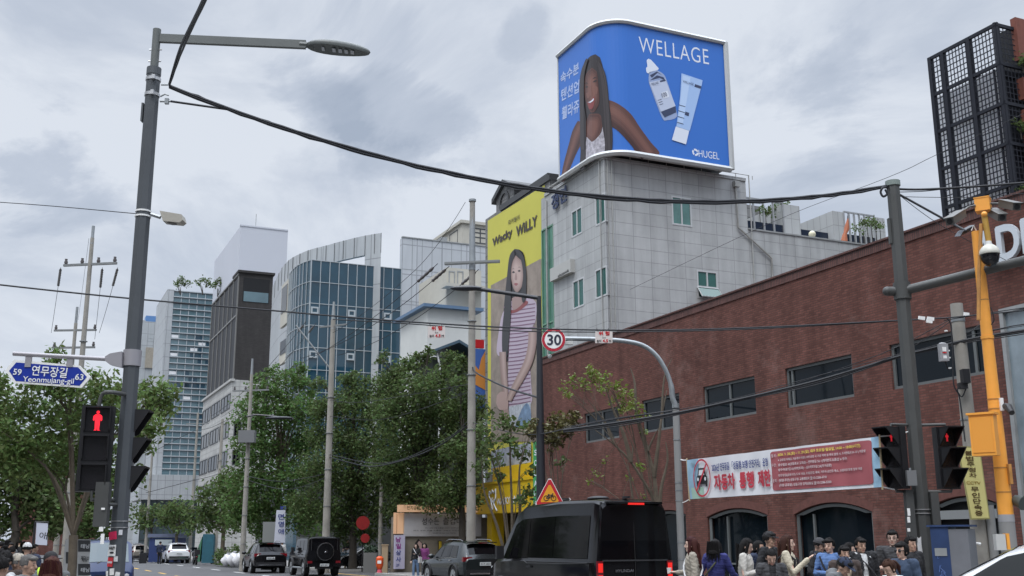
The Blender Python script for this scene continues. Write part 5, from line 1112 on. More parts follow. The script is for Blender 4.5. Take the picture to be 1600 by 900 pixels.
s = MB(); s.box(at(1562, 847, YO - .4), (.16, .12, .26), mat('box_white', (.5, .5, .48), .5)); s.box(at(1573, 846, YO - .4), (.05, .13, .26), og); tag(s.build('fire_box'), 'small white and orange box low beside the orange pole', 'box')
# ---- curved speed limit pole and the banner's left post
YS = 25.0; ft = thing('sign_gantry', 'galvanised curved arm post reaching over the van with hanging warning sign', 'sign pole')
g0 = gp(1064, YS); pts = [g0, Vector((g0.x, g0.y, at(1058, 760, YS).z)), Vector((g0.x, g0.y, at(1050, 640, YS).z))]
crv = [(1051, 622), (1049, 604), (1041, 580), (1026, 556), (1005, 540), (975, 533), (930, 530), (862, 529)]
b = MB(); b.tube(pts, [.086, .082, .078], mat('post_grey'), 12); b.build('post', ft)
b = MB(); A = [Vector((g0.x, g0.y, at(1051, 634, YS).z))] + [at(x, y, YS) for x, y in crv]; b.tube(spline(A, 4), [.064] * 9 + [.052] * 24, galv, 12); b.tube([A[0] - ZD * .05, A[0] + ZD * .05], .084, galv, 12); b.build('curved_arm', ft)
b = MB()
for y in (688, 755, 767, 783, 848, 875): band(b, g0, at(1057, y, YS).z, .088, .02, galv)
b.build('strap', ft)
s = thing('speed_limit_sign', 'round white speed limit sign with red ring reading 30', 'road sign'); cc = at(865, 531, YS - .15); R_ = 18.8 * YS / 1745; n = TOCAM(cc)
b = MB(); b.disc(cc, n, R_, mat('ring_red', (.42, .012, .03), .45), 36, .02); b.disc(cc - n * .02, n, R_ * 1.04, white_sign, 36, .015); b.build('ring', s); b = MB(); b.disc(cc + n * .0205, n, R_ * .77, white_sign, 36, .002); b.build('face', s)
b = MB(); ax = ZD.cross(n); b_ = Plane(cc + n * .026, ax, ZD); b_.txt(b, '30', (855, 539.5), (877, 539.5), 17, mat('digit_navy', (.02, .022, .045), .5), 0, bold=.03); b.build('lettering', s)
s = thing('cctv_camera', 'small white camera fixed on the arm just right of the speed sign', 'camera'); b = MB(); b.box(at(888, 536, YS), (.22, .12, .08), mat('box_white')); b.tube([at(886, 531, YS), at(888, 534, YS)], .02, galv, 6); b.ell(at(859, 557, YS), (.05, .05, .05), mat('box_white')); b.build('body', s)
# ---- street banner tied between the two poles
bn = thing('street_banner', 'white and crimson fabric banner with a crossed out car tied between poles', 'banner')
A0, A1 = at(1074, 719, YS - .2), at(1078, 780, YS - .2); B0, B1 = at(1374, 682, YR - .1), at(1378, 764, YR - .1)
A = (A0 + A1) / 2; B = (B0 + B1) / 2; axb = Vector((B.x - A.x, B.y - A.y, 0)).normalized(); Pb = Plane(A, axb, ZD)
def wav(a, b_): return .015 * math.sin(a * 5 + b_ * 2) + .010 * math.sin(a * 13 + 1) * math.cos(b_ * 6)
c00, c10, c11, c01 = [Vector(Pb.hit(*q)) for q in ((1077, 780), (1379, 761), (1374, 682), (1073, 719))]
def bw(s_, t_): lo = c00.lerp(c10, s_); hi = c01.lerp(c11, s_); return lo.lerp(hi, t_)
def bsheet(mb, s0, s1, t0, t1, m, off, ns=48, nt=6):
    vs = []; 
    for i in range(ns + 1):
        for j in range(nt + 1): q = bw(s0 + (s1 - s0) * i / ns, t0 + (t1 - t0) * j / nt); vs.append(Pb.P(q.x, q.y, off + wav(q.x, q.y)))
    mb.add(vs, [(i * (nt + 1) + j, (i + 1) * (nt + 1) + j, (i + 1) * (nt + 1) + j + 1, i * (nt + 1) + j + 1) for i in range(ns) for j in range(nt)], m, True)
cl = mat('banner_white', (.70, .705, .73), .75, var=.06, vscale=1.5); aqua = mat('banner_aqua', (.30, .47, .60), .75, var=.25, vscale=2.5); crim = mat('banner_crimson', (.34, .092, .105), .75)
b = MB(); bsheet(b, 0, 1, 0, 1, cl, 0); b.build('cloth', bn)
b = MB(); bsheet(b, 0, .075, 0.0, 1, aqua, .006, 6); bsheet(b, .965, 1, .0, 1, aqua, .006, 4); bsheet(b, 0.02, .10, 0.0, .28, mat('banner_mint', (.38, .55, .45), .75), .010, 6); b.build('border', bn)
b = MB(); ns = 40; vs = []   # rounded crimson panel
outl = []
for cx_, cy_, a0 in ((.952, .90, 0), (.508, .90, 90), (.508, .12, 180), (.952, .12, 270)):
    for k in range(6): a = rad(a0 + 90 * k / 5); outl.append((cx_ + .016 * math.cos(a), cy_ + .05 * math.sin(a)))
def bpt(s_, t_, off): q = bw(s_, t_); return Pb.P(q.x, q.y, off + wav(q.x, q.y))
bsheet(b, .492, .968, .12, .90, crim, .012, 36); bsheet(b, .508, .952, .07, .12, crim, .012, 30, 2); bsheet(b, .508, .952, .90, .95, crim, .012, 30, 2)
for cx_, cy_, a0 in ((.952, .90, 0), (.508, .90, 90), (.508, .12, 180), (.952, .12, 270)):
    b.poly([bpt(cx_, cy_, .012)] + [bpt(cx_ + .016 * math.cos(rad(a0 + 18 * k)), cy_ + .05 * math.sin(rad(a0 + 18 * k)), .012) for k in range(6)], crim)
b.build('panel', bn)
def btext(mb, st, s0, s1, t0, h, m, bold=.02, off=.03):
    q0, q1 = bw(s0, t0), bw(s1, t0); q2 = bw(s0, t0 + h); d = (q1 - q0); L = d.length; d /= L
    co, fs = glyphs(st, bold); mn, mx_ = co.min(0), co.max(0); hh = abs((q2 - q0).y)
    vs = []
    for c_ in co:
        a = (c_[0] - mn[0]) / (mx_[0] - mn[0]) * L; e_ = (c_[1] - mn[1]) / (mx_[1] - mn[1]) * hh; q = q0 + d * a + Vector((-d.y, d.x)) * e_; vs.append(Pb.P(q.x, q.y, off + c_[2] + wav(q.x, q.y)))
    mb.add(vs, fs, m)
b = MB(); nvy = mat('banner_navy', (.03, .05, .22), .7); crl = mat('banner_red', (.50, .045, .07), .7); wtb = mat('banner_text_white', (.62, .55, .56), .7); ylb = mat('banner_text_yellow', (.75, .62, .12), .7)
btext(b, '2026년 연무장길 「성동형 보행 안전거리」 운영', .155, .478, .635, .20, nvy, .025)
btext(b, '자동차', .163, .293, .165, .40, crl, .055); btext(b, '통행', .315, .392, .165, .40, crl, .055); btext(b, '제한', .415, .487, .165, .40, crl, .055)
btext(b, '2026. 3. 28.(토) ~ 11. 29.(일), 매주 토요일·일요일, 14:00 ~ 18:00(4시간)', .53, .925, .815, .085, ylb, .03); btext(b, '일 시 :', .50, .525, .815, .075, wtb)
btext(b, '※ 공휴일 미해당, 기상·행사·이벤트 추진 운영 시 기상 악화 등 특보 발령 시, 추석연휴(9.24.~27.) 미운영', .532, .945, .705, .065, wtb, .012)
btext(b, '구 간 :', .50, .525, .60, .075, wtb); btext(b, '성수일로 40(경동초교 교차로) ~ 연무장길 56-1(레이븐도소품샵 in 성수)', .532, .86, .59, .075, wtb, .02); btext(b, '성수이로7길 41(이마트뒤) ~ 성수이로7길 24(지구공원)', .532, .79, .48, .075, wtb, .02)
btext(b, '연무장길(음영구간) 도로 이용, 주차장진입 제외, 거주자·공인중개소, 조업차량 통행 일부 허용', .532, .925, .36, .065, wtb, .006)
btext(b, '문 의 :', .50, .525, .25, .075, wtb); btext(b, '(평일·주간) 성동구청 교통행정과 ☎ 02-2286-5710', .532, .765, .245, .075, wtb, .02); btext(b, '(주말·공휴일) 성동구청 당직상황실 ☎ 02-2286-5200', .532, .785, .135, .075, wtb, .02)
btext(b, '성동구', .035, .058, .855, .06, mat('banner_grey', (.3, .38, .45), .7)); b.build('lettering', bn)
b = MB(); rc = bw(.098, .505); rx, ry = .30, .415
def ringp(a, k): return Pb.P(rc.x + rx * k * math.cos(a), rc.y + ry * k * math.sin(a), .03 + wav(rc.x, rc.y))
ng = 40
for i in range(ng): a0, a1 = 2 * math.pi * i / ng, 2 * math.pi * (i + 1) / ng; b.add([ringp(a0, .9), ringp(a0, 1), ringp(a1, 1), ringp(a1, .9)], [(0, 1, 2, 3)], crl)
def cp2(pts, m, o): b.poly([Pb.P(rc.x + rx * x, rc.y + ry * y, o) for x, y in pts], m)
cp2([(-.62, -.18), (-.60, .06), (-.48, .14), (-.36, .52), (.36, .52), (.48, .14), (.62, .06), (.64, -.18), (.60, -.46), (.42, -.46), (.40, -.32), (-.40, -.32), (-.42, -.46), (-.58, -.46)], black_ink, .05); cp2([(-.34, .14), (-.26, .42), (.26, .42), (.34, .14)], cl, .056)
for sx in (-.42, .42): cp2([(sx + .1 * math.cos(k * .63), -.06 + .1 * math.sin(k * .63)) for k in range(10)], cl, .056)
cp2([(.58, .76), (.68, .66), (-.58, -.76), (-.68, -.66)], crl, .062); b.build('prohibition_symbol', bn)
b = MB()
for q, w_ in (((1073, 719), g0 + ZD * at(1056, 716, YS).z), ((1077, 780), g0 + ZD * at(1058, 786, YS).z)):
    e_ = Pb.px(*q); b.tube(spline([e_, (e_ + w_) / 2 - ZD * .02, w_], 4), .012, white_sign, 5)
for q, y in (((1374, 682), 672), ((1379, 761), 768)): e_ = Pb.px(*q); w_ = rp + ZD * at(1420, y, YR).z; b.tube([e_, (e_ + w_) / 2 - ZD * .03, w_], .012, white_sign, 5)
b.tube([Pb.px(1073, 716), Pb.px(1077.5, 783)], .018, mat('wood_batten', (.45, .36, .22), .7), 6); b.tube([Pb.px(1374, 679), Pb.px(1379, 765)], .018, MATS['wood_batten'], 6); b.build('tie', bn)
# ---- dark lamp post by the yellow banner with triangular sign
YB = 36.0; ft = thing('street_lamp', 'slim black lamp post with long arm crossing the yellow banner', 'street lamp'); b0 = gp(846, YB); zt1 = at(841, 463, YB).z
b = MB(); b.tube([b0, b0 + ZD * 3.5, b0 + ZD * zt1], [.17, .15, .075], mat('post_black', (.022, .024, .03), .45), 12); b.build('post', ft)
b = MB(); e_ = at(745, 451, YB); b.tube([b0 + ZD * (zt1 - .06), e_], .07, MATS['post_black'], 8); e2 = at(704, 450, YB); c = (e_ + e2) / 2 + XV * .1; b.ell(c, ((e_ - e2).length / 2 + .12, .16, .09), MATS['post_black']); b.build('arm', ft)
s = thing('bicycle_sign', 'red edged triangular sign with a black bicycle above the van', 'road sign'); n = TOCAM(b0); yT = YB - .5; Pt = Plane(at(858, 770, yT), ZD.cross(TOCAM(b0)), ZD)
def tri(k): cx_, cy_ = 858.5, 775.5; return [(cx_ + (x - cx_) * k, cy_ + (y - cy_) * k) for x, y in ((857, 749.5), (861, 749.5), (880, 786), (878, 789), (839.5, 789), (838, 786))]
b = MB(); b.prism([Pt.px(*q) for q in tri(1.06)], Pt.n * -.02, white_sign); b.build('plate', s)
b = MB(); b.poly([Pt.px(*q, .004) for q in tri(1)], mat('triangle_red', (.50, .015, .03), .45)); b.build('border', s); b = MB(); b.poly([Pt.px(*q, .008) for q in tri(.68)], mat('triangle_yellow', (.75, .33, .02), .45)); b.build('face', s)
b = MB(); 
for x in (853.5, 865): p = Pt.px(x, 778.5, .012); b.disc(p, Pt.n, .088, black_ink, 16, .006, .066)
for A, B in (((853.5, 778.5), (857, 773.5)), ((857, 773.5), (863, 773.5)), ((863, 773.5), (865, 778.5)), ((858, 778), (863, 774)), ((857, 773.5), (859, 778)), ((853.5, 778.5), (859, 778)), ((856, 772.5), (858.5, 772.5)), ((862.5, 771.5), (864.5, 771.5)), ((863, 773.5), (862.8, 771.5))): b.tube([Pt.px(*A, .015), Pt.px(*B, .015)], .013, black_ink, 5)
b.build('bicycle_symbol', s)
s = thing('arrow_sign', 'small direction arrow fixed behind the triangular bicycle sign', 'sign'); b = MB(); p = at(884, 780.5, YB); b.box(p, (.3, .02, .09), plastic); b.tube([b0 + ZD * p.z, p], .02, plastic, 5); b.build('plate', s); b = MB(); b.tube([p + XV * .1 + ZD * .05 - YV * .02, p + XV * .16 - YV * .02, p + XV * .1 - ZD * .05 - YV * .02], .012, white_sign, 5); b.build('arrow', s)
# ---- concrete utility poles along the street
def upole(px, ytop, Y, r0, r1, label, arms=(), tip=None):
    t = thing('utility_pole', label, 'utility pole', 'concrete utility poles along the street'); p = gp(px, Y); zt = at(px - (hz(px) - ytop) * (px - 767) / 7400 * -1 * 0, ytop, Y).z
    b = MB(); b.tube([p + ZD * (zt * k / 5) for k in range(6)], [r0 + (r1 - r0) * k / 5 for k in range(6)], conc, 12); b.build('post', t)
    b = MB()
    for k in range(5): band(b, p, 1.6 + k * zt / 7, r0 * 1.02, .03, galv)
    b.build('strap', t)
    if tip:
        b = MB(); b.tube([p + ZD * (zt - tip * .5), p + ZD * (zt + tip * .2), p + ZD * (zt + tip)], [r1 * 1.05, r1 * .8, .06], galv, 10); b.build('tip', t)
    return t, p, zt
def crossarm(t, p, z, L, ax, n=4, ins=True, off=0):
    ax = ax.normalized(); b = MB(); b.box(p + ZD * z + ax * off, (L, .09, .09), mat('arm_steel', (.22, .23, .23), .5, .4), (ax, ZD.cross(ax), ZD)); b.build('crossarm', t)
    b = MB(); E = []
    for k in range(n):
        q = p + ZD * z + ax * (off + L * (-.46 + .92 * k / max(1, n - 1)))
        if ins: b.tube([q + ZD * .04, q + ZD * .12, q + ZD * .2, q + ZD * .26], [.05, .08, .05, .06], mat('insulator', (.10, .09, .09), .3), 8)
        E.append(q)
    if ins: b.build('insulators', t)
    return E
t1, p1, z1_ = upole(736, 315, 47, .21, .12, 'tall concrete pole rising in front of the yellow banner')
b = MB(); b.tube([p1 + ZD * (z1_ - 3.2), p1 + ZD * z1_], [.155, .115], galv, 10); b.tube([p1 + ZD * z1_, p1 + ZD * (z1_ + .1)], .17, galv, 10); b.build('sleeve', t1)
zA1 = at(730, 411, 47).z; axx = at(775, 418, 47) - at(686, 407, 47); axx.z *= .0
E1 = crossarm(t1, p1, zA1, 2.5, Vector((axx.x, axx.y - .4, 0)), 3, False); E1b = crossarm(t1, p1 + Vector((0, -.25, 0)), zA1 - .02, 2.5, Vector((axx.x, axx.y - .4, 0)), 3, False)
t2, p2, z2_ = upole(509, 500, 63, .23, .14, 'weathered concrete pole before the blue glass office', tip=1.1)
E2 = crossarm(t2, p2, z2_ - .35, 1.9, Vector((1, -.5, 0)), 3, False)
b = MB(); b.tube([p2 + ZD * (z2_ - 3), p2 - XV * 2.2 + ZD * (z2_ - .3)], .05, MATS['arm_steel'], 6); b.build('brace', t2)
t3, p3, z3_ = upole(380, 585, 68, .18, .10, 'slender concrete pole with a grey transformer box beside the ginkgo', tip=1.0)
E3 = crossarm(t3, p3, at(395, 610, 68).z, 2.4, Vector((1, -.2, 0)), 4, True)
b = MB(); b.box(p3 + ZD * at(384, 683, 68).z - YV * .35, (1.0, .5, .75), mat('box_grey')); b.build('transformer', t3)
b = MB(); b.tube([at(386, 651, 67.5), at(400, 648, 67.5), at(424, 650, 67.5), at(458, 655, 67.5)], .06, mat('post_black'), 6); b.ell(at(436, 653, 67.5), (.9, .25, .10), mat('post_black')); b.build('lamp_arm', t3)
t4, p4, z4_ = upole(103, 372, 42, .15, .075, 'pale concrete pole with wide crossarm above the left tree', tip=.5)
zA4 = at(140, 413, 42).z; E4 = crossarm(t4, p4, zA4, 2.27, Vector((1, -.15, 0)), 4, True)
t5, p5, z5_ = upole(88, 505, 52, .14, .08, 'distant concrete pole with two thin crossarms above the left tree', tip=.8)
E5 = crossarm(t5, p5, at(115, 516, 52).z, 2.1, Vector((1, -.05, 0)), 2, True); E5b = crossarm(t5, p5, at(115, 543, 52).z, 2.1, Vector((1, -.05, 0)), 2, True)
t6, p6, z6_ = upole(594, 720, 66, .14, .10, 'short thin concrete pole beside the red round signs')
t7, p7, z7_ = upole(228, 700, 105, .16, .10, 'far pale concrete pole among the small street trees')
t8, p8, z8_ = upole(297, 645, 100, .16, .10, 'far grey concrete pole in front of the banded glass tower')
t9, p9, z9_ = upole(337, 655, 92, .18, .12, 'far brown concrete pole in front of the low white office')
E8 = crossarm(t8, p8, z8_ - 1, 2.2, Vector((1, -.2, 0)), 3, False)
for (p, E, dx) in ((p4, E4, 0), ):
    pass
# ---- cables
def cable(pts, r, label, sag=0.0, n=24, name='cable', wob=0.0, m=None, grp='overhead cables'):
    P = []
    if len(pts) == 2:
        A, B = Vector(pts[0]), Vector(pts[1])
        for i in range(n + 1): t = i / n; P.append(A.lerp(B, t) - ZD * (4 * sag * t * (1 - t)))
    else: P = spline(pts, 6)
    random.seed(int(r * 1e4) + len(label))
    if wob: P = [P[0]] + [p + ZD * random.uniform(-wob, wob) for p in P[1:-1]] + [P[-1]]
    b = MB(); b.tube(P, r, m or cable_m, 6)
    return b
def add_cable(bs, label, grp='overhead cables'):
    m = MB()
    for b in bs: m.add(b.v, b.f, cable_m, True)
    tag(m.build('overhead_cable'), label, 'cable', grp)
la = lp + XV * .26 + ZD * (zj - .20)
e_ = rp + ZD * (zt_ - .02) - XV * .05
def par(A, B, sag, n=30): return [Vector(A).lerp(Vector(B), i / n) - ZD * (4 * sag * (i / n) * (1 - i / n)) for i in range(n + 1)]
q = at(1392, 289, YR)
add_cable([cable([la, q], .025, 'x', .95, 60, wob=.006), cable([la - ZD * .02, q - ZD * .03], .022, 'y', .97, 60, wob=.012), cable([la + ZD * .015, q], .016, 'yy', .99, 60, wob=.02)], 'thickest cable bundle sagging across the sky from lamp pole to signal pole')
add_cable([cable([la + ZD * .03, at(282, 75, 13.5), at(318, 0, 9.5), at(352, -90, 7)], .020, 'x'), cable([la, at(285, 78, 13.5), at(321, 0, 9.5), at(356, -90, 7)], .014, 'y', wob=.01)], 'cable bundle climbing out of the top of the frame from the lamp pole')
add_cable([cable([lp + XV * .3 + ZD * (zj - .46), at(300, 163, YL + .3), la.lerp(q, .075) - ZD * (4 * .95 * .075 * .925)], .018, 'z')], 'short twisted stay wire below the lamp pole bracket')
add_cable([cable([lp - XV * .1 + ZD * (zs - .04), at(0, 316, 18), at(-300, 300, 22)], .007, 'a')], 'thin single wire leaving the lamp pole to the left edge')
qc = at(1474, 497, YC - .15)
add_cable([cable([at(-150, 426, 20), at(0, 445, 20), at(200, 466, 20.5), at(400, 483, 21), at(600, 500, 21.5), at(800, 512, 22), at(1000, 516, 22), at(1200, 511, 22), qc], .017, 'b')], 'long low cable running across the whole street to the short concrete pole')
add_cable([cable([at(520, 499, 22), at(640, 506, 22), at(800, 517, 22.3), at(1000, 518.5, 22.3), at(1200, 513, 22.2), qc], .012, 'c')], 'thinner second cable just below the long low cable')
add_cable([cable([qc, at(1540, 491, YC - .5), at(1620, 483, YC - 1)], .014, 'd'), cable([qc - ZD * .05, at(1545, 489, YC - .5), at(1620, 478, YC - 1)], .010, 'd2')], 'pair of thin cables leaving the short concrete pole to the right')
for (x, y, w_) in ((1440, 497, .13), (1454, 498, .14), (1452, 502, .12), (1510, 491, .11)):
    b = MB(); p = at(x, y, YC - .3); b.box(p, (w_, .03, .07), white_sign, (Vector((1, 0, -.15)).normalized(), YV, Vector((.15, 0, 1)).normalized())); tag(b.build('cable_tag'), {1440: 'leftmost white cable tag on the long low cable', 1454: 'second white cable tag from the left near the short concrete pole', 1452: 'grey white tag hanging lowest under the cable', 1510: 'white cable tag right of the short concrete pole'}[x], 'cable tag', 'cable tags')
lowp = [(880, 672), (960, 661), (1057, 645), (1150, 625), (1280, 594), (1400, 558), (1445, 547), (1520, 529), (1600, 516), (1700, 500)]
def lowc(dy, r, f=1.0, dd=0): return cable([at(x, y + dy * (1 + .5 * math.sin(x * .021)), 24.5 - (x - 880) * .0042 + dd) for x, y in lowp], r, 'lo%f' % dy)
add_cable([lowc(0, .028), lowc(2, .018), lowc(-5, .008, dd=.1), lowc(4, .012, dd=.1)], 'heavy black cable bundle rising rightwards across the brick windows')
add_cable([cable([at(1484, 500, YC - .2), at(1400, 543, YC), at(1330, 570, YC + .5), at(1200, 612, 24), at(1062, 640, YS)], .009, 'e'), cable([at(1484, 503, YC - .2), at(1420, 545, YC), at(1340, 578, YC + .5), at(1290, 590, 23.5)], .009, 'e2')], 'thin drop wires fanning from the short concrete pole to the left')
add_cable([cable([rp + ZD * (zt_ - .1), at(1480, 345, YR - .3), at(1510, 361, YO)], .022, 'f'), cable([rp + ZD * (zt_ - .08), at(1470, 352, YR), at(1600, 421, YR + .5), at(1700, 470, YR + .7)], .006, 'f2')], 'cable dropping from the signal pole top to the solar panel')
add_cable([cable([rp + ZD * (zt_ - .05), at(1440, 296, YR), at(1530, 291, YR - .3), at(1620, 284, YR - .6), at(1800, 270, YR - 1)], .022, 'g')], 'dark cable leading right from the signal pole top past the lattice tower')
add_cable([cable([rp + ZD * (zt_ - .2), at(1440, 308, YR), at(1530, 308, YR - .3), at(1620, 300, YR)], .006, 'h'), cable([rp + ZD * (zt_ - .12), at(1440, 299, YR), at(1470, 296, YR)], .008, 'h2')], 'thin stay wires to the right of the signal pole top')
b = cable([rp + ZD * (zt_ - .03) - XV * .1, at(1380, 293, YR - .2), at(1376, 300, YR - .2), at(1380, 307, YR - .2), at(1386, 303, YR - .2), at(1383, 296, YR - .2)], .022, 'i'); add_cable([b], 'small black cable loop hanging at the signal pole top')
add_cable([cable([at(985, 452, 42), at(1200, 350, 32), at(1385, 278, 24), at(1465, 241, 22), at(1700, 130, 18)], .006, 'j')], 'hair thin wire crossing diagonally behind the signal pole top')
add_cable([cable([at(1488, 505, YC), at(1510, 520, YC), at(1540, 500, YC)], .01, 'k'), cable([at(1548, 480, YO - .1), at(1553, 500, YO - .1), at(1545, 516, YO), at(1590, 508, YO), at(1640, 503, YO)], .011, 'k2')], 'slack loops of wire between the short concrete pole and orange pole')
# line conductors between utility poles with long strain insulators
def strain(A, B, label, frac=.10, sag=.6, r=.016, ins=.05):
    A, B = Vector(A), Vector(B); b = MB(); P = par(A, B, sag); b.tube(P, r, cable_m, 5); P2 = par(A, B, sag, 100); i0 = max(1, int(100 * .02)); seg = P2[i0:max(i0 + 3, int(100 * frac))]
    b.tube(seg, [ins * (1 + .6 * (k % 2)) for k in range(len(seg))], mat('insulator'), 7); tag(b.build('overhead_line'), label, 'power line', 'power lines between the concrete poles')
strain(at(684, 412, 47), at(430, 585, 66), 'left conductor hanging from the tall pole crossarm towards the ginkgo', .10)
strain(at(702, 416, 47), at(470, 560, 60), 'middle conductor hanging from the tall pole crossarm', .10)
strain(at(748, 421, 46.7), at(528, 555, 63), 'right conductor hanging from the tall pole crossarm', .10)
strain(at(478, 503, 63), at(330, 650, 92), 'outer conductor running down from the weathered pole', .06); strain(at(494, 505, 63), at(345, 652, 92), 'inner conductor running down from the weathered pole', .06)
add_cable([cable([at(727, 316, 47), at(640, 430, 55)], .012, 'l', .3), cable([at(640, 430, 55), at(520, 520, 62)], .012, 'l2', .2)], 'thin earth wire from the very top of the tall concrete pole')
add_cable([cable([at(514, 714, 63), at(560, 726, 58), at(590, 728, 52), at(640, 716, 50), at(690, 694, 48.5), at(734, 662, 47)], .028, 'm'), cable([at(514, 710, 63), at(600, 724, 54), at(690, 690, 48.5), at(734, 656, 47)], .020, 'm2')], 'thick slack cable sagging in front of the dark trees')
add_cable([cable([at(738, 572, 47), at(745, 583, 46), at(790, 605, 42), at(844, 622, 36)], .035, 'n')], 'black cable from the tall pole to the lamp post across the banner')
add_cable([cable([at(738, 660, 47), at(800, 676, 40), at(844, 678, 36), at(925, 661, 27), at(1058, 640, YS)], .018, 'o')], 'slack dark cable passing the tree clump by the brick wall')
add_cable([cable([at(515, 625, 63), at(570, 628, 58), at(734, 600, 47)], .014, 'p'), cable([at(514, 650, 63), at(600, 655, 56), at(735, 612, 47)], .014, 'p2')], 'two thin wires strung before the tree crowns between poles')
add_cable([cable([at(512, 740, 63), at(440, 752, 62), at(386, 744, 68)], .02, 'q'), cable([at(512, 745, 63), at(450, 765, 62), at(386, 750, 68)], .02, 'q2')], 'slack cables continuing left from the weathered pole')
add_cable([cable([at(386, 640, 68), at(330, 668, 85), at(297, 676, 100), at(228, 712, 105)], .02, 'r'), cable([at(386, 720, 68), at(337, 742, 92), at(297, 752, 100), at(228, 770, 105)], .025, 'r2')], 'far slack cables over the small street trees')
for k, (xa, xb, yb_) in enumerate(((95, 80, 520), (160, 148, 530), (184, 155, 520))):
    strain(at(xa, 418, 42), at(xb, yb_, 52), ('left', 'middle', 'right')[k] + ' conductor dropping from the wide crossarm over the left tree', .22, .1, .010, .036)
add_cable([cable([at(139, 372, 42), at(122, 500, 52)], .006, 's', .2)], 'thin wire falling from the tip of the pale pole over the left tree')
# height warning plates hung from the long cable
for (x, y, lb) in ((682, 518, 'left white height warning plate hanging on the cable'), (943.5, 526, 'right white height warning plate beside the curved arm')):
    s = thing('warning_plate', lb, 'sign', 'height warning plates on the cable'); Yp = 21.7; Pw = Plane(at(x, y, Yp), ZD.cross(TOCAM(at(x, y, Yp))), ZD)
    b = MB(); b.prism([Pw.px(x + sx * 13.5, y + sy * 9 + 1) for sx, sy in ((-1, -1), (1, -1), (1, 1), (-1, 1))], Pw.n * -.01, mat('plate_white', (.62, .56, .53), .5)); b.build('plate', s)
    b = MB(); Pw.txt(b, '위 험', (x - 8, y - 1.5), (x + 9, y - 2), 6.5, red_sign, .004, bold=.05); Pw.txt(b, 'kt', (x - 2, y + 3), (x + 3, y + 3), 3, black_ink, .004); Pw.txt(b, '높이', (x - 11, y + 9), (x - 4, y + 9), 4.4, black_ink, .004, bold=.02); Pw.txt(b, '4.5', (x - 2, y + 9), (x + 6.5, y + 9), 5, red_sign, .004, bold=.05); Pw.txt(b, 'M', (x + 8, y + 9), (x + 11.5, y + 9), 4, black_ink, .004, bold=.02); b.build('lettering', s)
    b = MB(); 
    for sx in (-9, 9): b.tube([at(x + sx, y - 8, Yp), at(x + sx - 2, y - 13, Yp)], .006, cable_m, 5)
    b.build('hook', s)
# ---- studio wall, signs and small things on the far pavement
US = 57.5; sw = thing('studio_wall', 'low tan building front with a pale fabric banner and peach sign board', 'building'); ps = Plane(UD * US, VD, ZD)
a0, a1 = col_at(614, 'u', US), col_at(742, 'u', US); z0, z1 = zat(620, 791, 'u', US), zat(620, 801, 'u', US)
b = MB(); b.ubox(US, US + .35, a0, a1 + 1.5, 0.1, 3.0, mat('tan_render', (.20, .175, .14), .85, var=.12, vscale=.8)); b.build('wall', sw)
b = MB(); peach = mat('lightbox_peach', (.55, .33, .20), .4, emit=(1, .62, .36), estr=.22); fbox(b, 'u', US, a0 + .2, a1, zat(620, 800, 'u', US), zat(620, 789, 'u', US), .0, .35, peach); sg_ = b.build('sign_board', sw)
b = MB(); pS = Plane(UD * (US - .36), VD, ZD); pS.txt(b, '반지공방', (636, 796.5), (656, 797), 6.5, brn, 0, bold=.02); pS.txt(b, 'STUDIO', (660, 796.5), (688, 797), 6, black_ink, 0, bold=.05); pS.txt(b, '925', (690, 797), (703.5, 797), 6, black_ink, 0, bold=.01); b.build('lettering', sg_)
b = MB(); fb_ = mat('banner_pale', (.42, .41, .42), .8, var=.1, vscale=1.2, bump=.6, bscale=2.5); pS2 = Plane(UD * (US - .10), VD, ZD); b.poly([pS2.px(x, y) for x, y in ((630, 802), (752, 803), (752, 838), (630, 838))], fb_); cl_ = b.build('fabric_banner', sw)
b = MB(); pS2.txt(b, '성수는', (659, 820), (686, 820), 11, black_ink, .03, bold=-.005); pS2.txt(b, '즐겁다~', (692, 820), (729, 819), 11, black_ink, .03, bold=-.005)
for j, (xa, xb) in enumerate(((664, 718), (646, 728), (676, 712))): pS2.txt(b, '비즈 공방 카페 소품샵 그리고 사진관 안내', (xa, 826 + j * 4), (xb, 826 + j * 4), 2, black_ink, .03)
b.build('lettering', cl_)
b = MB(); fbox(b, 'u', US, a0, a0 + .15, zat(615, 834, 'u', US), zat(615, 801, 'u', US), .0, .1, peach); fbox(b, 'u', US, a0 + .2, a0 + .58, zat(615, 834, 'u', US), zat(615, 801, 'u', US), .0, .1, peach); b.build('side_sign', sw)
b = MB(); UV_ = US - .25; fbox(b, 'u', UV_, a0 + .0, a0 + .58, zat(620, 889, 'u', UV_), zat(620, 836, 'u', UV_), -.1, .05, mat('sign_lilac', (.45, .43, .55), .5)); ws = b.build('column_sign', sw)
b = MB(); pV = Plane(UD * (UV_ - .06), VD, ZD)
for i, (ch, m_) in enumerate(zip('남일상사', (mat('violet_letters', (.25, .02, .22), .5),) * 2 + (nvy, nvy))): pV.txt(b, ch, (618.5, 847 + i * 10.3), (626.5, 847 + i * 10.3), 8, m_, 0, bold=.03)
pV.txt(b, '2F', (619, 885), (624, 885), 4, nvy, 0, bold=.02); b.build('lettering', ws)
b = MB(); c_ = zat(655, 850, 'u', US)
pw_ = Plane(UD * (US - .02), VD, ZD)
pw_.shape(b, sp2([(654, 842), (648, 850), (646, 866), (662, 866), (661, 850)]), hr2, .0); pw_.shape(b, sp2([(655, 845), (651.5, 850), (653, 858), (655.5, 861), (658.5, 857), (659, 849)]), pk, .02)
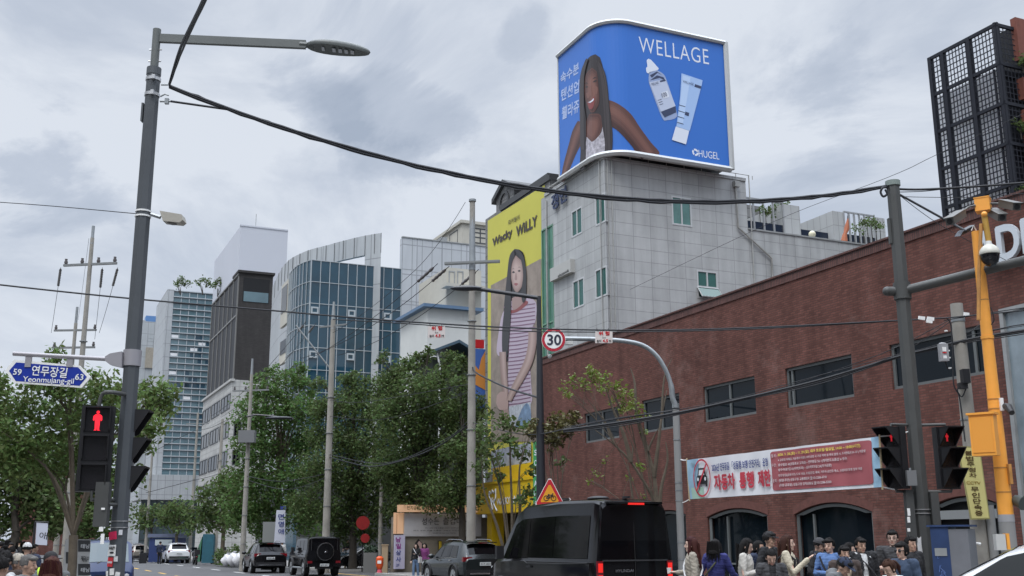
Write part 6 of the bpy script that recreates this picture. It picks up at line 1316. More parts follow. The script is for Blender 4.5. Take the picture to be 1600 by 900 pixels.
pw_.shape(b, sp2([(711, 842), (704, 848), (702, 866), (720, 866), (718, 848)]), hr2, .0); pw_.shape(b, sp2([(711, 846), (707, 851), (709, 859), (711, 861), (714, 858), (715, 850)]), pk, .02); b.build('wall_poster', sw)
b = MB(); pw_.shape(b, [(684, 845), (690, 845), (690, 861), (684, 861)], black_ink, .03); pw_.shape(b, [(685, 846), (689.3, 846), (689.3, 860), (685, 860)], mat('panel_yellow', (.6, .42, .03), .5), .06); b.build('notice_panel', sw)
s = thing('vertical_flag', 'white upright banner flag with navy letters under the trees', 'banner'); Yf = 66; pf = Plane(at(437, 820, Yf), ZD.cross(TOCAM(at(437, 820, Yf))), ZD)
b = MB(); b.prism([pf.px(*q) for q in ((432, 797), (446, 797), (445, 848), (428, 848))], pf.n * -.04, mat('flag_white', (.56, .58, .66), .7)); b.build('cloth', s); b = MB(); b.poly([pf.px(*q, .01) for q in ((438, 791), (447, 791), (447, 796), (438, 796))], nvy)
for i, ch in enumerate('면영애'): pf.txt(b, ch, (434.5, 812 + i * 11.5), (443.5, 812 + i * 11.5), 9, nvy, .02, bold=.02)
b.build('lettering', s); b = MB(); q = pf.px(430, 848); b.tube([Vector((q.x, q.y, 0.1)), q], .03, galv, 6); b.build('stand', s)
s = thing('stone_sign', 'grey upright slab sign beside the white upright banner flag', 'sign'); q = gp(420, 67); b = MB(); b.box(q + ZD * 1.5, (.75, .2, 2.8), mat('slab_grey', (.20, .21, .20), .7)); b.build('slab', s)
for (x, y, r, lb) in ((567, 817, 10.5, 'larger upper red round sign disc leaning by the sedan'), (570.5, 841, 7, 'smaller lower red round sign disc leaning by the sedan')):
    b = MB(); q = at(x, y, 66); b.disc(q, TOCAM(q), r * 66 / 1745, mat('disc_red', (.30, .012, .012), .5, var=.25, vscale=3), 24, .05)
    o = b.build('round_sign'); tag(o, lb, 'sign'); b = MB(); b.tube([Vector((q.x, q.y + .1, 0)), q + YV * .06], .03, plastic, 6); b.build('post', o)
s = thing('bollard', 'orange red delineator post at the pavement corner', 'bollard'); q = gp(594, 59); b = MB(); zt1 = at(594, 869, 59).z; b.tube([q + ZD * .3, q + ZD * .5, q + ZD * (zt1 - .1), q + ZD * zt1], [.12, .2, .2, .1], mat('bollard_orange', (.75, .10, .02), .45), 10); b.build('body', s); b = MB(); b.tube([q, q + ZD * .35], [.18, .09], mat('bollard_pink', (.6, .08, .12), .5), 10); b.build('base', s); b = MB(); b.box(q + ZD * (zt1 - .3) - YV * .2, (.2, .02, .16), white_sign); b.build('label_plate', s)
s = thing('planter', 'grey box planter with dark leaves beside the thin concrete pole', 'planter'); q = gp(580, 64); b = MB(); b.box(q + ZD * .55, (.75, .8, 1.1), mat('planter_grey', (.17, .17, .165), .8)); b.build('box', s)
b = MB(); random.seed(2)
leafd = mat('leaf_dark_green', (.030, .058, .028), .6, island=.35, trans=.2)
for k in range(160): c = q + Vector((random.uniform(-.35, .35), random.uniform(-.35, .35), 1.1 + random.uniform(0, .4))); a = Vector((random.gauss(0, 1), random.gauss(0, 1), random.gauss(0, 1))).normalized() * .09; e = a.orthogonal().normalized() * .05; b.add([c - a, c + e, c + a, c - e], [(0, 1, 2, 3)], leafd)
b.build('leaves', s)
s = MB(); q = gp(602, 60.5); s.box(q + ZD * .75, (.32, .32, 1.5), mat('post_tan', (.36, .27, .17), .8)); s.box(q + ZD * 1.53, (.38, .38, .06), mat('post_tan')); tag(s.build('gate_post'), 'square tan gate post right of the orange delineator', 'post')
# checkered poster stand behind the left tree
s = thing('poster_stand', 'black and white checkered poster stand behind the left tree trunk', 'sign'); Yk = 30; pk_ = Plane(at(120, 870, Yk), ZD.cross(TOCAM(at(120, 870, Yk))), ZD)
b = MB(); q0, q1 = pk_.px(102, 843), pk_.px(143, 843); b.prism([pk_.px(102, 843), pk_.px(142, 843), Vector((q1.x, q1.y, .05)), Vector((q0.x, q0.y, .05))], pk_.n * -.15, mat('stand_white', (.50, .50, .49), .6)); b.build('panel', s)
b = MB()
for i in range(4):
    for (xa, xb, par_) in ((103, 112, 1), (122, 141, 0)):
        if (i + par_) % 2 == 0: b.poly([pk_.px(*q, .006) for q in ((xa, 844 + i * 18.5), (xb, 844 + i * 18.5), (xb, 862 + i * 18.5), (xa, 862 + i * 18.5))], mat('stand_black', (.045, .047, .05), .6))
b.build('check_square', s)
b = MB(); 
for i in range(3): pk_.txt(b, ('태닝', '제이스', '태닝')[i], (126, 857 + i * 18.5), (139, 857 + i * 18.5), 7, black_ink if i % 2 else wt, .012, bold=.02)
pk_.txt(b, '태닝', (128, 878), (136, 878), 5, black_ink, .012, bold=.02); b.build('lettering', s)
s = thing('hanging_banner', 'pale grey hanging banner with dark letters under the left trees', 'banner'); Yk = 36; pk_ = Plane(at(65, 834, Yk), ZD.cross(TOCAM(at(65, 834, Yk))), ZD)
b = MB(); b.prism([pk_.px(*q) for q in ((57, 816), (75, 818), (73.5, 852), (55, 851))], pk_.n * -.03, mat('flag_white')); b.build('cloth', s); b = MB(); pk_.txt(b, '애', (60.5, 842), (73, 843), 11, black_ink, .006); b.build('lettering', s); b = MB(); q = pk_.px(55, 815); b.tube([Vector((q.x, q.y, .1)), q], .035, plastic, 6); b.tube([q, pk_.px(76, 816)], .02, plastic, 6); b.build('stand', s)
# ================================================================ trees
bark = mat('bark', (.105, .085, .062), .9, var=.3, vscale=5, bump=.5, bscale=20)
bark_d = mat('bark_dark', (.045, .038, .030), .9, var=.3, vscale=5)
LEAF = {
 'fresh': mat('leaf_fresh', (.130, .185, .058), .6, island=.4, trans=.45, spec=.3), 'mid': mat('leaf_mid', (.098, .140, .046), .6, island=.45, trans=.45, spec=.3),
 'dark': mat('leaf_dark', (.096, .136, .046), .6, island=.5, trans=.45, spec=.3), 'ginkgo': mat('leaf_ginkgo', (.100, .165, .048), .6, island=.45, trans=.45, spec=.3),
 'pale': mat('leaf_pale', (.170, .215, .040), .5, island=.35, trans=.4), 'olive': mat('leaf_olive', (.105, .092, .030), .5, island=.45, trans=.25), 'street': mat('leaf_street', (.098, .140, .048), .6, island=.45, trans=.45, spec=.3)}
def leaf_mesh(name, clumps, L, Wd, dens, m, parent, seed, droop=.3):
    rng = np.random.default_rng(seed); V = []
    for (c, r, k) in clumps:
        n = max(10, int(dens * r * r * k / (L * Wd) * 13))
        # uneven clump: leaves gather on twigs inside an ellipsoid
        nt_ = max(4, n // 14); tw = rng.normal(size=(nt_, 3)); tw /= np.linalg.norm(tw, axis=1)[:, None]; tw *= (rng.random(nt_) ** .42)[:, None] * r * np.array([1, 1, .82])
        base = tw[rng.integers(0, nt_, n)] + rng.normal(size=(n, 3)) * (r * .11 + L * .35)
        p = base + np.array(c)
        d = rng.normal(size=(n, 3)); d[:, 2] = d[:, 2] * .6 - droop; d /= np.linalg.norm(d, axis=1)[:, None]
        e_ = np.cross(d, rng.normal(size=(n, 3))); e_ /= np.linalg.norm(e_, axis=1)[:, None]
        l = L * (.6 + .8 * rng.random(n))[:, None]; w_ = Wd * (.6 + .8 * rng.random(n))[:, None]; up = np.cross(d, e_)
        V.append(np.stack([p - d * l / 2, p + e_ * w_ / 2 + up * w_ * .15, p + d * l / 2, p - e_ * w_ / 2 + up * w_ * .15], 1).reshape(-1, 3))
    V = np.concatenate(V); n = len(V) // 4
    me = bpy.data.meshes.new(name); me.vertices.add(len(V)); me.vertices.foreach_set('co', V.ravel())
    me.loops.add(n * 4); me.loops.foreach_set('vertex_index', np.arange(n * 4, dtype=np.int32)); me.polygons.add(n); me.polygons.foreach_set('loop_start', np.arange(0, n * 4, 4, dtype=np.int32)); me.polygons.foreach_set('loop_total', np.full(n, 4, dtype=np.int32))
    me.materials.append(m); me.update(); return link(name, me, parent)
def tree(name, label, px, Y, clumps, leaf, L=.2, Wd=.1, dens=1.0, tr=.14, fork=2.0, seed=1, spread=.5, trunk_m=None, stems=0, droop=.3, group=None, cat='tree', basez=.12, bare=(), inner=None):
    random.seed(seed); t = thing(name, label, cat, group); p = gp(px, Y, basez); tm = trunk_m or bark
    C = []
    for q in clumps:
        x, y, r = q[:3]; dY = random.uniform(-spread, spread) * max(1.2, r * Y / 1745 * 1.5); c = at(x, y, Y + dY); C.append((c, r * Y / 1745, q[3] if len(q) > 3 else 1.0))
    b = MB(); fk = p + ZD * fork + Vector((random.uniform(-.1, .1), 0, 0))
    if stems == 0: b.tube([p, p + ZD * fork * .5, fk], [tr * 1.25, tr, tr * .9], tm, 10)
    else: b.tube([p, p + ZD * fork * .6, fk], [tr * 1.2, tr, tr * .95], tm, 10)
    top = max(c.z for c, r, k in C); cxm = sum((c for c, r, k in C), Vector()) / len(C)
    if not stems:
        ld = Vector((cxm.x * .5 + p.x * .5, (cxm.y + p.y) / 2, fork + (top - fork) * .75)); b.tube(spline([fk, (fk + ld) / 2 + Vector((random.uniform(-.2, .2), 0, 0)), ld], 4), [tr * .85 * (1 - i / 9.5) + .012 for i in range(9)], tm, 8)
    b.build('trunk', t)
    b = MB(); mains = []
    for i, (c, r, k) in enumerate(C):
        s0 = (fk if i % 3 == 0 or not mains else min((m[len(m) // 2 + (i % 4)] for m in mains), key=lambda q: (q - c).length)) if stems else fk if c.z < fork + 1.2 else fk.lerp(Vector((cxm.x * .5 + p.x * .5, p.y, fork + (top - fork) * .7)), random.uniform(.1, .8))
        h = (c - s0); mid = s0 + h * .5 + Vector((h.x * -.12, 0, abs(h.length) * .10)); r0 = tr * ((.5 if i % 3 == 0 else .25) if stems else .36); pts = spline([s0, mid, c + Vector((random.uniform(-.3, .3), random.uniform(-.3, .3), random.uniform(0, .4))) * r], 5)
        if stems and i % 3 == 0: mains.append(pts)
        b.tube(pts, [r0 * (1 - .85 * j / (len(pts) - 1)) for j in range(len(pts))], tm, 6)
        for _ in range(3):
            e_ = c + Vector((random.gauss(0, .5), random.gauss(0, .5), random.gauss(0, .4))) * r; b.tube([pts[-4], (pts[-4] + e_) / 2 + ZD * .05, e_], [r0 * .35, r0 * .25, .006], tm, 4)
    for br in bare:
        pts = spline([at(x, y, Y + dy) for x, y, dy in br], 4); n = len(pts); b.tube(pts, [.055 * (1 - .85 * j / (n - 1)) * (1.4 if len(br) > 3 else .8) for j in range(n)], tm, 6)
    b.build('limbs', t)
    leaf_mesh('crown', C, L, Wd, dens, LEAF[leaf], t, seed, droop); return t
tree('broadleaf_tree', 'large multi stemmed tree beside the pole and blue road sign', 116, 28, [(85, 560, 20), (60, 598, 30), (18, 632, 36), (105, 603, 38), (150, 612, 34), (188, 622, 30), (236, 618, 30), (258, 612, 22), (250, 640, 22), (30, 690, 46), (90, 655, 46), (140, 655, 38), (205, 652, 30), (235, 665, 26), (8, 725, 40), (66, 725, 42), (118, 715, 36), (225, 690, 18), (-25, 660, 50), (-20, 600, 30)], 'fresh', .17, .068, 1.7, .11, 1.75, 4, .9, None, 6, .55)
tree('street_tree', 'dark bushy tree at far left behind the hanging banner', 20, 44, [(0, 770, 55), (45, 775, 50), (20, 730, 45), (-30, 740, 60), (70, 810, 36), (10, 815, 40), (40, 700, 36), (-10, 690, 40), (55, 745, 36), (90, 800, 26)], 'dark', .24, .13, 1.2, .18, 2.0, 5, .6, bark_d, group='dark trees on the left pavement')
tree('street_tree', 'dark bushy tree right behind the multi stemmed trunk', 130, 47, [(110, 760, 50), (150, 730, 48), (90, 720, 40), (165, 790, 36), (130, 810, 40), (180, 745, 36), (120, 690, 36), (185, 700, 26), (95, 812, 30), (160, 825, 26), (75, 790, 30), (140, 765, 34)], 'dark', .24, .13, 1.2, .18, 2.0, 6, .6, bark_d, group='dark trees on the left pavement')
tree('street_tree', 'small green tree farthest down the street, right of the lamp pole', 236, 106, [(228, 815, 18), (245, 800, 20), (222, 795, 14), (258, 808, 18)], 'street', .4, .22, 1.1, .14, 2.2, 7, .6, group='small trees down the street')
tree('street_tree', 'small green tree above the distant blue stall', 276, 98, [(268, 800, 20), (285, 798, 22), (300, 806, 20), (262, 815, 16), (288, 820, 18)], 'street', .4, .22, 1.1, .14, 2.2, 8, .6, group='small trees down the street')
tree('street_tree', 'wider street tree in front of the low white office', 348, 86, [(325, 785, 26), (348, 770, 32), (372, 775, 28), (340, 805, 30), (370, 810, 30), (318, 812, 22), (355, 745, 18), (385, 800, 24)], 'street', .36, .2, 1.1, .16, 2.4, 9, .6, group='small trees down the street')
tree('ginkgo_tree', 'pointed bright green ginkgo left of the weathered concrete pole', 432, 73, [(402, 588, 10), (403, 610, 22), (427, 580, 12), (428, 606, 26), (455, 590, 22), (470, 575, 12), (472, 600, 20), (392, 650, 34), (430, 645, 42), (470, 645, 36), (398, 700, 40), (445, 700, 46), (480, 690, 30), (370, 800, 30), (420, 830, 26), (480, 820, 28), (385, 750, 36), (430, 755, 44), (475, 745, 36), (402, 795, 34), (450, 800, 38), (490, 620, 16)], 'ginkgo', .21, .14, 1.35, .2, 2.4, 10, .6)
tree('street_tree', 'full dark tree just right of the weathered concrete pole', 552, 67, [(545, 592, 16), (560, 606, 26), (528, 636, 32), (570, 640, 40), (600, 605, 28), (545, 695, 46), (598, 690, 46), (535, 755, 42), (590, 755, 44), (560, 800, 36), (515, 800, 30), (610, 800, 30), (500, 730, 34), (500, 680, 26), (500, 640, 24), (478, 790, 30), (500, 600, 14), (530, 830, 26), (575, 830, 26), (610, 745, 40)], 'dark', .19, .115, 1.5, .22, 2.5, 11, .6, bark_d, group='dark trees over the studio wall')
tree('street_tree', 'tallest dark tree rising below the white house', 650, 61, [(622, 580, 24), (642, 568, 20), (662, 558, 16), (672, 548, 8), (652, 610, 44), (692, 590, 26), (640, 660, 50), (690, 640, 40), (650, 725, 52), (605, 735, 36), (695, 700, 40), (630, 775, 36), (675, 775, 32), (610, 640, 36), (715, 690, 36), (655, 780, 26), (745, 640, 22), (700, 560, 16), (725, 570, 18), (612, 600, 24), (600, 560, 12)], 'dark', .19, .115, 1.5, .24, 2.6, 12, .6, bark_d, group='dark trees over the studio wall')
tree('street_tree', 'dark tree hugging the tall concrete pole before the painted wall', 722, 59, [(718, 600, 18), (735, 625, 18), (712, 645, 32), (742, 665, 20), (720, 705, 36), (735, 745, 26), (700, 760, 30), (705, 785, 24), (750, 700, 16), (740, 780, 18)], 'dark', .19, .115, 1.4, .2, 2.6, 13, .6, bark_d, group='dark trees over the studio wall')
tree('slender_tree', 'slender tree with thin stems in front of the yellow shop', 796, 39, [(762, 672, 16), (775, 655, 14), (800, 660, 20), (828, 672, 20), (755, 700, 18), (790, 690, 18), (770, 722, 18), (815, 705, 18), (835, 735, 14), (825, 765, 16), (780, 745, 12), (750, 730, 12), (835, 788, 12), (812, 785, 14), (755, 650, 8), (745, 670, 10), (880, 725, 10)], 'mid', .20, .11, .8, .05, .9, 14, .8, None, 5, bare=[((800, 900, 0), (790, 820, 0), (780, 760, 0), (764, 700, 0)), ((800, 900, 0), (800, 800, .1), (797, 700, .1), (802, 660, 0)), ((802, 900, 0), (812, 800, -.1), (812, 730, 0), (828, 680, 0)), ((798, 900, 0), (776, 820, 0), (757, 770, 0), (753, 720, 0))])
tree('round_shrub_tree', 'olive brown rounded tree clump against the left end of the brick wall', 872, 37, [(850, 676, 20), (868, 662, 22), (888, 657, 18), (860, 690, 16), (880, 676, 18), (842, 664, 13), (897, 668, 12), (898, 648, 9), (868, 690, 14), (830, 676, 12)], 'olive', .15, .09, 1.3, .06, 1.4, 15, .8, None, 3, bare=[((872, 880, 0), (872, 760, 0), (868, 690, 0))])
tree('sparse_tree', 'sparse yellow green tree with bare branches before the brick wall', 1030, 31.5, [(882, 606, 10, .8), (900, 596, 13), (922, 583, 15), (944, 588, 14), (958, 602, 13), (975, 618, 15), (990, 634, 13), (968, 642, 12, .8), (890, 616, 8, .8), (1000, 652, 10), (915, 600, 10, .7), (938, 606, 10, .7), (955, 625, 9, .7), (985, 655, 8, .7), (930, 742, 7, .8), (922, 752, 6, .8), (1000, 730, 8), (984, 748, 5), (1004, 776, 4), (948, 718, 4, .7), (975, 640, 6, .6), (1005, 672, 6, .5), (935, 605, 7, .4), (915, 608, 6, .4)], 'pale', .11, .06, .75, .05, 1.0, 16, .7, None, 2,
     bare=[((1030, 830, 0), (1026, 792, 0), (1015, 768, 0), (986, 722, 0), (960, 695, 0), (930, 672, 0)), ((1026, 792, 0), (1022, 745, 0), (1012, 705, .1), (1002, 672, .1), (990, 630, .1)), ((1012, 705, .1), (1022, 682, .1), (1030, 668, 0)), ((1022, 745, 0), (1028, 700, -.1), (1034, 650, -.1), (1042, 610, 0)), ((986, 722, 0), (989, 700, .1), (985, 690, .1)), ((986, 722, 0), (975, 680, 0), (958, 640, 0), (945, 600, 0)), ((960, 695, 0), (945, 660, 0), (915, 620, 0)), ((1030, 830, 0), (1032, 770, 0), (1043, 720, 0), (1040, 690, 0)), ((990, 790, 0), (984, 745, 0), (980, 720, 0)), ((1012, 705, 0), (995, 650, 0), (992, 600, 0), (985, 575, 0)), ((1034, 650, -.1), (1038, 590, -.1), (1050, 560, -.1))])
# plants on roofs
for i, (x, y, r, Yv, lb) in enumerate(((283, 441, 7, 192, 'leftmost bushy plant on the banded tower roof'), (318, 441, 6, 193, 'middle bushy plant on the banded tower roof'), (341, 444, 6, 194, 'right bushy plant on the banded tower roof'))):
    c = at(x, y, Yv); tree('roof_shrub', lb, x, Yv, [(x - r * .8, y + 2, r * .8), (x + r * .6, y, r * .8), (x, y - 4, r * .6), (x + r * 1.3, y + 3, r * .6)], 'dark', .5, .3, 1.1, .1, c.z - 1.5 - (c.z - 1.5) * 0 , 30 + i, .3, bark_d, group='shrubs on the tower roof', cat='shrub', basez=c.z - 2.2) if False else None
    t = thing('roof_shrub', lb, 'shrub', 'shrubs on the tower roof'); base = Vector((c.x, c.y, zt_ if False else c.z - 1.6)); b = MB()
    for k in range(4): b.tube([base - ZD * .8, base + Vector((random.uniform(-.6, .6), 0, .8))], [.08, .03], bark_d, 5)
    b.build('stem', t); leaf_mesh('crown', [(at(x - r * .8, y + 2, Yv), r * .11, 1), (at(x + r * .6, y, Yv), r * .11, 1), (at(x, y - 4, Yv), r * .10, 1), (at(x + r * 1.4, y + 3, Yv), r * .10, 1)], .45, .25, 1.0, LEAF['dark'], t, 40 + i)
for i, (x0, x1, y, lb) in enumerate(((1182, 1236, 326, 'leafy plants behind the left rooftop fence'), (1338, 1378, 352, 'leafy plants behind the right rooftop fence'))):
    t = thing('terrace_plant', lb, 'plant', 'plants behind the rooftop fences'); P0 = at(x0, y, 57); P1 = at(x1, y + 4, 59); b = MB()
    cl_ = []
    for k in range(6):
        c = P0.lerp(P1, (k + .5) / 6) + ZD * random.uniform(-.3, .4); b.tube([c - ZD * 2.2, c], [.04, .015], bark_d, 5); cl_.append((c, .34, .8))
    b.build('stem', t); leaf_mesh('leaves', cl_, .16, .09, .8, LEAF['dark'], t, 50 + i)
for i, (x, y, lb) in enumerate(((1594, 198, 'upper green plant on the brown terrace balcony'), (1596, 303, 'lower green plant on the brown terrace balcony'), (1597, 95, 'small top green plant on the brown terrace balcony'))):
    t = thing('balcony_plant', lb, 'plant', 'plants on the brown terraces'); c = at(x, y, 46.5); b = MB(); b.tube([c - ZD * .6, c + ZD * .1], .03, bark_d, 5); b.build('stem', t)
    leaf_mesh('leaves', [(c + VD * k * .5, .35, 1) for k in range(4)], .16, .08, 1, LEAF['mid'], t, 60 + i)
for i, (px, Yv, h, lb) in enumerate(((358, 82, 1.35, 'rounded dark shrub on the pavement corner'), (371, 80, .9, 'small yellowish shrub beside the dark round shrub'))):
    t = thing('shrub', lb, 'shrub'); p = gp(px, Yv, .12); b = MB()
    for k in range(4): b.tube([p, p + Vector((random.uniform(-.3, .3), random.uniform(-.3, .3), h * .6))], [.05, .02], bark_d, 5)
    b.build('stem', t); leaf_mesh('foliage', [(p + Vector((math.cos(k * 1.05) * h * .5, math.sin(k * 1.05) * h * .5, h * (.45 if k else .75))), h * .42, 1) for k in range(7)], .2, .12, 1.1, LEAF['street' if i == 0 else 'fresh'], t, 70 + i)
p = gp(352, 80, .124); rng = np.random.default_rng(5); b = MB()
for k in range(1500):
    q = p + UD * rng.uniform(-3, 3) + VD * rng.uniform(-.2, 1.4); a = rng.uniform(0, 6.28); h = rng.uniform(.08, .22); e_ = Vector((math.cos(a), math.sin(a), 0)) * .02; b.add([q - e_, q + e_, q + ZD * h + Vector((rng.normal() * .05, rng.normal() * .05, 0))], [(0, 1, 2)], LEAF['fresh'])
o = b.build('grass'); o['kind'] = 'stuff'; tag(o, 'short grass strip growing on the pavement corner', 'grass')
# ================================================================ vehicles
HDG = math.atan2(UD.y, UD.x)
red_lens = mat('tail_lens', (.18, .006, .012), .15, coat=.8); red_lit = mat('tail_lens_lit', (.5, .01, .01), .3, emit=(1, .03, .02), estr=.65)
plate_m = mat('plate_white_metal', (.62, .64, .64), .4); head_l = mat('headlight_glass', (.55, .57, .58), .1, spec=.8)
STN = {
 'suv': [(0, .42, .92, 1.00, .80, .70), (.08, .36, 1.00, 1.12, .90, .76), (.42, .30, 1.05, 1.58, .94, .67), (.80, .26, 1.05, 1.68, .95, .66), (1.8, .25, 1.03, 1.70, .95, .67), (2.6, .25, 1.00, 1.66, .95, .66), (2.9, .25, .99, 1.54, .95, .70), (3.55, .25, .98, 1.04, .95, .80), (4.25, .28, .93, .98, .92, .72), (4.65, .34, .80, .86, .84, .62), (4.8, .42, .60, .66, .70, .5)],
 'crossover': [(0, .42, .92, 1.00, .80, .70), (.08, .36, 1.00, 1.12, .90, .76), (.42, .30, 1.05, 1.58, .94, .67), (.80, .26, 1.05, 1.66, .95, .66), (1.8, .25, 1.03, 1.70, .95, .67), (2.4, .25, 1.00, 1.68, .95, .66), (2.75, .25, .99, 1.60, .95, .68), (3.15, .25, .98, 1.40, .95, .73), (3.75, .25, .97, 1.03, .95, .80), (4.25, .28, .93, .97, .92, .72), (4.65, .34, .80, .86, .84, .62), (4.8, .42, .60, .66, .70, .5)],
 'sedan': [(0, .40, .88, .95, .76, .66), (.1, .34, .95, 1.02, .88, .74), (.75, .26, .98, 1.06, .92, .76), (1.5, .24, .97, 1.40, .93, .64), (2.3, .24, .95, 1.46, .93, .64), (2.9, .24, .94, 1.36, .93, .68), (3.7, .25, .93, 1.00, .92, .78), (4.4, .28, .84, .90, .88, .70), (4.85, .36, .66, .72, .74, .56), (4.95, .42, .55, .6, .64, .5)],
 'offroad': [(0, .55, 1.18, 1.90, .86, .78), (.04, .50, 1.20, 1.94, .88, .79), (.5, .46, 1.20, 1.96, .88, .79), (1.6, .46, 1.20, 1.97, .88, .79), (2.6, .46, 1.20, 1.94, .88, .78), (2.75, .46, 1.20, 1.86, .88, .79), (3.0, .46, 1.20, 1.26, .88, .82), (4.2, .48, 1.16, 1.21, .86, .80), (4.3, .55, 1.0, 1.12, .84, .8)],
 'van': [(0, .42, 1.25, 2.52, .97, .80), (.05, .36, 1.26, 2.60, 1.00, .82), (.35, .32, 1.26, 2.66, 1.02, .82), (2.0, .30, 1.26, 2.69, 1.02, .83), (3.9, .30, 1.26, 2.64, 1.02, .83), (4.4, .30, 1.25, 2.46, 1.02, .80), (5.35, .32, 1.22, 1.40, 1.00, .85), (5.85, .36, 1.00, 1.10, .94, .74), (6.05, .44, .75, .8, .82, .6)],
 'truck': [(0, .45, .80, .86, .72, .70), (.1, .45, .82, .87, .72, .70), (2.15, .45, .82, .87, .72, .70), (2.2, .40, 1.05, 1.70, .72, .64), (2.5, .38, 1.05, 1.76, .73, .65), (3.1, .38, 1.04, 1.72, .73, .65), (3.5, .38, 1.00, 1.08, .73, .66), (3.62, .42, .8, .86, .68, .6)],
}
def car(kind, label, u, v, heading, paint, name, cat='car', scale=1.0, glass=None, lit=False, plate=None, group=None, rails=True):
    st = STN[kind]; L = st[-1][0]; cross = kind == 'crossover'; kind = 'suv' if cross else kind; glass = glass or tint_glass
    t = thing(name, label, cat, group, loc=uv(u, v, .01), rz=heading); t.scale = (scale,) * 3
    def ring(s):
        x, zb, zt_, zr, w, wt = s; hgt = zr - zt_
        half = [(0, zb), (w * .84, zb), (w * .97, zb + .10), (w, zb + (zt_ - zb) * .5), (w * .985, zt_ - .05), (w * .95, zt_), (wt, zr - min(.055 if cross else .10, hgt * .4)), (wt * .90, zr - min(.035, hgt * .1)), (wt * .6, zr), (0, zr + .01)]
        return [Vector((x, -y, z)) for y, z in half] + [Vector((x, y, z)) for y, z in reversed(half[1:-1])]
    R = [ring(s) for s in st]; n = len(R[0]); vs = [p for r in R for p in r]; fs = []
    for i in range(len(R) - 1):
        for j in range(n): fs.append((i * n + j, i * n + (j + 1) % n, (i + 1) * n + (j + 1) % n, (i + 1) * n + j))
    b = MB(); b.add(vs, [tuple(reversed(f)) for f in fs] , paint, True); b.add(R[0], [tuple(range(n))], paint); b.add(R[-1], [tuple(reversed(range(n)))], paint)
    b.build('body', t, 32)
    def interp(x):
        for i in range(len(st) - 1):
            if st[i][0] <= x <= st[i + 1][0]:
                k = (x - st[i][0]) / (st[i + 1][0] - st[i][0]); return ring([a + (c - a) * k for a, c in zip(st[i], st[i + 1])])
        return R[-1]
    def side(sg, x, s, off=.012):
        r = interp(x); a, c = r[5], r[6]; p = a.lerp(c, s); nn = Vector((0, -(c.z - a.z), -(a.y - c.y))).normalized() if c.z > a.z + .05 else Vector((0, -1, 0))
        nn = Vector((0, -1, .25)).normalized(); p = p + nn * off; return Vector((p.x, p.y * sg * -1 if sg > 0 else p.y, p.z))
    def glass_strip(xa0, xa1, xb0, xb1, s0, s1, nm='side_window'):
        for sg in (-1, 1):
            N = 8; q = []
            for i in range(N + 1): k = i / N; q.append((side(sg, xa0 + (xb0 - xa0) * k, s0), side(sg, xa1 + (xb1 - xa1) * k, s1)))
            b = MB(); 
            for i in range(N): b.add([q[i][0], q[i + 1][0], q[i + 1][1], q[i][1]], [(0, 1, 2, 3)], glass, True)
            b.build(nm, t)
    def top_glass(x0, x1, k0, k1, nm):
        b = MB(); N = 6; rows = []
        for i in range(N + 1):
            x = x0 + (x1 - x0) * i / N; r = interp(x); kk = k0 + (k1 - k0) * i / N; a = r[8]; a6 = r[7]
            rows.append([Vector((x, -kk * abs(a6.y), a6.z)), Vector((x, -.6 * abs(a6.y) * kk, a.z)), Vector((x, .6 * abs(a6.y) * kk, a.z)), Vector((x, kk * abs(a6.y), a6.z))])
        d = (rows[-1][1] - rows[0][1]); nn = Vector((-d.z, 0, d.x)).normalized(); nn = nn if nn.z > 0 else -nn
        for i in range(N):
            for j in range(3): b.add([p + nn * .014 for p in (rows[i][j], rows[i][j + 1], rows[i + 1][j + 1], rows[i + 1][j])], [(0, 1, 2, 3)], glass, True)
        b.build(nm, t)
    rw = {'suv': .37, 'sedan': .34, 'offroad': .41, 'van': .36, 'truck': .28}[kind]; xs = {'suv': (.95, 3.75), 'sedan': (.95, 3.85), 'offroad': (.75, 3.6), 'van': (1.05, 4.95), 'truck': (.6, 3.0)}[kind]
    for i, x in enumerate(xs):
        for sg in (-1, 1):
            W_ = st[4][4]; b = MB(); yo = sg * (W_ - .01)
            b.disc((x, yo - sg * .24, rw), (0, sg, 0), rw, rubber, 24, .25)
            w_ = b.build('wheel', t); b = MB(); b.disc((x, yo + sg * .012, rw), (0, sg, 0), rw * .66, galv if kind != 'truck' else lgrey, 20, .008); b.disc((x, yo + sg * .02, rw), (0, sg, 0), rw * .16, plastic, 12, .01)
            for k in range(5): a = k * 1.257; b.box((x + math.cos(a) * rw * .36, yo + sg * .022, rw + math.sin(a) * rw * .36), (rw * .5, .012, rw * .14), steel, (Vector((math.cos(a), 0, math.sin(a))), Vector((0, 1, 0)), Vector((-math.sin(a), 0, math.cos(a)))))
            b.build('rim', w_)
            b = MB(); pts = [(x + (rw + .07) * math.cos(a), sg * (W_ + .006), rw + (rw + .07) * math.sin(a)) for a in [math.pi * k / 14 for k in range(15)]]; b.tube(pts, .055 if kind == 'offroad' else .035, plastic, 6); b.build('wheel_arch', t)
    def mesh(nm, fn, par=None):
        b = MB(); fn(b); return b.build(nm, par or t)
    H = st[4][3]
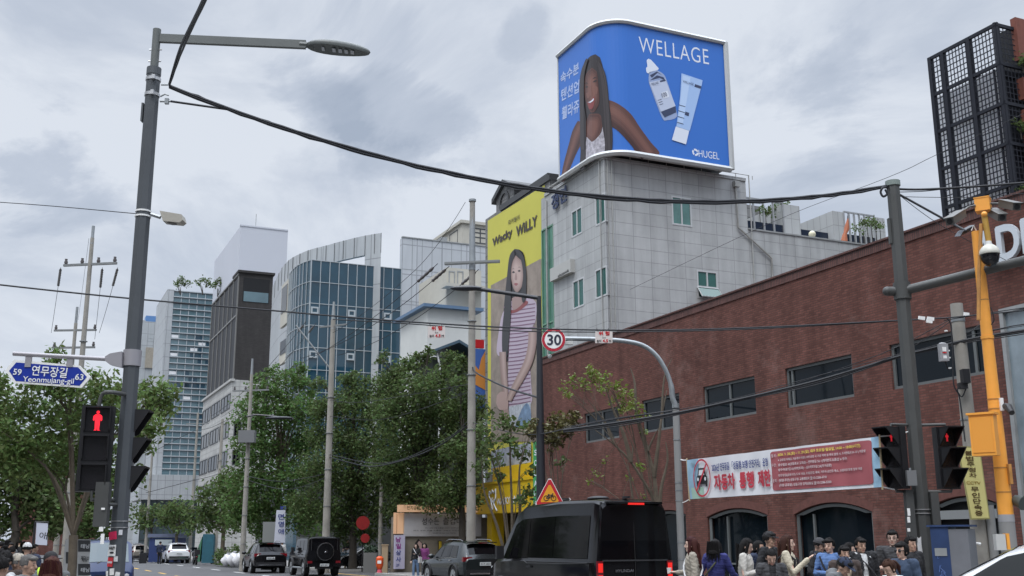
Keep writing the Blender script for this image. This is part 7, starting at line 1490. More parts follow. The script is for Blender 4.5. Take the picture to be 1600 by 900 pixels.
    if kind == 'suv':
        glass_strip(.75, 1.0, 1.42, 1.45, .10, .86); glass_strip(1.50, 1.52, 2.35, 2.33, .08, .96 if cross else .88); glass_strip(2.42, 2.40, 3.66 if cross else 3.28, 2.80 if cross else 2.78, .06, .96 if cross else .86)
        top_glass(.13, .40, .92, .95, 'rear_window'); top_glass(2.72, 3.48, .95, .98, 'windscreen')
        for sg in (-1, 1):
            mesh('tail_light', lambda b: b.box((.10, sg * .72, 1.0), (.14, .38, .17), red_lit if lit else red_lens)); mesh('headlight', lambda b: b.box((4.45, sg * .72, .80), (.3, .26, .12), head_l))
            mesh('mirror', lambda b: b.ell((3.05, sg * 1.05, 1.10), (.09, .14, .09), paint)); rails and mesh('roof_rail', lambda b: b.tube([(.75, sg * .62, 1.68), (.95, sg * .63, 1.74), (2.2, sg * .63, 1.76), (2.5, sg * .62, 1.69)], .015, chrome, 6))
            for x in (1.3, 2.35): mesh('door_handle', lambda b: b.box((x, sg * .955, .95), (.20, .04, .035), chrome))
            mesh('window_trim', lambda b: b.tube([side(sg, .74, .06, .02), side(sg, 1.4, .02, .02), side(sg, 2.4, .02, .02), side(sg, 3.3, .02, .02)], .012, chrome, 5))
        mesh('bumper', lambda b: (b.box((.02, 0, .50), (.14, 1.60, .20), plastic), b.box((-.055, 0, .46), (.02, 1.3, .05), chrome)))
        mesh('spoiler', lambda b: b.box((.36, 0, 1.63), (.26, 1.22, .035), paint)); mesh('high_brake_light', lambda b: b.box((.225, 0, 1.615), (.02, .36, .022), red_lit if lit else red_lens))
        pz, px_ = .82, -.012
    elif kind == 'sedan':
        glass_strip(1.15, 1.52, 2.2, 2.2, .08, .86); glass_strip(2.28, 2.28, 3.35, 2.82, .06, .86); top_glass(.85, 1.42, .95, .95, 'rear_window'); top_glass(2.95, 3.62, .95, .98, 'windscreen')
        for sg in (-1, 1):
            mesh('tail_light', lambda b: b.box((.05, sg * .66, .86), (.14, .36, .12), red_lens)); mesh('headlight', lambda b: b.box((4.62, sg * .66, .74), (.30, .26, .12), head_l)); mesh('mirror', lambda b: b.ell((3.15, sg * 1.0, 1.03), (.09, .12, .08), paint))
        mesh('grille', lambda b: [b.box((4.90, y, .62), (.10, .03, .26), chrome) for y in (-.3, -.2, -.1, 0, .1, .2, .3)]); mesh('bumper', lambda b: b.box((4.86, 0, .40), (.16, 1.3, .12), plastic))
        mesh('window_trim', lambda b: [b.tube([side(sg, 1.2, .0, .02), side(sg, 1.55, .92, .02), side(sg, 2.3, .95, .02), side(sg, 2.8, .92, .02)], .018, chrome, 5) for sg in (-1, 1)]); pz, px_ = .70, -.03
    elif kind == 'offroad':
        glass_strip(.20, .20, .95, .95, .14, .86); glass_strip(1.02, 1.02, 1.75, 1.75, .12, .86); glass_strip(1.83, 1.83, 2.62, 2.58, .12, .86); top_glass(2.77, 2.98, .92, .95, 'windscreen')
        mesh('rear_window', lambda b: b.box((-.005, 0, 1.57), (.03, 1.26, .54), glass)); mesh('rear_door', lambda b: (b.box((-.012, 0, 1.02), (.03, 1.5, .5), paint), b.tube([(-.02, -.66, 1.28), (-.02, -.66, 1.86), (-.02, .66, 1.86), (-.02, .66, 1.28)], .02, plastic, 5)))
        sp = mesh('spare_wheel', lambda b: (b.disc((-.05, -.02, 1.22), (-1, 0, 0), .42, rubber, 32, .20), b.disc((-.06, -.02, 1.22), (-1, 0, 0), .44, chrome, 32, .13, .405))); mesh('wheel_cover', lambda b: (b.disc((-.25, -.02, 1.22), (-1, 0, 0), .385, paint, 32, .02), b.disc((-.27, -.02, 1.22), (-1, 0, 0), .07, chrome, 16, .01, .058)) and [b.tube([(-.276, -.02, 1.22), (-.276, -.02 + .06 * math.sin(a), 1.22 + .06 * math.cos(a))], .008, chrome, 4) for a in (0, 2.09, 4.19)], sp)
        for sg in (-1, 1):
            mesh('tail_light', lambda b: b.box((-.02, sg * .72, .70), (.05, .24, .12), red_lens)); mesh('mirror', lambda b: b.box((2.65, sg * 1.02, 1.32), (.10, .18, .22), plastic)); mesh('side_step', lambda b: b.tube([(.95, sg * .92, .42), (2.9, sg * .92, .42)], .045, galv, 8))
            mesh('headlight', lambda b: b.disc((4.24, sg * .62, .95), (1, 0, 0), .11, head_l, 16, .05)); mesh('indicator', lambda b: b.box((4.0, sg * .70, 1.24), (.14, .09, .07), mat('amber', (.5, .2, .02), .3)))
            for x in (1.15, 1.95): mesh('door_handle', lambda b: b.box((x, sg * .90, 1.08), (.16, .04, .04), plastic))
            mesh('side_moulding', lambda b: b.box((1.55, sg * .895, .92), (2.9, .02, .05), plastic))
        mesh('bumper', lambda b: (b.box((-.06, 0, .56), (.16, 1.72, .18), paint), b.box((-.03, 0, .42), (.1, .9, .1), plastic))); mesh('roof_gutter', lambda b: [b.tube([(.02, sg * .80, 1.90), (2.6, sg * .80, 1.89)], .018, paint, 5) for sg in (-1, 1)]); pz, px_ = .56, -.145
    elif kind == 'van':
        glass_strip(.45, .45, 2.12, 2.12, .03, .78); glass_strip(2.15, 2.15, 3.45, 3.45, .03, .78); glass_strip(3.48, 3.48, 4.95, 4.36, .02, .78); top_glass(4.45, 5.28, .95, .98, 'windscreen')
        for sg in (-1, 1):
            def rg(b):
                y0, y1 = sg * .02, sg * .88; b.add([(-.012, y0, 1.30), (-.012, y1, 1.30), (.02, sg * .78, 2.38), (.02, y0, 2.38)], [(0, 1, 2, 3) if sg < 0 else (3, 2, 1, 0)], glass)
            mesh('rear_window', rg)
            def tlm(b):
                for k, (z, m_) in enumerate(((1.10, red_lit), (.84, red_lit), (.62, red_lens))): b.box((-.005, sg * .91, z), (.08, .11, .20), m_)
                b.box((-.0, sg * .91, .86), (.07, .14, .78), red_lens)
            mesh('tail_light', tlm); mesh('mirror', lambda b: b.box((4.75, sg * 1.16, 1.42), (.12, .20, .34), plastic)); mesh('side_trim', lambda b: b.tube([(.35, sg * 1.025, 1.20), (2.0, sg * 1.03, 1.16), (3.4, sg * 1.03, 1.16), (3.6, sg * 1.03, 1.22)], .016, chrome if False else plastic, 5)); mesh('headlight', lambda b: b.box((5.72, sg * .8, .92), (.25, .2, .26), head_l))
            mesh('rear_pillar', lambda b: b.tube([(.0, sg * .95, 1.25), (.03, sg * .84, 2.36), (.10, sg * .78, 2.56)], .035, paint, 6)); mesh('side_marker', lambda b: b.box((2.2, sg * 1.02, .60), (.05, .03, .12), white_sign))
            mesh('door_handle', lambda b: b.box((3.3, sg * 1.03, 1.08), (.22, .04, .05), plastic))
        mesh('door_gap', lambda b: b.tube([(-.02, 0, .5), (-.02, 0, 1.3), (.015, 0, 2.4)], .008, rubber, 4)); mesh('trim_strip', lambda b: b.box((-.018, 0, 1.26), (.03, 1.70, .035), mat('dark_chrome', (.12, .12, .125), .25, .8))); mesh('roof_spoiler', lambda b: b.box((.02, 0, 2.56), (.30, 1.40, .05), paint)); mesh('high_brake_light', lambda b: b.box((-.125, 0, 2.535), (.03, .42, .045), red_lit))
        mesh('roof_antenna', lambda b: b.box((.3, 0, 2.70), (.16, .12, .05), plastic)); mesh('roof_vent', lambda b: (b.ell((.9, 0.40, 2.69), (.36, .22, .06), plastic))); mesh('bumper', lambda b: b.box((-.04, 0, .48), (.14, 1.86, .20), plastic))
        b = MB(); text(b, 'HYUNDAI', (-.03, .52, 1.00), (0, -1, 0), (0, 0, 1), .46, .065, chrome, bold=.02); b.build('lettering', t); pz, px_ = .80, -.03
    elif kind == 'truck':
        glass_strip(2.35, 2.38, 3.42, 3.08, .08, .86); top_glass(3.13, 3.47, .92, .95, 'windscreen'); mesh('wiper', lambda b: b.tube([(3.5, -.3, 1.10), (3.38, .1, 1.26)], .012, plastic, 4))
        for sg in (-1, 1):
            mesh('mirror', lambda b: (b.box((3.25, sg * .98, 1.22), (.10, .20, .30), plastic), b.tube([(3.25, sg * .72, 1.2), (3.25, sg * .92, 1.2)], .02, plastic, 5))); mesh('headlight', lambda b: b.ell((3.56, sg * .52, .74), (.07, .14, .12), head_l)); mesh('bed_side', lambda b: b.box((1.1, sg * .71, .98), (2.1, .04, .32), paint))
        mesh('bumper', lambda b: b.box((3.62, 0, .48), (.12, 1.3, .18), plastic)); mesh('tailgate', lambda b: b.box((.03, 0, .98), (.04, 1.4, .32), paint)); mesh('grille', lambda b: b.box((3.60, 0, .72), (.05, .7, .08), plastic)); pz, px_ = None, 0
    if pz:
        pm = mesh('number_plate', lambda b: b.box((px_ - .025, 0 if kind != 'offroad' else .0, pz), (.02, .46, .13), plate_m))
        if plate: b = MB(); text(b, plate, (px_ - .038, .20, pz - .04), (0, -1, 0), (0, 0, 1), .40, .08, black_ink, bold=.02); b.build('lettering', pm)
    return t
def park(kind, label, px, Y, paint, name, dh=0.0, **k):     # rear centre (local origin) placed under a pixel column
    p = gp(px, Y); u, v, _ = to_uv(p); return car(kind, label, u, v, HDG + rad(dh), paint, name, **k)
grey_green = mat('paint_dark_green_grey', (.014, .018, .019), .16, coat=.35); gloss_black = mat('paint_black', (.006, .006, .007), .12, coat=.12, spec=.25); silver_p = mat('paint_silver', (.48, .48, .47), .3, .3, coat=.6); navy_p = mat('paint_navy', (.012, .028, .10), .3, coat=.5); white_p = mat('paint_white', (.72, .73, .74), .25, coat=.8); beige_p = mat('paint_champagne', (.34, .31, .27), .3, .3, coat=.6); grey_p = mat('paint_grey', (.09, .095, .10), .25, coat=.7)
park('van', 'tall black passenger van with red tail lights in the foreground traffic', 991, 25.2, gloss_black, 'van', 1.0, cat='van').scale = (1, 1, .975)
park('suv', 'dark green grey sport utility car partly hidden behind the black van', 758, 43.5, grey_green, 'parked_car', 1.0, plate='01가 4521')
park('offroad', 'boxy black off road car with a covered spare wheel on its back', 507, 56.5, gloss_black, 'offroad_car', -1.0, plate='89허 3017')
park('suv', 'black crossover car driving away left of the boxy off road car', 424, 62.5, black_paint, 'moving_car', -3.0, plate='123모 88')
park('suv', 'white sport utility car far down the street beside the motorcycle', 281, 95, white_p, 'distant_car', 0, plate='37다 90')
park('suv', 'champagne hatchback far down the street right of the lamp pole', 222, 107, beige_p, 'distant_car', 0, scale=.92)
park('suv', 'dark car nearly hidden behind the champagne hatchback', 218, 118, grey_p, 'distant_car', 0)
p = gp(206, 33.0); u_, v_, _ = to_uv(p)
car('truck', 'small navy blue truck facing the camera behind the lamp pole', u_ + 3.4, v_ - .62, HDG + math.pi, navy_p, 'truck', 'truck', glass=mat('truck_glass', (.11, .14, .15), .06, spec=.8))
p = gp(614, 71); u_, v_, _ = to_uv(p); car('sedan', 'black limousine with chrome grille waiting in the driveway', u_, v_, HDG + rad(112), black_paint, 'sedan', 'car')
hd_ = rad(141); p = gp(1616, 9.5) - Vector((math.cos(hd_), math.sin(hd_), 0)) * 2.5 - Vector((-math.sin(hd_), math.cos(hd_), 0)) * .6; u_, v_, _ = to_uv(p); car('crossover', 'white car roof cut off at the lower right corner of the frame', u_, v_, hd_, white_p, 'passing_car', 'car', scale=.985, rails=False, glass=mat('car_glass', (.012, .014, .015), .05, spec=.3))
# blue stall / box truck far away
t = thing('food_stall', 'blue topped stall with a white notice far down the street', 'stall'); q = gp(262, 101); b = MB(); b.box(q + ZD * 1.1, (2.6, 2.2, 2.1), mat('stall_blue', (.02, .04, .14), .5)); b.build('body', t); b = MB(); b.box(q + ZD * 2.35, (2.9, 2.5, .3), mat('stall_roof', (.12, .14, .22), .5)); b.build('roof', t); b = MB(); b.box(q + ZD * 1.75 - YV * 1.22, (1.5, .04, .5), mat('stall_sign', (.45, .5, .52), .5)); b.build('sign_board', t)
t = thing('tarp_stall', 'teal tarpaulin stall beside the far brown pole', 'stall'); q = gp(328, 92); b = MB(); b.box(q + ZD * 1.25, (.9, 1.2, 2.3), mat('tarp_teal', (.02, .10, .14), .7, var=.2)); b.build('body', t); b = MB(); b.prism([q + Vector((-1.2, -.5, .2)), q + Vector((-.6, -.6, .2)), q + Vector((-.5, -.6, 2.2))], (0, .5, 0), mat('tarp_green', (.05, .16, .09), .7)); b.build('flap', t)
# motorcycles
def moto(px, Y, label, dh=0):
    t = thing('motorcycle', label, 'motorcycle', 'motorcycles by the kerb', gp(px, Y, .01), HDG + rad(dh)); b = MB()
    for x in (.25, 1.55): w_ = MB(); w_.disc((x, -.06, .30), (0, 1, 0), .30, rubber, 20, .12, .19); w_.disc((x, -.02, .30), (0, 1, 0), .19, galv, 12, .04); w_.build('wheel', t)
    b.ell((.75, 0, .72), (.62, .17, .14), plastic); b.ell((.55, 0, .55), (.4, .16, .2), black_paint); b.box((1.0, 0, .38), (.6, .26, .10), plastic); b.tube([(1.55, 0, .3), (1.42, 0, .8), (1.35, 0, 1.05)], .05, black_paint, 8); b.ell((1.42, 0, .82), (.14, .20, .26), black_paint); b.build('body', t)
    b = MB(); b.tube([(1.3, -.36, 1.06), (1.35, 0, 1.04), (1.3, .36, 1.06)], .022, chrome, 6); b.build('handlebar', t); b = MB(); b.box((.12, 0, .98), (.42, .42, .40), mat('delivery_box', (.03, .03, .035), .5)); b.build('luggage_box', t); b = MB(); b.ell((.0, 0, .62), (.05, .1, .06), red_lens); b.build('tail_light', t)
    for sg in (-1, 1): b = MB(); b.tube([(1.33, sg * .25, 1.06), (1.30, sg * .30, 1.26)], .01, chrome, 4); b.ell((1.30, sg * .31, 1.28), (.03, .08, .05), plastic); b.build('mirror', t)
    b = MB(); b.prism([(1.45, -.2, 1.0), (1.38, -.2, 1.35), (1.38, .2, 1.35), (1.45, .2, 1.0)], (.01, 0, 0), dark_glass); b.build('windshield', t); return t
moto(309, 88, 'black delivery motorcycle standing at the kerb beside the white sport utility car'); moto(236, 104, 'motorcycle parked beside the distant champagne hatchback', 25); moto(330, 92, 'motorcycle half hidden by the round shrub on the corner', -60)
bag = mat('bag_white', (.62, .62, .64), .45, bump=.6, bscale=9)
for i, (px, r, lb) in enumerate(((358, .46, 'leftmost white rubbish sack on the kerb'), (368, .52, 'middle and tallest white rubbish sack on the kerb'), (377, .5, 'right white rubbish sack nearest the black crossover'))):
    q = gp(px, 78 - i * .5, .12); random.seed(i); b = MB(); b.ell(q + ZD * r * .85, (r, r * .9, r * .9), bag, None, 16, 10, lambda p: p * (1 + .12 * math.sin(p.x * 5 + p.z * 4) + .05 * math.sin(p.y * 11))); b.tube([q + ZD * r * 1.6, q + ZD * (r * 1.75), q + ZD * (r * 1.95)], [.12, .05, .16], bag, 8); tag(b.build('rubbish_sack'), lb, 'sack', 'white rubbish sacks on the kerb')
# ================================================================ people
SK = [mat('skin_a', (.50, .32, .24), .5), mat('skin_b', (.43, .265, .19), .5), mat('skin_c', (.56, .38, .30), .5)]
HAIRS = {k: mat('hair_%s_strand' % k, c, .7, bump=.4, bscale=120, spec=.15, island=.3) for k, c in dict(black=(.010, .009, .009), brown=(.042, .018, .012), grey=(.12, .115, .11), red=(.05, .016, .013)).items()}
def cloth(n, c): return mat('cloth_' + n, c, .85, var=.18, vscale=6, bump=.35, bscale=14)
C_ = {k: cloth(k, v) for k, v in dict(black=(.010, .010, .012), charcoal=(.035, .035, .038), navy=(.014, .022, .05), denim=(.03, .05, .09), jeans=(.10, .16, .26), blue=(.085, .16, .34), royal=(.022, .026, .13), cream=(.46, .41, .31), white=(.52, .52, .52), ivory=(.44, .42, .38), grey=(.12, .125, .13), beige=(.40, .33, .24), brown=(.045, .030, .025), olive=(.075, .08, .045), khaki=(.33, .26, .17), plum=(.17, .035, .14), hivis=(.50, .72, .06), greige=(.30, .27, .22)).items()}
eye_m = mat('eye_dark', (.012, .010, .010), .2); lip_m = mat('lip', (.33, .12, .10), .5); shoe_m = mat('shoe', (.05, .05, .055), .6)
def remesh(mb, name, parent, vox, smooth=2):
    me = bpy.data.meshes.new('tmp'); me.from_pydata(mb.v, [], mb.f); me.update()
    o = bpy.data.objects.new('tmp', me); TMPS.collection.objects.link(o); m = o.modifiers.new('r', 'REMESH'); m.mode = 'VOXEL'; m.voxel_size = vox; m.adaptivity = 0
    if smooth: s = o.modifiers.new('s', 'SMOOTH'); s.factor = .5; s.iterations = smooth
    vl = TMPS.view_layers[0]; vl.update(); dg = vl.depsgraph; out = bpy.data.meshes.new_from_object(o.evaluated_get(dg)); bpy.data.objects.remove(o); bpy.data.meshes.remove(me)
    out.name = name; out.polygons.foreach_set('use_smooth', [True] * len(out.polygons)); return out
TMPS = bpy.data.scenes.new('scratch')
def rumple(me, seed, amp=.006):              # folds and creases in cloth
    n = len(me.vertices); co = np.empty(n * 3); me.vertices.foreach_get('co', co); co = co.reshape(-1, 3); nr = np.empty(n * 3); me.vertices.foreach_get('normal', nr); nr = nr.reshape(-1, 3)
    r = np.random.default_rng(seed); d = np.zeros(n)
    for k in range(9): w = r.normal(size=3) * np.array([22, 22, 12 + 4 * k]); d += np.abs(np.sin(co @ w + r.uniform(0, 6.3))) - .6
    co += nr * (d * amp * .55)[:, None]; me.vertices.foreach_set('co', co.ravel()); me.update()
def caps(mb, pts, rs, n=10, flat=1.0):       # closed tapered limb
    pts = [Vector(p) for p in pts]; mb.tube(pts, rs, SK[0], n); mb.ell(pts[0], (rs[0],) * 3, SK[0], None, 10, 6); mb.ell(pts[-1], (rs[-1],) * 3, SK[0], None, 10, 6)
def oval(mb, secs, n=16, m=None):                    # (centre, rx, ry) sections
    vs, fs = [], []
    for c, rx, ry in secs: vs += [Vector(c) + Vector((rx * math.cos(a), ry * math.sin(a), 0)) for a in [2 * math.pi * i / n for i in range(n)]]
    for i in range(len(secs) - 1):
        for j in range(n): fs.append((i * n + j, i * n + (j + 1) % n, (i + 1) * n + (j + 1) % n, (i + 1) * n + j))
    fs += [tuple(reversed(range(n))), tuple(range(len(vs) - n, len(vs)))]; mb.add(vs, fs, m or SK[0], True)
ARMS = {  # elbow, wrist offsets from the shoulder for the right arm (+x right, +y front), in body units
 'down': ((.06, -.02, -.29), (.07, .06, -.54)), 'phone': ((.07, .02, -.28), (-.10, .26, -.22)), 'cup': ((.05, .0, -.28), (-.02, .27, -.26)), 'raise': ((.05, .12, -.26), (.0, .34, -.06)),
 'cross': ((.07, .06, -.27), (-.20, .20, -.26)), 'hip': ((.17, -.06, -.26), (.06, .06, -.42)), 'out': ((.10, .08, -.27), (.10, .30, -.34)), 'pocket': ((.11, -.05, -.28), (.06, .10, -.46))}
def person(label, px, ytop, Y, face, top, bottom, hair='black', hs='short', skin=0, arms=('down', 'down'), ground=.02, jacket=None, short=False, cap=None, fem=False, lean=0.0, nod=0.0, turn=0.0, vox=.011, extra=(), step=.0, H=None, group=None, skirt=False, hood=False, build=1.0):
    """face: 0 towards the camera, 90 towards image right, 180 away"""
    p = gp(px, Y, ground); zt_h = at(px, ytop, Y).z; Hh = H or max(1.42, min(1.9, (zt_h - ground) / (1 - .05 * lean)))
    t = thing('person', label, 'person', group, loc=p); d0 = TOCAM(p); yaw = math.atan2(d0.y, d0.x) - math.pi / 2 + rad(face); t.rotation_euler = (0, 0, yaw); s = Hh / 1.72; t.scale = (s, s, s)
    sw_ = (.165 if fem else .19) * build; hw = (.165 if fem else .16) * build
    lv = Vector((0, lean * .35, -lean * .04)); nk = Vector((0, lean * .45, -lean * .07)); sh = [Vector((sg * sw_, .0, 1.41)) + lv for sg in (-1, 1)]
    hd = Vector((0, .015 + nod * .03, 1.585)) + nk * 1.15 - ZD * nod * .02
    rot = Matrix.Rotation(rad(turn), 3, 'Z') @ Matrix.Rotation(-nod * .6 - lean * .3, 3, 'X'); HX, HY, HZ = rot @ Vector((1, 0, 0)), rot @ Vector((0, 1, 0)), rot @ Vector((0, 0, 1))
    hp = lambda x, y, z: hd + HX * x + HY * y + HZ * z
    def torso(mb, e, zlo=.84):
        q = lambda z: Vector((0, lean * .35 * max(0, (z - .95) / .45), 0))
        wst = (.125 if fem else .145) * build; ch = (.150 if fem else .172) * build
        oval(mb, [(q(z) + ZD * z, rx + e, ry + e) for z, rx, ry in ((zlo, hw - .015, .10), (.93, hw, .112), (1.06, wst, .098 * build), (1.18, (wst + ch) / 2, .108), (1.30, ch, .118 if fem else .122), (1.39, ch * .98, .098), (1.44, ch * .62, .075), (1.465, .07, .06))])
    AR = []
    for sg, a in zip((-1, 1), arms):
        e_, w_ = ARMS[a]; f = lambda v: Vector((v[0] * sg, v[1], v[2])); S_ = sh[0 if sg < 0 else 1]; AR.append((S_, S_ + f(e_), S_ + f(w_)))
    lg = []
    for sg in (-1, 1): st_ = step * sg; lg.append((Vector((sg * .085, 0, .90)), Vector((sg * .095, .03 + st_ * .5, .49)), Vector((sg * .10, -.01 + st_, .085))))
    b = MB(); torso(b, 0); oval(b, [(hp(0, -.02, -.17), .052, .055), (hp(0, -.01, -.10), .050, .056), (hp(0, .0, -.04), .055, .06)])
    for S_, E, Wr in AR:
        caps(b, [S_ * .9 + Vector((0, 0, .14)), S_, S_.lerp(E, .5), E, E.lerp(Wr, .35), Wr], [.05, .056 * build, .047, .038, .038, .026])
        hv = (Wr - E).normalized(); sd = hv.cross(ZD); sd = sd.normalized() if sd.length > .1 else Vector((1, 0, 0)); bend = (hv + Vector((0, .2, -.1))).normalized(); fn_ = hv.cross(sd)
        pm_ = Wr + hv * .05; b.ell(pm_, (.046, .036, .018), SK[0], (hv, sd, fn_), 10, 7)
        for k, (o, l) in enumerate(((-.030, .062), (-.010, .074), (.010, .070), (.030, .055))): r0 = pm_ + hv * .025 + sd * o; b.tube([r0, r0 + hv * l * .5 + sd * o * .2, r0 + hv * l * .85 + sd * o * .2 + fn_ * .014, r0 + hv * l + sd * o * .2 + fn_ * .03], [.0095, .009, .008, .006], SK[0], 6)
        b.tube([pm_ - hv * .01 + sd * .03, pm_ + hv * .015 + sd * .05, pm_ + hv * .04 + sd * .055 + fn_ * .015], [.012, .010, .007], SK[0], 6)
    for A, K, An in lg: caps(b, [A, A.lerp(K, .5), K, K.lerp(An, .3), An], [.078, .068, .050, .050, .036]); b.ell(An + Vector((0, .06, -.045)), (.038, .115, .04), SK[0], None, 10, 6)
    b.ell(hp(0, 0, .025), (.074, .092, .098), SK[0], (HX, HY, HZ), 18, 12); b.ell(hp(0, .022, -.055), (.054, .062, .062), SK[0], (HX, HY, HZ), 14, 10); b.ell(hp(0, .068, -.085), (.026, .022, .022), SK[0], (HX, HY, HZ), 10, 6)
    b.tube([hp(0, .086, .02), hp(0, .105, -.022), hp(0, .092, -.034)], [.009, .015, .012], SK[0], 6)
    for sg in (-1, 1): b.ell(hp(sg * .076, -.005, -.01), (.012, .022, .032), SK[0], (HX, HY, HZ), 8, 6); b.ell(hp(sg * .036, .062, -.03), (.022, .02, .02), SK[0], (HX, HY, HZ), 8, 6)
    me = remesh(b, 'body', t, vox, 1); me.materials.append(SK[skin]); link('body', me, t)
    b = MB()
    for sg in (-1, 1): b.ell(hp(sg * .031, .083, .008), (.0115, .006, .0048), eye_m, (HX, HY, HZ), 8, 5); b.tube([hp(sg * .016, .092, .030), hp(sg * .034, .090, .034), hp(sg * .050, .078, .028)], .003, eye_m, 4)
    b.build('eyes', t); b = MB(); b.ell(hp(0, .086, -.062), (.023, .008, .0065), lip_m, (HX, HY, HZ), 8, 5); b.build('mouth', t)
    # clothes
    b = MB(); e = .016; torso(b, e, .86 if not jacket else .88); [caps(b, [Vector((sg * .05, 0, 1.43)) + nk * .9, sh[0 if sg < 0 else 1] + ZD * .012], [.052, .062]) for sg in (-1, 1)]
    for S_, E, Wr in AR:
        End = S_.lerp(E, .72) if short else E.lerp(Wr, .94); P = [S_ * .85 + ZD * .2, S_, S_.lerp(E, .5), End] if short else [S_ * .85 + ZD * .2, S_, S_.lerp(E, .5), E, End]
        caps(b, P, [.058, .070, .062, .062] if short else [.058, .068, .060, .052, .040])
    if hood: b.ell(Vector((0, -.06, 1.46)) + lv * 1.1, (.13, .09, .08), SK[0]); 
    me = remesh(b, 'top', t, vox, 2); rumple(me, int(px), .006); me.materials.append(top); link('top', me, t)
    if jacket:
        b = MB(); e = .026; q = lambda z: Vector((0, lean * .35 * max(0, (z - .95) / .45), 0)); lo = .70 if isinstance(jacket, tuple) else .80; jm = jacket[0] if isinstance(jacket, tuple) else jacket
        wst = .15 * build if not fem else .14 * build
        oval(b, [(q(z) + ZD * z, rx + e, ry + e) for z, rx, ry in ((lo, hw + .015, .125), (.93, hw + .005, .118), (1.10, wst + .008, .11), (1.30, .175 * build if not fem else .155 * build, .125), (1.39, (.172 if not fem else .15) * build, .10), (1.445, .11, .08), (1.475, .08, .07))])
        for S_, E, Wr in AR: caps(b, [S_ * .85 + ZD * .2, S_, S_.lerp(E, .5), E, E.lerp(Wr, .9)], [.066, .080, .072, .062, .048])
        for sg in (-1, 1): caps(b, [Vector((sg * .05, -.01, 1.435)) + nk * .9, sh[0 if sg < 0 else 1] + ZD * .014], [.062, .080])
        me = remesh(b, 'jacket', t, vox, 2); rumple(me, int(px) + 1, .008); bm = bmesh.new(); bm.from_mesh(me)   # open down the front
        kill = [f for f in bm.faces if f.calc_center_median().y > .05 + lean * .2 and abs(f.calc_center_median().x) < (.045 if f.calc_center_median().z < 1.2 else .03 + .1 * (f.calc_center_median().z - 1.2)) and f.normal.y > .25]
        bmesh.ops.delete(bm, geom=kill, context='FACES'); bm.to_mesh(me); bm.free(); me.materials.append(jm); link('jacket', me, t)
    b = MB()
    if skirt: oval(b, [((0, 0, z), r, r * .75) for z, r in ((.52, .20), (.7, .195), (.9, .175), (.98, .15))]); 
    else:
        oval(b, [((0, 0, z), hw + g_, .118 + g_) for z, g_ in ((.82, .002), (.92, .010), (.99, -.002))])
        for A, K, An in lg: caps(b, [A, A.lerp(K, .5), K, An.lerp(K, .06)], [.094, .084, .070, .062])
    me = remesh(b, 'skirt' if skirt else 'trousers', t, vox, 2); me.materials.append(bottom); link('skirt' if skirt else 'trousers', me, t)
    for A, K, An in lg: b = MB(); b.ell(An + Vector((0, .065, -.04)), (.047, .135, .048), shoe_m, None, 12, 8, lambda q: Vector((q.x, q.y, max(q.z, -.85)))); b.build('shoe', t)
    # hair or cap
    hm = HAIRS[hair]; b = MB(); rng = random.Random(int(px * 7 + ytop))
    hv_ = rng.uniform(.97, 1.09); pa_ = rng.uniform(-.5, .5)
    ns = lambda q: q * (hv_ + .05 * math.sin(q.x * 9 + px) * math.sin(q.z * 7 + q.y * 6 + px) + .045 * math.sin(math.atan2(q.y, q.x) * 11 + px) * (1 - abs(q.z)) - (.06 if abs(q.x - pa_) < .12 and q.z > .5 else 0))
    def hairfn(q):
        front = q.y > .25 and q.z < (.36 if hs == 'short' else .42); sideL = q.z < (-.20 if hs == 'short' else -.9)
        return ns(q) if not (front or sideL) else q * .82
    b.ell(hp(0, -.006, .030), (.088, .106, .112), hm, (HX, HY, HZ), 26, 18, hairfn)
    if hs == 'fringe' or hs == 'short': b.ell(hp(0, .062, .085), (.070, .042, .034), hm, (HX, HY, HZ), 14, 8, ns)
    for _ in range(150 if vox < .015 else 0):     # loose tufts that break the outline
        th = rng.uniform(0, 6.283); z_ = rng.uniform(-.15, .98); rr_ = math.sqrt(1 - z_ * z_); q0 = Vector((rr_ * math.cos(th), rr_ * math.sin(th), z_))
        if q0.y > .2 and z_ < .55: continue
        k0, k1 = hv_ * rng.uniform(.96, 1.02), hv_ * rng.uniform(1.0, 1.16); q1 = (q0 + Vector((rng.uniform(-.3, .3), rng.uniform(-.3, .3), -.42 * (1.2 - z_)))).normalized(); sd = q0.cross(q1).normalized() * .07
        f_ = lambda q, k: hp(q.x * .088 * k, -.006 + q.y * .106 * k, .030 + q.z * .112 * k); b.add([f_(q0 - sd, k0), f_(q0 + sd, k0), f_(q1, k1)], [(0, 1, 2)], hm)
    if hs in ('long', 'bob'):
        ln = -.36 if hs == 'long' else -.12
        P = [(hp(0, -.02, .13), .03, .03), (hp(0, -.03, .10), .075, .07), (hp(0, -.035, .04), .096, .085), (hp(0, -.045, -.04), .098, .075), (Vector((0, -.075, 1.585 + ln * .45)) + nk, .115, .062), (Vector((0, -.10, 1.585 + ln * .8)) + lv, .125, .05), (Vector((0, -.115, 1.585 + ln)) + lv, .085, .03)]
        oval(b, P, 18, hm)
        for _ in range(60): x0 = rng.uniform(-.10, .10); zt2 = 1.585 + ln * rng.uniform(.2, .7); b.tube([Vector((x0 * .9, -.075 - rng.uniform(.02, .05), zt2 + .12)) + nk, Vector((x0 * 1.1, -.12, zt2)) + lv, Vector((x0 * 1.25 + rng.uniform(-.02, .02), -.13 + rng.uniform(-.02, .03), zt2 - rng.uniform(.10, .2))) + lv], [.009, .010, .002], hm, 4)
        for sg in (-1, 1): b.tube([hp(sg * .066, .035, .07), hp(sg * .082, .028, -.02), hp(sg * .086, .035, -.10), Vector((sg * .10, .05, 1.585 + ln * .8)) + lv], [.022, .026, .028, .012], hm, 8)
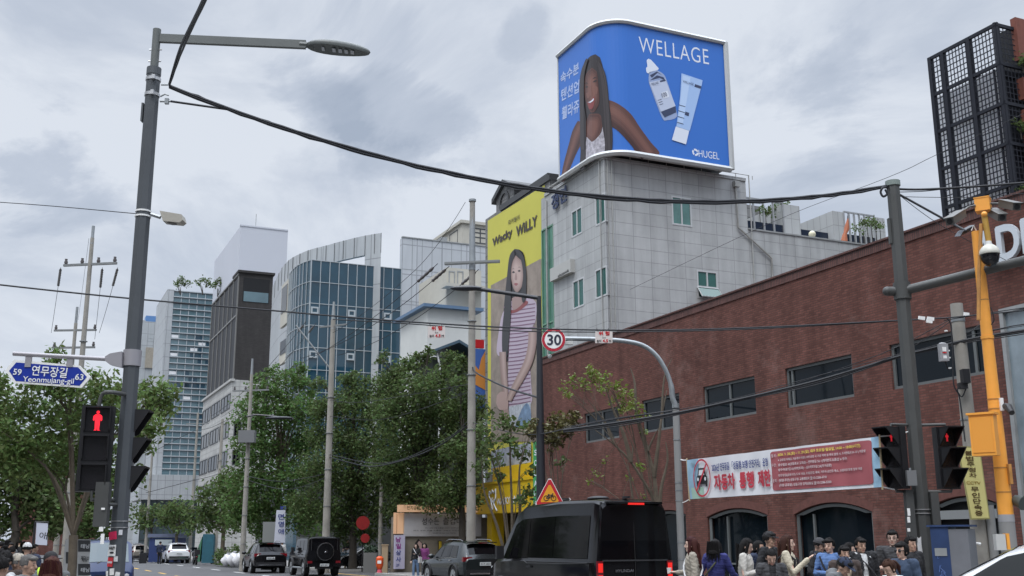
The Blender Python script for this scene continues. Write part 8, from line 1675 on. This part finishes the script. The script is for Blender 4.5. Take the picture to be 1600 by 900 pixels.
    if hs == 'tail': b.ell(hp(0, -.11, .05), (.035, .04, .035), hm); b.tube([hp(0, -.13, .04), hp(.01, -.16, -.05), hp(.02, -.14, -.16)], [.03, .036, .012], hm, 8)
    b.build('hair', t)
    if cap:
        b = MB(); b.ell(hp(0, -.004, .045), (.094, .112, .104), cap, (HX, HY, HZ), 22, 12, lambda q: Vector((q.x, q.y, max(q.z, .05)))); b.prism([hp(.075 * math.cos(a), .075 + .095 * math.sin(a), .052 - .02 * math.sin(a)) for a in [math.pi * k / 10 for k in range(11)]], HZ * .008, cap); b.build('cap', t)
    R_ = AR[1]; L_ = AR[0]
    for x in extra:
        b = MB(); hand = R_[2] + (R_[2] - R_[1]).normalized() * .09
        if x == 'phone': b.box(hand + Vector((0, .03, .03)), (.072, .012, .145), mat('phone_black', (.02, .02, .022), .2)); nm = 'phone'
        elif x == 'cup': b.tube([hand + Vector((0, .03, -.03)), hand + Vector((0, .03, .06)), hand + Vector((0, .03, .065))], [.03, .039, .041], white_sign, 12); nm = 'paper_cup'
        elif x == 'glasses':
            for sg in (-1, 1): b.disc(hp(sg * .033, .092, .008), HY, .022, plastic, 14, .004, .019); b.tube([hp(sg * .055, .088, .012), hp(sg * .080, .0, .010)], .003, plastic, 4)
            b.tube([hp(-.012, .098, .010), hp(.012, .098, .010)], .003, plastic, 4); nm = 'glasses'
        elif x == 'sunglasses':
            for sg in (-1, 1): b.ell(hp(sg * .034, .090, .008), (.030, .010, .023), sig_black, (HX, HY, HZ), 12, 8); b.tube([hp(sg * .058, .088, .014), hp(sg * .082, .0, .012)], .005, plastic, 4)
            nm = 'sunglasses'
        elif x == 'backpack': b.ell(Vector((0, -.20, 1.16)) + lv * .6, (.15, .085, .21), C_['black'], None, 14, 10); [b.tube([Vector((sg * .10, -.13, 1.36)) + lv, Vector((sg * .115, .0, 1.46)) + lv, Vector((sg * .12, .135, 1.34)) + lv, Vector((sg * .13, .11, 1.12)) + lv * .5], .020, C_['black'], 6) for sg in (-1, 1)]; nm = 'backpack'
        elif x in ('bag', 'olivebag', 'whitebag'):
            c_ = {'bag': C_['charcoal'], 'olivebag': C_['olive'], 'whitebag': C_['white']}[x]; q0 = Vector((-.23, .02, .90)); b.box(q0, (.09, .30, .27), c_); b.tube(spline([q0 + Vector((0, .10, .13)), Vector((-.05, .15, 1.25)) + lv, Vector((.14, .02, 1.47)) + lv, Vector((-.02, -.15, 1.25)) + lv, q0 + Vector((0, -.10, .13))], 4), .014, c_, 6); nm = 'shoulder_bag'
        elif x == 'strap': b.tube(spline([Vector((.15, .10, 1.42)) + lv, Vector((.03, .155, 1.2)) + lv * .7, Vector((-.14, .13, 1.0))], 4), .016, C_['black'], 6); nm = 'strap'
        elif x == 'badge': b.disc(Vector((.09, .150, 1.24)) + lv * .8, (0, 1, 0), .014, white_sign, 12, .006); nm = 'badge'
        elif x == 'vest':
            for sg in (-1, 1): b.tube([Vector((sg * .10, -.13, 1.42)), Vector((sg * .115, -.155, 1.2)), Vector((sg * .11, -.135, .98))], [.05, .055, .05], C_['hivis'], 8); b.tube([Vector((sg * .10, -.12, 1.42)), Vector((sg * .12, 0, 1.49)), Vector((sg * .11, .13, 1.38)), Vector((sg * .11, .15, 1.0))], .045, C_['hivis'], 8)
            b.tube([Vector((-.18, -.13, 1.06)), Vector((0, -.165, 1.06)), Vector((.18, -.13, 1.06))], .04, C_['hivis'], 8); nm = 'reflective_vest'
        elif x == 'hat': b.disc(hp(0, -.005, .06), HZ, .16, C_['black'], 24, .012); b.ell(hp(0, -.005, .07), (.098, .112, .10), C_['black'], (HX, HY, HZ)); nm = 'hat'
        b.build(nm, t)
    return t
GQ = 'people waiting on the corner'
person('long haired woman in grey vest holding a white cup, beside the curved post', 1081, 839, 18.3, -88, C_['greige'], C_['black'], 'red', 'long', 2, ('down', 'cup'), fem=True, skirt=True, extra=('cup', 'whitebag'), group=GQ)
person('woman in royal blue jacket with olive bag, back turned, by the arched window', 1117, 842, 18.6, 158, C_['royal'], C_['black'], 'black', 'bob', 0, ('pocket', 'out'), fem=True, extra=('olivebag',), group=GQ)
person('long black haired woman in white jacket looking at her phone', 1163, 840, 18.0, 78, C_['ivory'], C_['black'], 'black', 'long', 2, ('down', 'phone'), fem=True, nod=.5, extra=('phone',), group=GQ)
person('person in white shirt and navy vest half hidden behind the black capped man', 1184, 845, 19.6, 60, C_['white'], C_['navy'], 'black', 'bob', 1, ('down', 'down'), jacket=C_['navy'], group=GQ)
person('black capped man in black shirt standing behind the woman with brown phone', 1201, 831, 19.0, 62, C_['black'], C_['black'], 'black', 'short', 1, ('down', 'pocket'), cap=C_['black'], group=GQ, build=1.08)
person('woman in dark leather jacket looking down at a phone, front of the group', 1203, 857, 15.8, 8, C_['black'], C_['black'], 'black', 'tail', 0, ('phone', 'phone'), fem=True, nod=.7, jacket=C_['charcoal'], extra=('phone',), group=GQ)
person('brown haired woman in cream sweater raising a phone, black backpack', 1229, 836, 17.6, 80, C_['cream'], C_['black'], 'brown', 'long', 2, ('down', 'raise'), fem=True, extra=('phone', 'backpack'), group=GQ)
person('man in black cap and black coat in front of the large arched window', 1277, 840, 19.2, 70, C_['black'], C_['black'], 'black', 'short', 0, ('down', 'pocket'), cap=C_['charcoal'], nod=.4, jacket=C_['black'], group=GQ)
person('man in bright blue denim shirt looking left', 1296, 841, 18.4, -28, C_['blue'], C_['navy'], 'black', 'short', 0, ('down', 'cross'), extra=('strap',), group=GQ)
person('man in navy cap and grey hooded top bending forward', 1284, 869, 13.6, 66, C_['grey'], C_['charcoal'], 'black', 'short', 1, ('down', 'down'), cap=C_['navy'], hood=True, lean=.5, nod=.7, group=GQ)
person('man in dark brown jacket over a beige shirt, near the large arched window', 1317, 853, 16.4, 26, C_['beige'], C_['brown'], 'black', 'short', 1, ('down', 'down'), jacket=C_['brown'], group=GQ, build=1.05)
person('person with only face showing between the beige shirt and long coat men', 1325, 848, 18.6, 75, C_['black'], C_['black'], 'black', 'bob', 2, group=GQ)
person('man in long black coat over a white shirt with a dark shoulder bag', 1343, 839, 17.6, 30, C_['white'], C_['black'], 'black', 'short', 1, ('down', 'out'), jacket=(C_['black'],), extra=('bag',), nod=.2, group=GQ, build=1.1)
person('tall man in glasses and black tee with folded arms against the brick pier', 1395, 828, 18.2, -6, C_['charcoal'], C_['black'], 'black', 'short', 2, ('cross', 'cross'), short=True, extra=('glasses', 'strap'), group=GQ, build=1.08)
person('man in black top smiling to the right just left of the torn poster pole', 1421, 838, 18.0, 48, C_['black'], C_['black'], 'black', 'short', 1, group=GQ, build=1.1)
person('man in sunglasses and dark denim shirt in front of the signal pole', 1409, 847, 15.6, -42, C_['denim'], C_['black'], 'black', 'fringe', 0, ('down', 'down'), extra=('sunglasses', 'badge'), group=GQ, build=1.08)
person('girl with brown ponytail and white top looking down', 1390, 872, 13.4, -50, C_['white'], C_['brown'], 'brown', 'tail', 0, fem=True, nod=.8, group=GQ)
GL = 'people on the near left pavement'
person('dark haired man seen from behind at the far left bottom', 10, 861, 12.5, 165, C_['brown'], C_['black'], 'black', 'short', 1, ground=.124, group=GL)
person('closest dark haired person cut by the lower left corner', 4, 886, 10.5, 150, C_['black'], C_['black'], 'black', 'short', 1, ground=.124, group=GL)
person('elderly person in a pale grey bucket cap at lower left', 29, 877, 12.6, 70, C_['white'], C_['charcoal'], 'grey', 'short', 1, ground=.124, cap=C_['greige'], group=GL)
person('grey haired man facing right at lower left', 46, 876, 11.6, 62, C_['grey'], C_['charcoal'], 'grey', 'short', 1, ground=.124, group=GL)
person('crossing guard in black hat and yellow green reflective vest, from behind', 81, 872, 13.2, 178, C_['grey'], C_['black'], 'black', 'short', 1, ground=.124, extra=('vest', 'hat'), group=GL, build=1.12)
person('auburn haired person just in front of the crossing guard', 84, 893, 10.2, 170, C_['navy'], C_['black'], 'red', 'bob', 1, ground=.124, fem=True, group=GL)
person('man in white cap and dark jacket behind the left crowd', 43, 848, 21, 175, C_['navy'], C_['black'], 'black', 'short', 1, ground=.124, cap=C_['white'], group=GL, build=1.15)
for px, yt, Yv, fc, tp, hs_, lb in ((2, 846, 34, 170, 'black', 'short', 'black coated person right at the edge in the left crowd'), (11, 843, 40, 190, 'navy', 'bob', 'navy clothed person with bobbed hair in the left crowd'), (17, 848, 37, 20, 'grey', 'short', 'grey clothed person turned to the camera in the left crowd'),
        (24, 845, 44, 170, 'charcoal', 'bob', 'charcoal clothed person with bobbed hair in the left crowd'), (31, 843, 50, 190, 'beige', 'short', 'beige clothed person farthest back in the left crowd'), (54, 850, 30, 90, 'brown', 'short', 'brown clothed person below the hanging banner'), (8, 852, 28, 170, 'olive', 'bob', 'olive clothed person in the left crowd'),
        (20, 854, 27, 190, 'denim', 'short', 'denim clothed person in the left crowd'), (37, 846, 46, 20, 'black', 'bob', 'black clothed person with bobbed hair left of the white capped man'), (3, 857, 24, 170, 'plum', 'short', 'plum clothed person at the left edge of the frame')):
    person(lb, px, yt, Yv, fc, C_[tp], C_['black'], 'black', hs_, 1, ground=.124, vox=.02, group='crowd at the left edge')
GF = 'people across the street'
person('man in black tee and khaki trousers walking out of the driveway', 543.5, 839, 70, -10, C_['black'], C_['khaki'], 'black', 'short', 0, ('cross', 'down'), ground=.0, short=True, extra=('bag',), step=.10, vox=.016, group=GF)
person('woman in black cardigan and jeans with a white bag before the tan wall', 650.5, 849, 53, -25, C_['black'], C_['jeans'], 'black', 'long', 2, ('phone', 'down'), ground=.0, fem=True, extra=('whitebag',), step=.08, vox=.014, group=GF)
person('woman in plum knit and pale trousers walking beside the black cardigan woman', 663.5, 849, 53.5, -12, C_['plum'], C_['grey'], 'black', 'bob', 2, ('down', 'down'), ground=.0, fem=True, step=-.08, vox=.014, group=GF)
person('dark clothed person standing beside the white car down the street', 250.5, 846, 94, 150, C_['navy'], C_['black'], 'black', 'short', 1, ground=.0, vox=.02, group=GF)
person('person leaning by the limousine, head just above its roof', 639, 843, 72, 30, C_['white'], C_['charcoal'], 'black', 'short', 1, ground=.0, vox=.02, group=GF) if False else None
person('dark clothed person on the pavement behind the white upright banner', 441, 845, 69, 160, C_['white'], C_['black'], 'black', 'short', 1, ground=.12, vox=.02, group=GF)
bpy.data.scenes.remove(TMPS)
# ================================================================ buildings behind the camera and along the left side of the street (outside the frame, invented only to give reflections)
for (u0, u1, v0, v1, h, m_, lb) in ((-8, 12, -30, -13, 12, charcoal, 'unseen dark brick building added for reflections left of the camera'), (14, 34, -28, -12, 15, slab, 'unseen cream building added for reflections on the left side of the street'), (36, 60, -30, -13, 11, brick, 'unseen red brick building added for reflections on the left side of the street'), (-46, -28, -24, 2, 16, slab, 'unseen granite building added for reflections behind the camera'), (-46, -30, 20, 48, 13, brick, 'unseen brick building added for reflections behind the crossing'), (-48, -30, 2.5, 19.5, 18, charcoal, 'unseen tall dark building added for reflections behind the camera')):
    t = thing('street_building', lb, 'building'); shell_box(t, u0, u1, v0, v1, 0, h, m_); b = MB()
    for j in range(int(h // 3.4)):
        if v0 < -12 and u0 > -20:
            b.ubox(u0 + 1, u1 - 1, v1 - .02, v1 + .05, 1.2 + j * 3.3, 3.0 + j * 3.3, tint_glass)
        else: b.ubox(u1 - .02, u1 + .05, v0 + 1, v1 - 1, 1.2 + j * 3.3, 3.0 + j * 3.3, tint_glass)
    b.build('window', t)
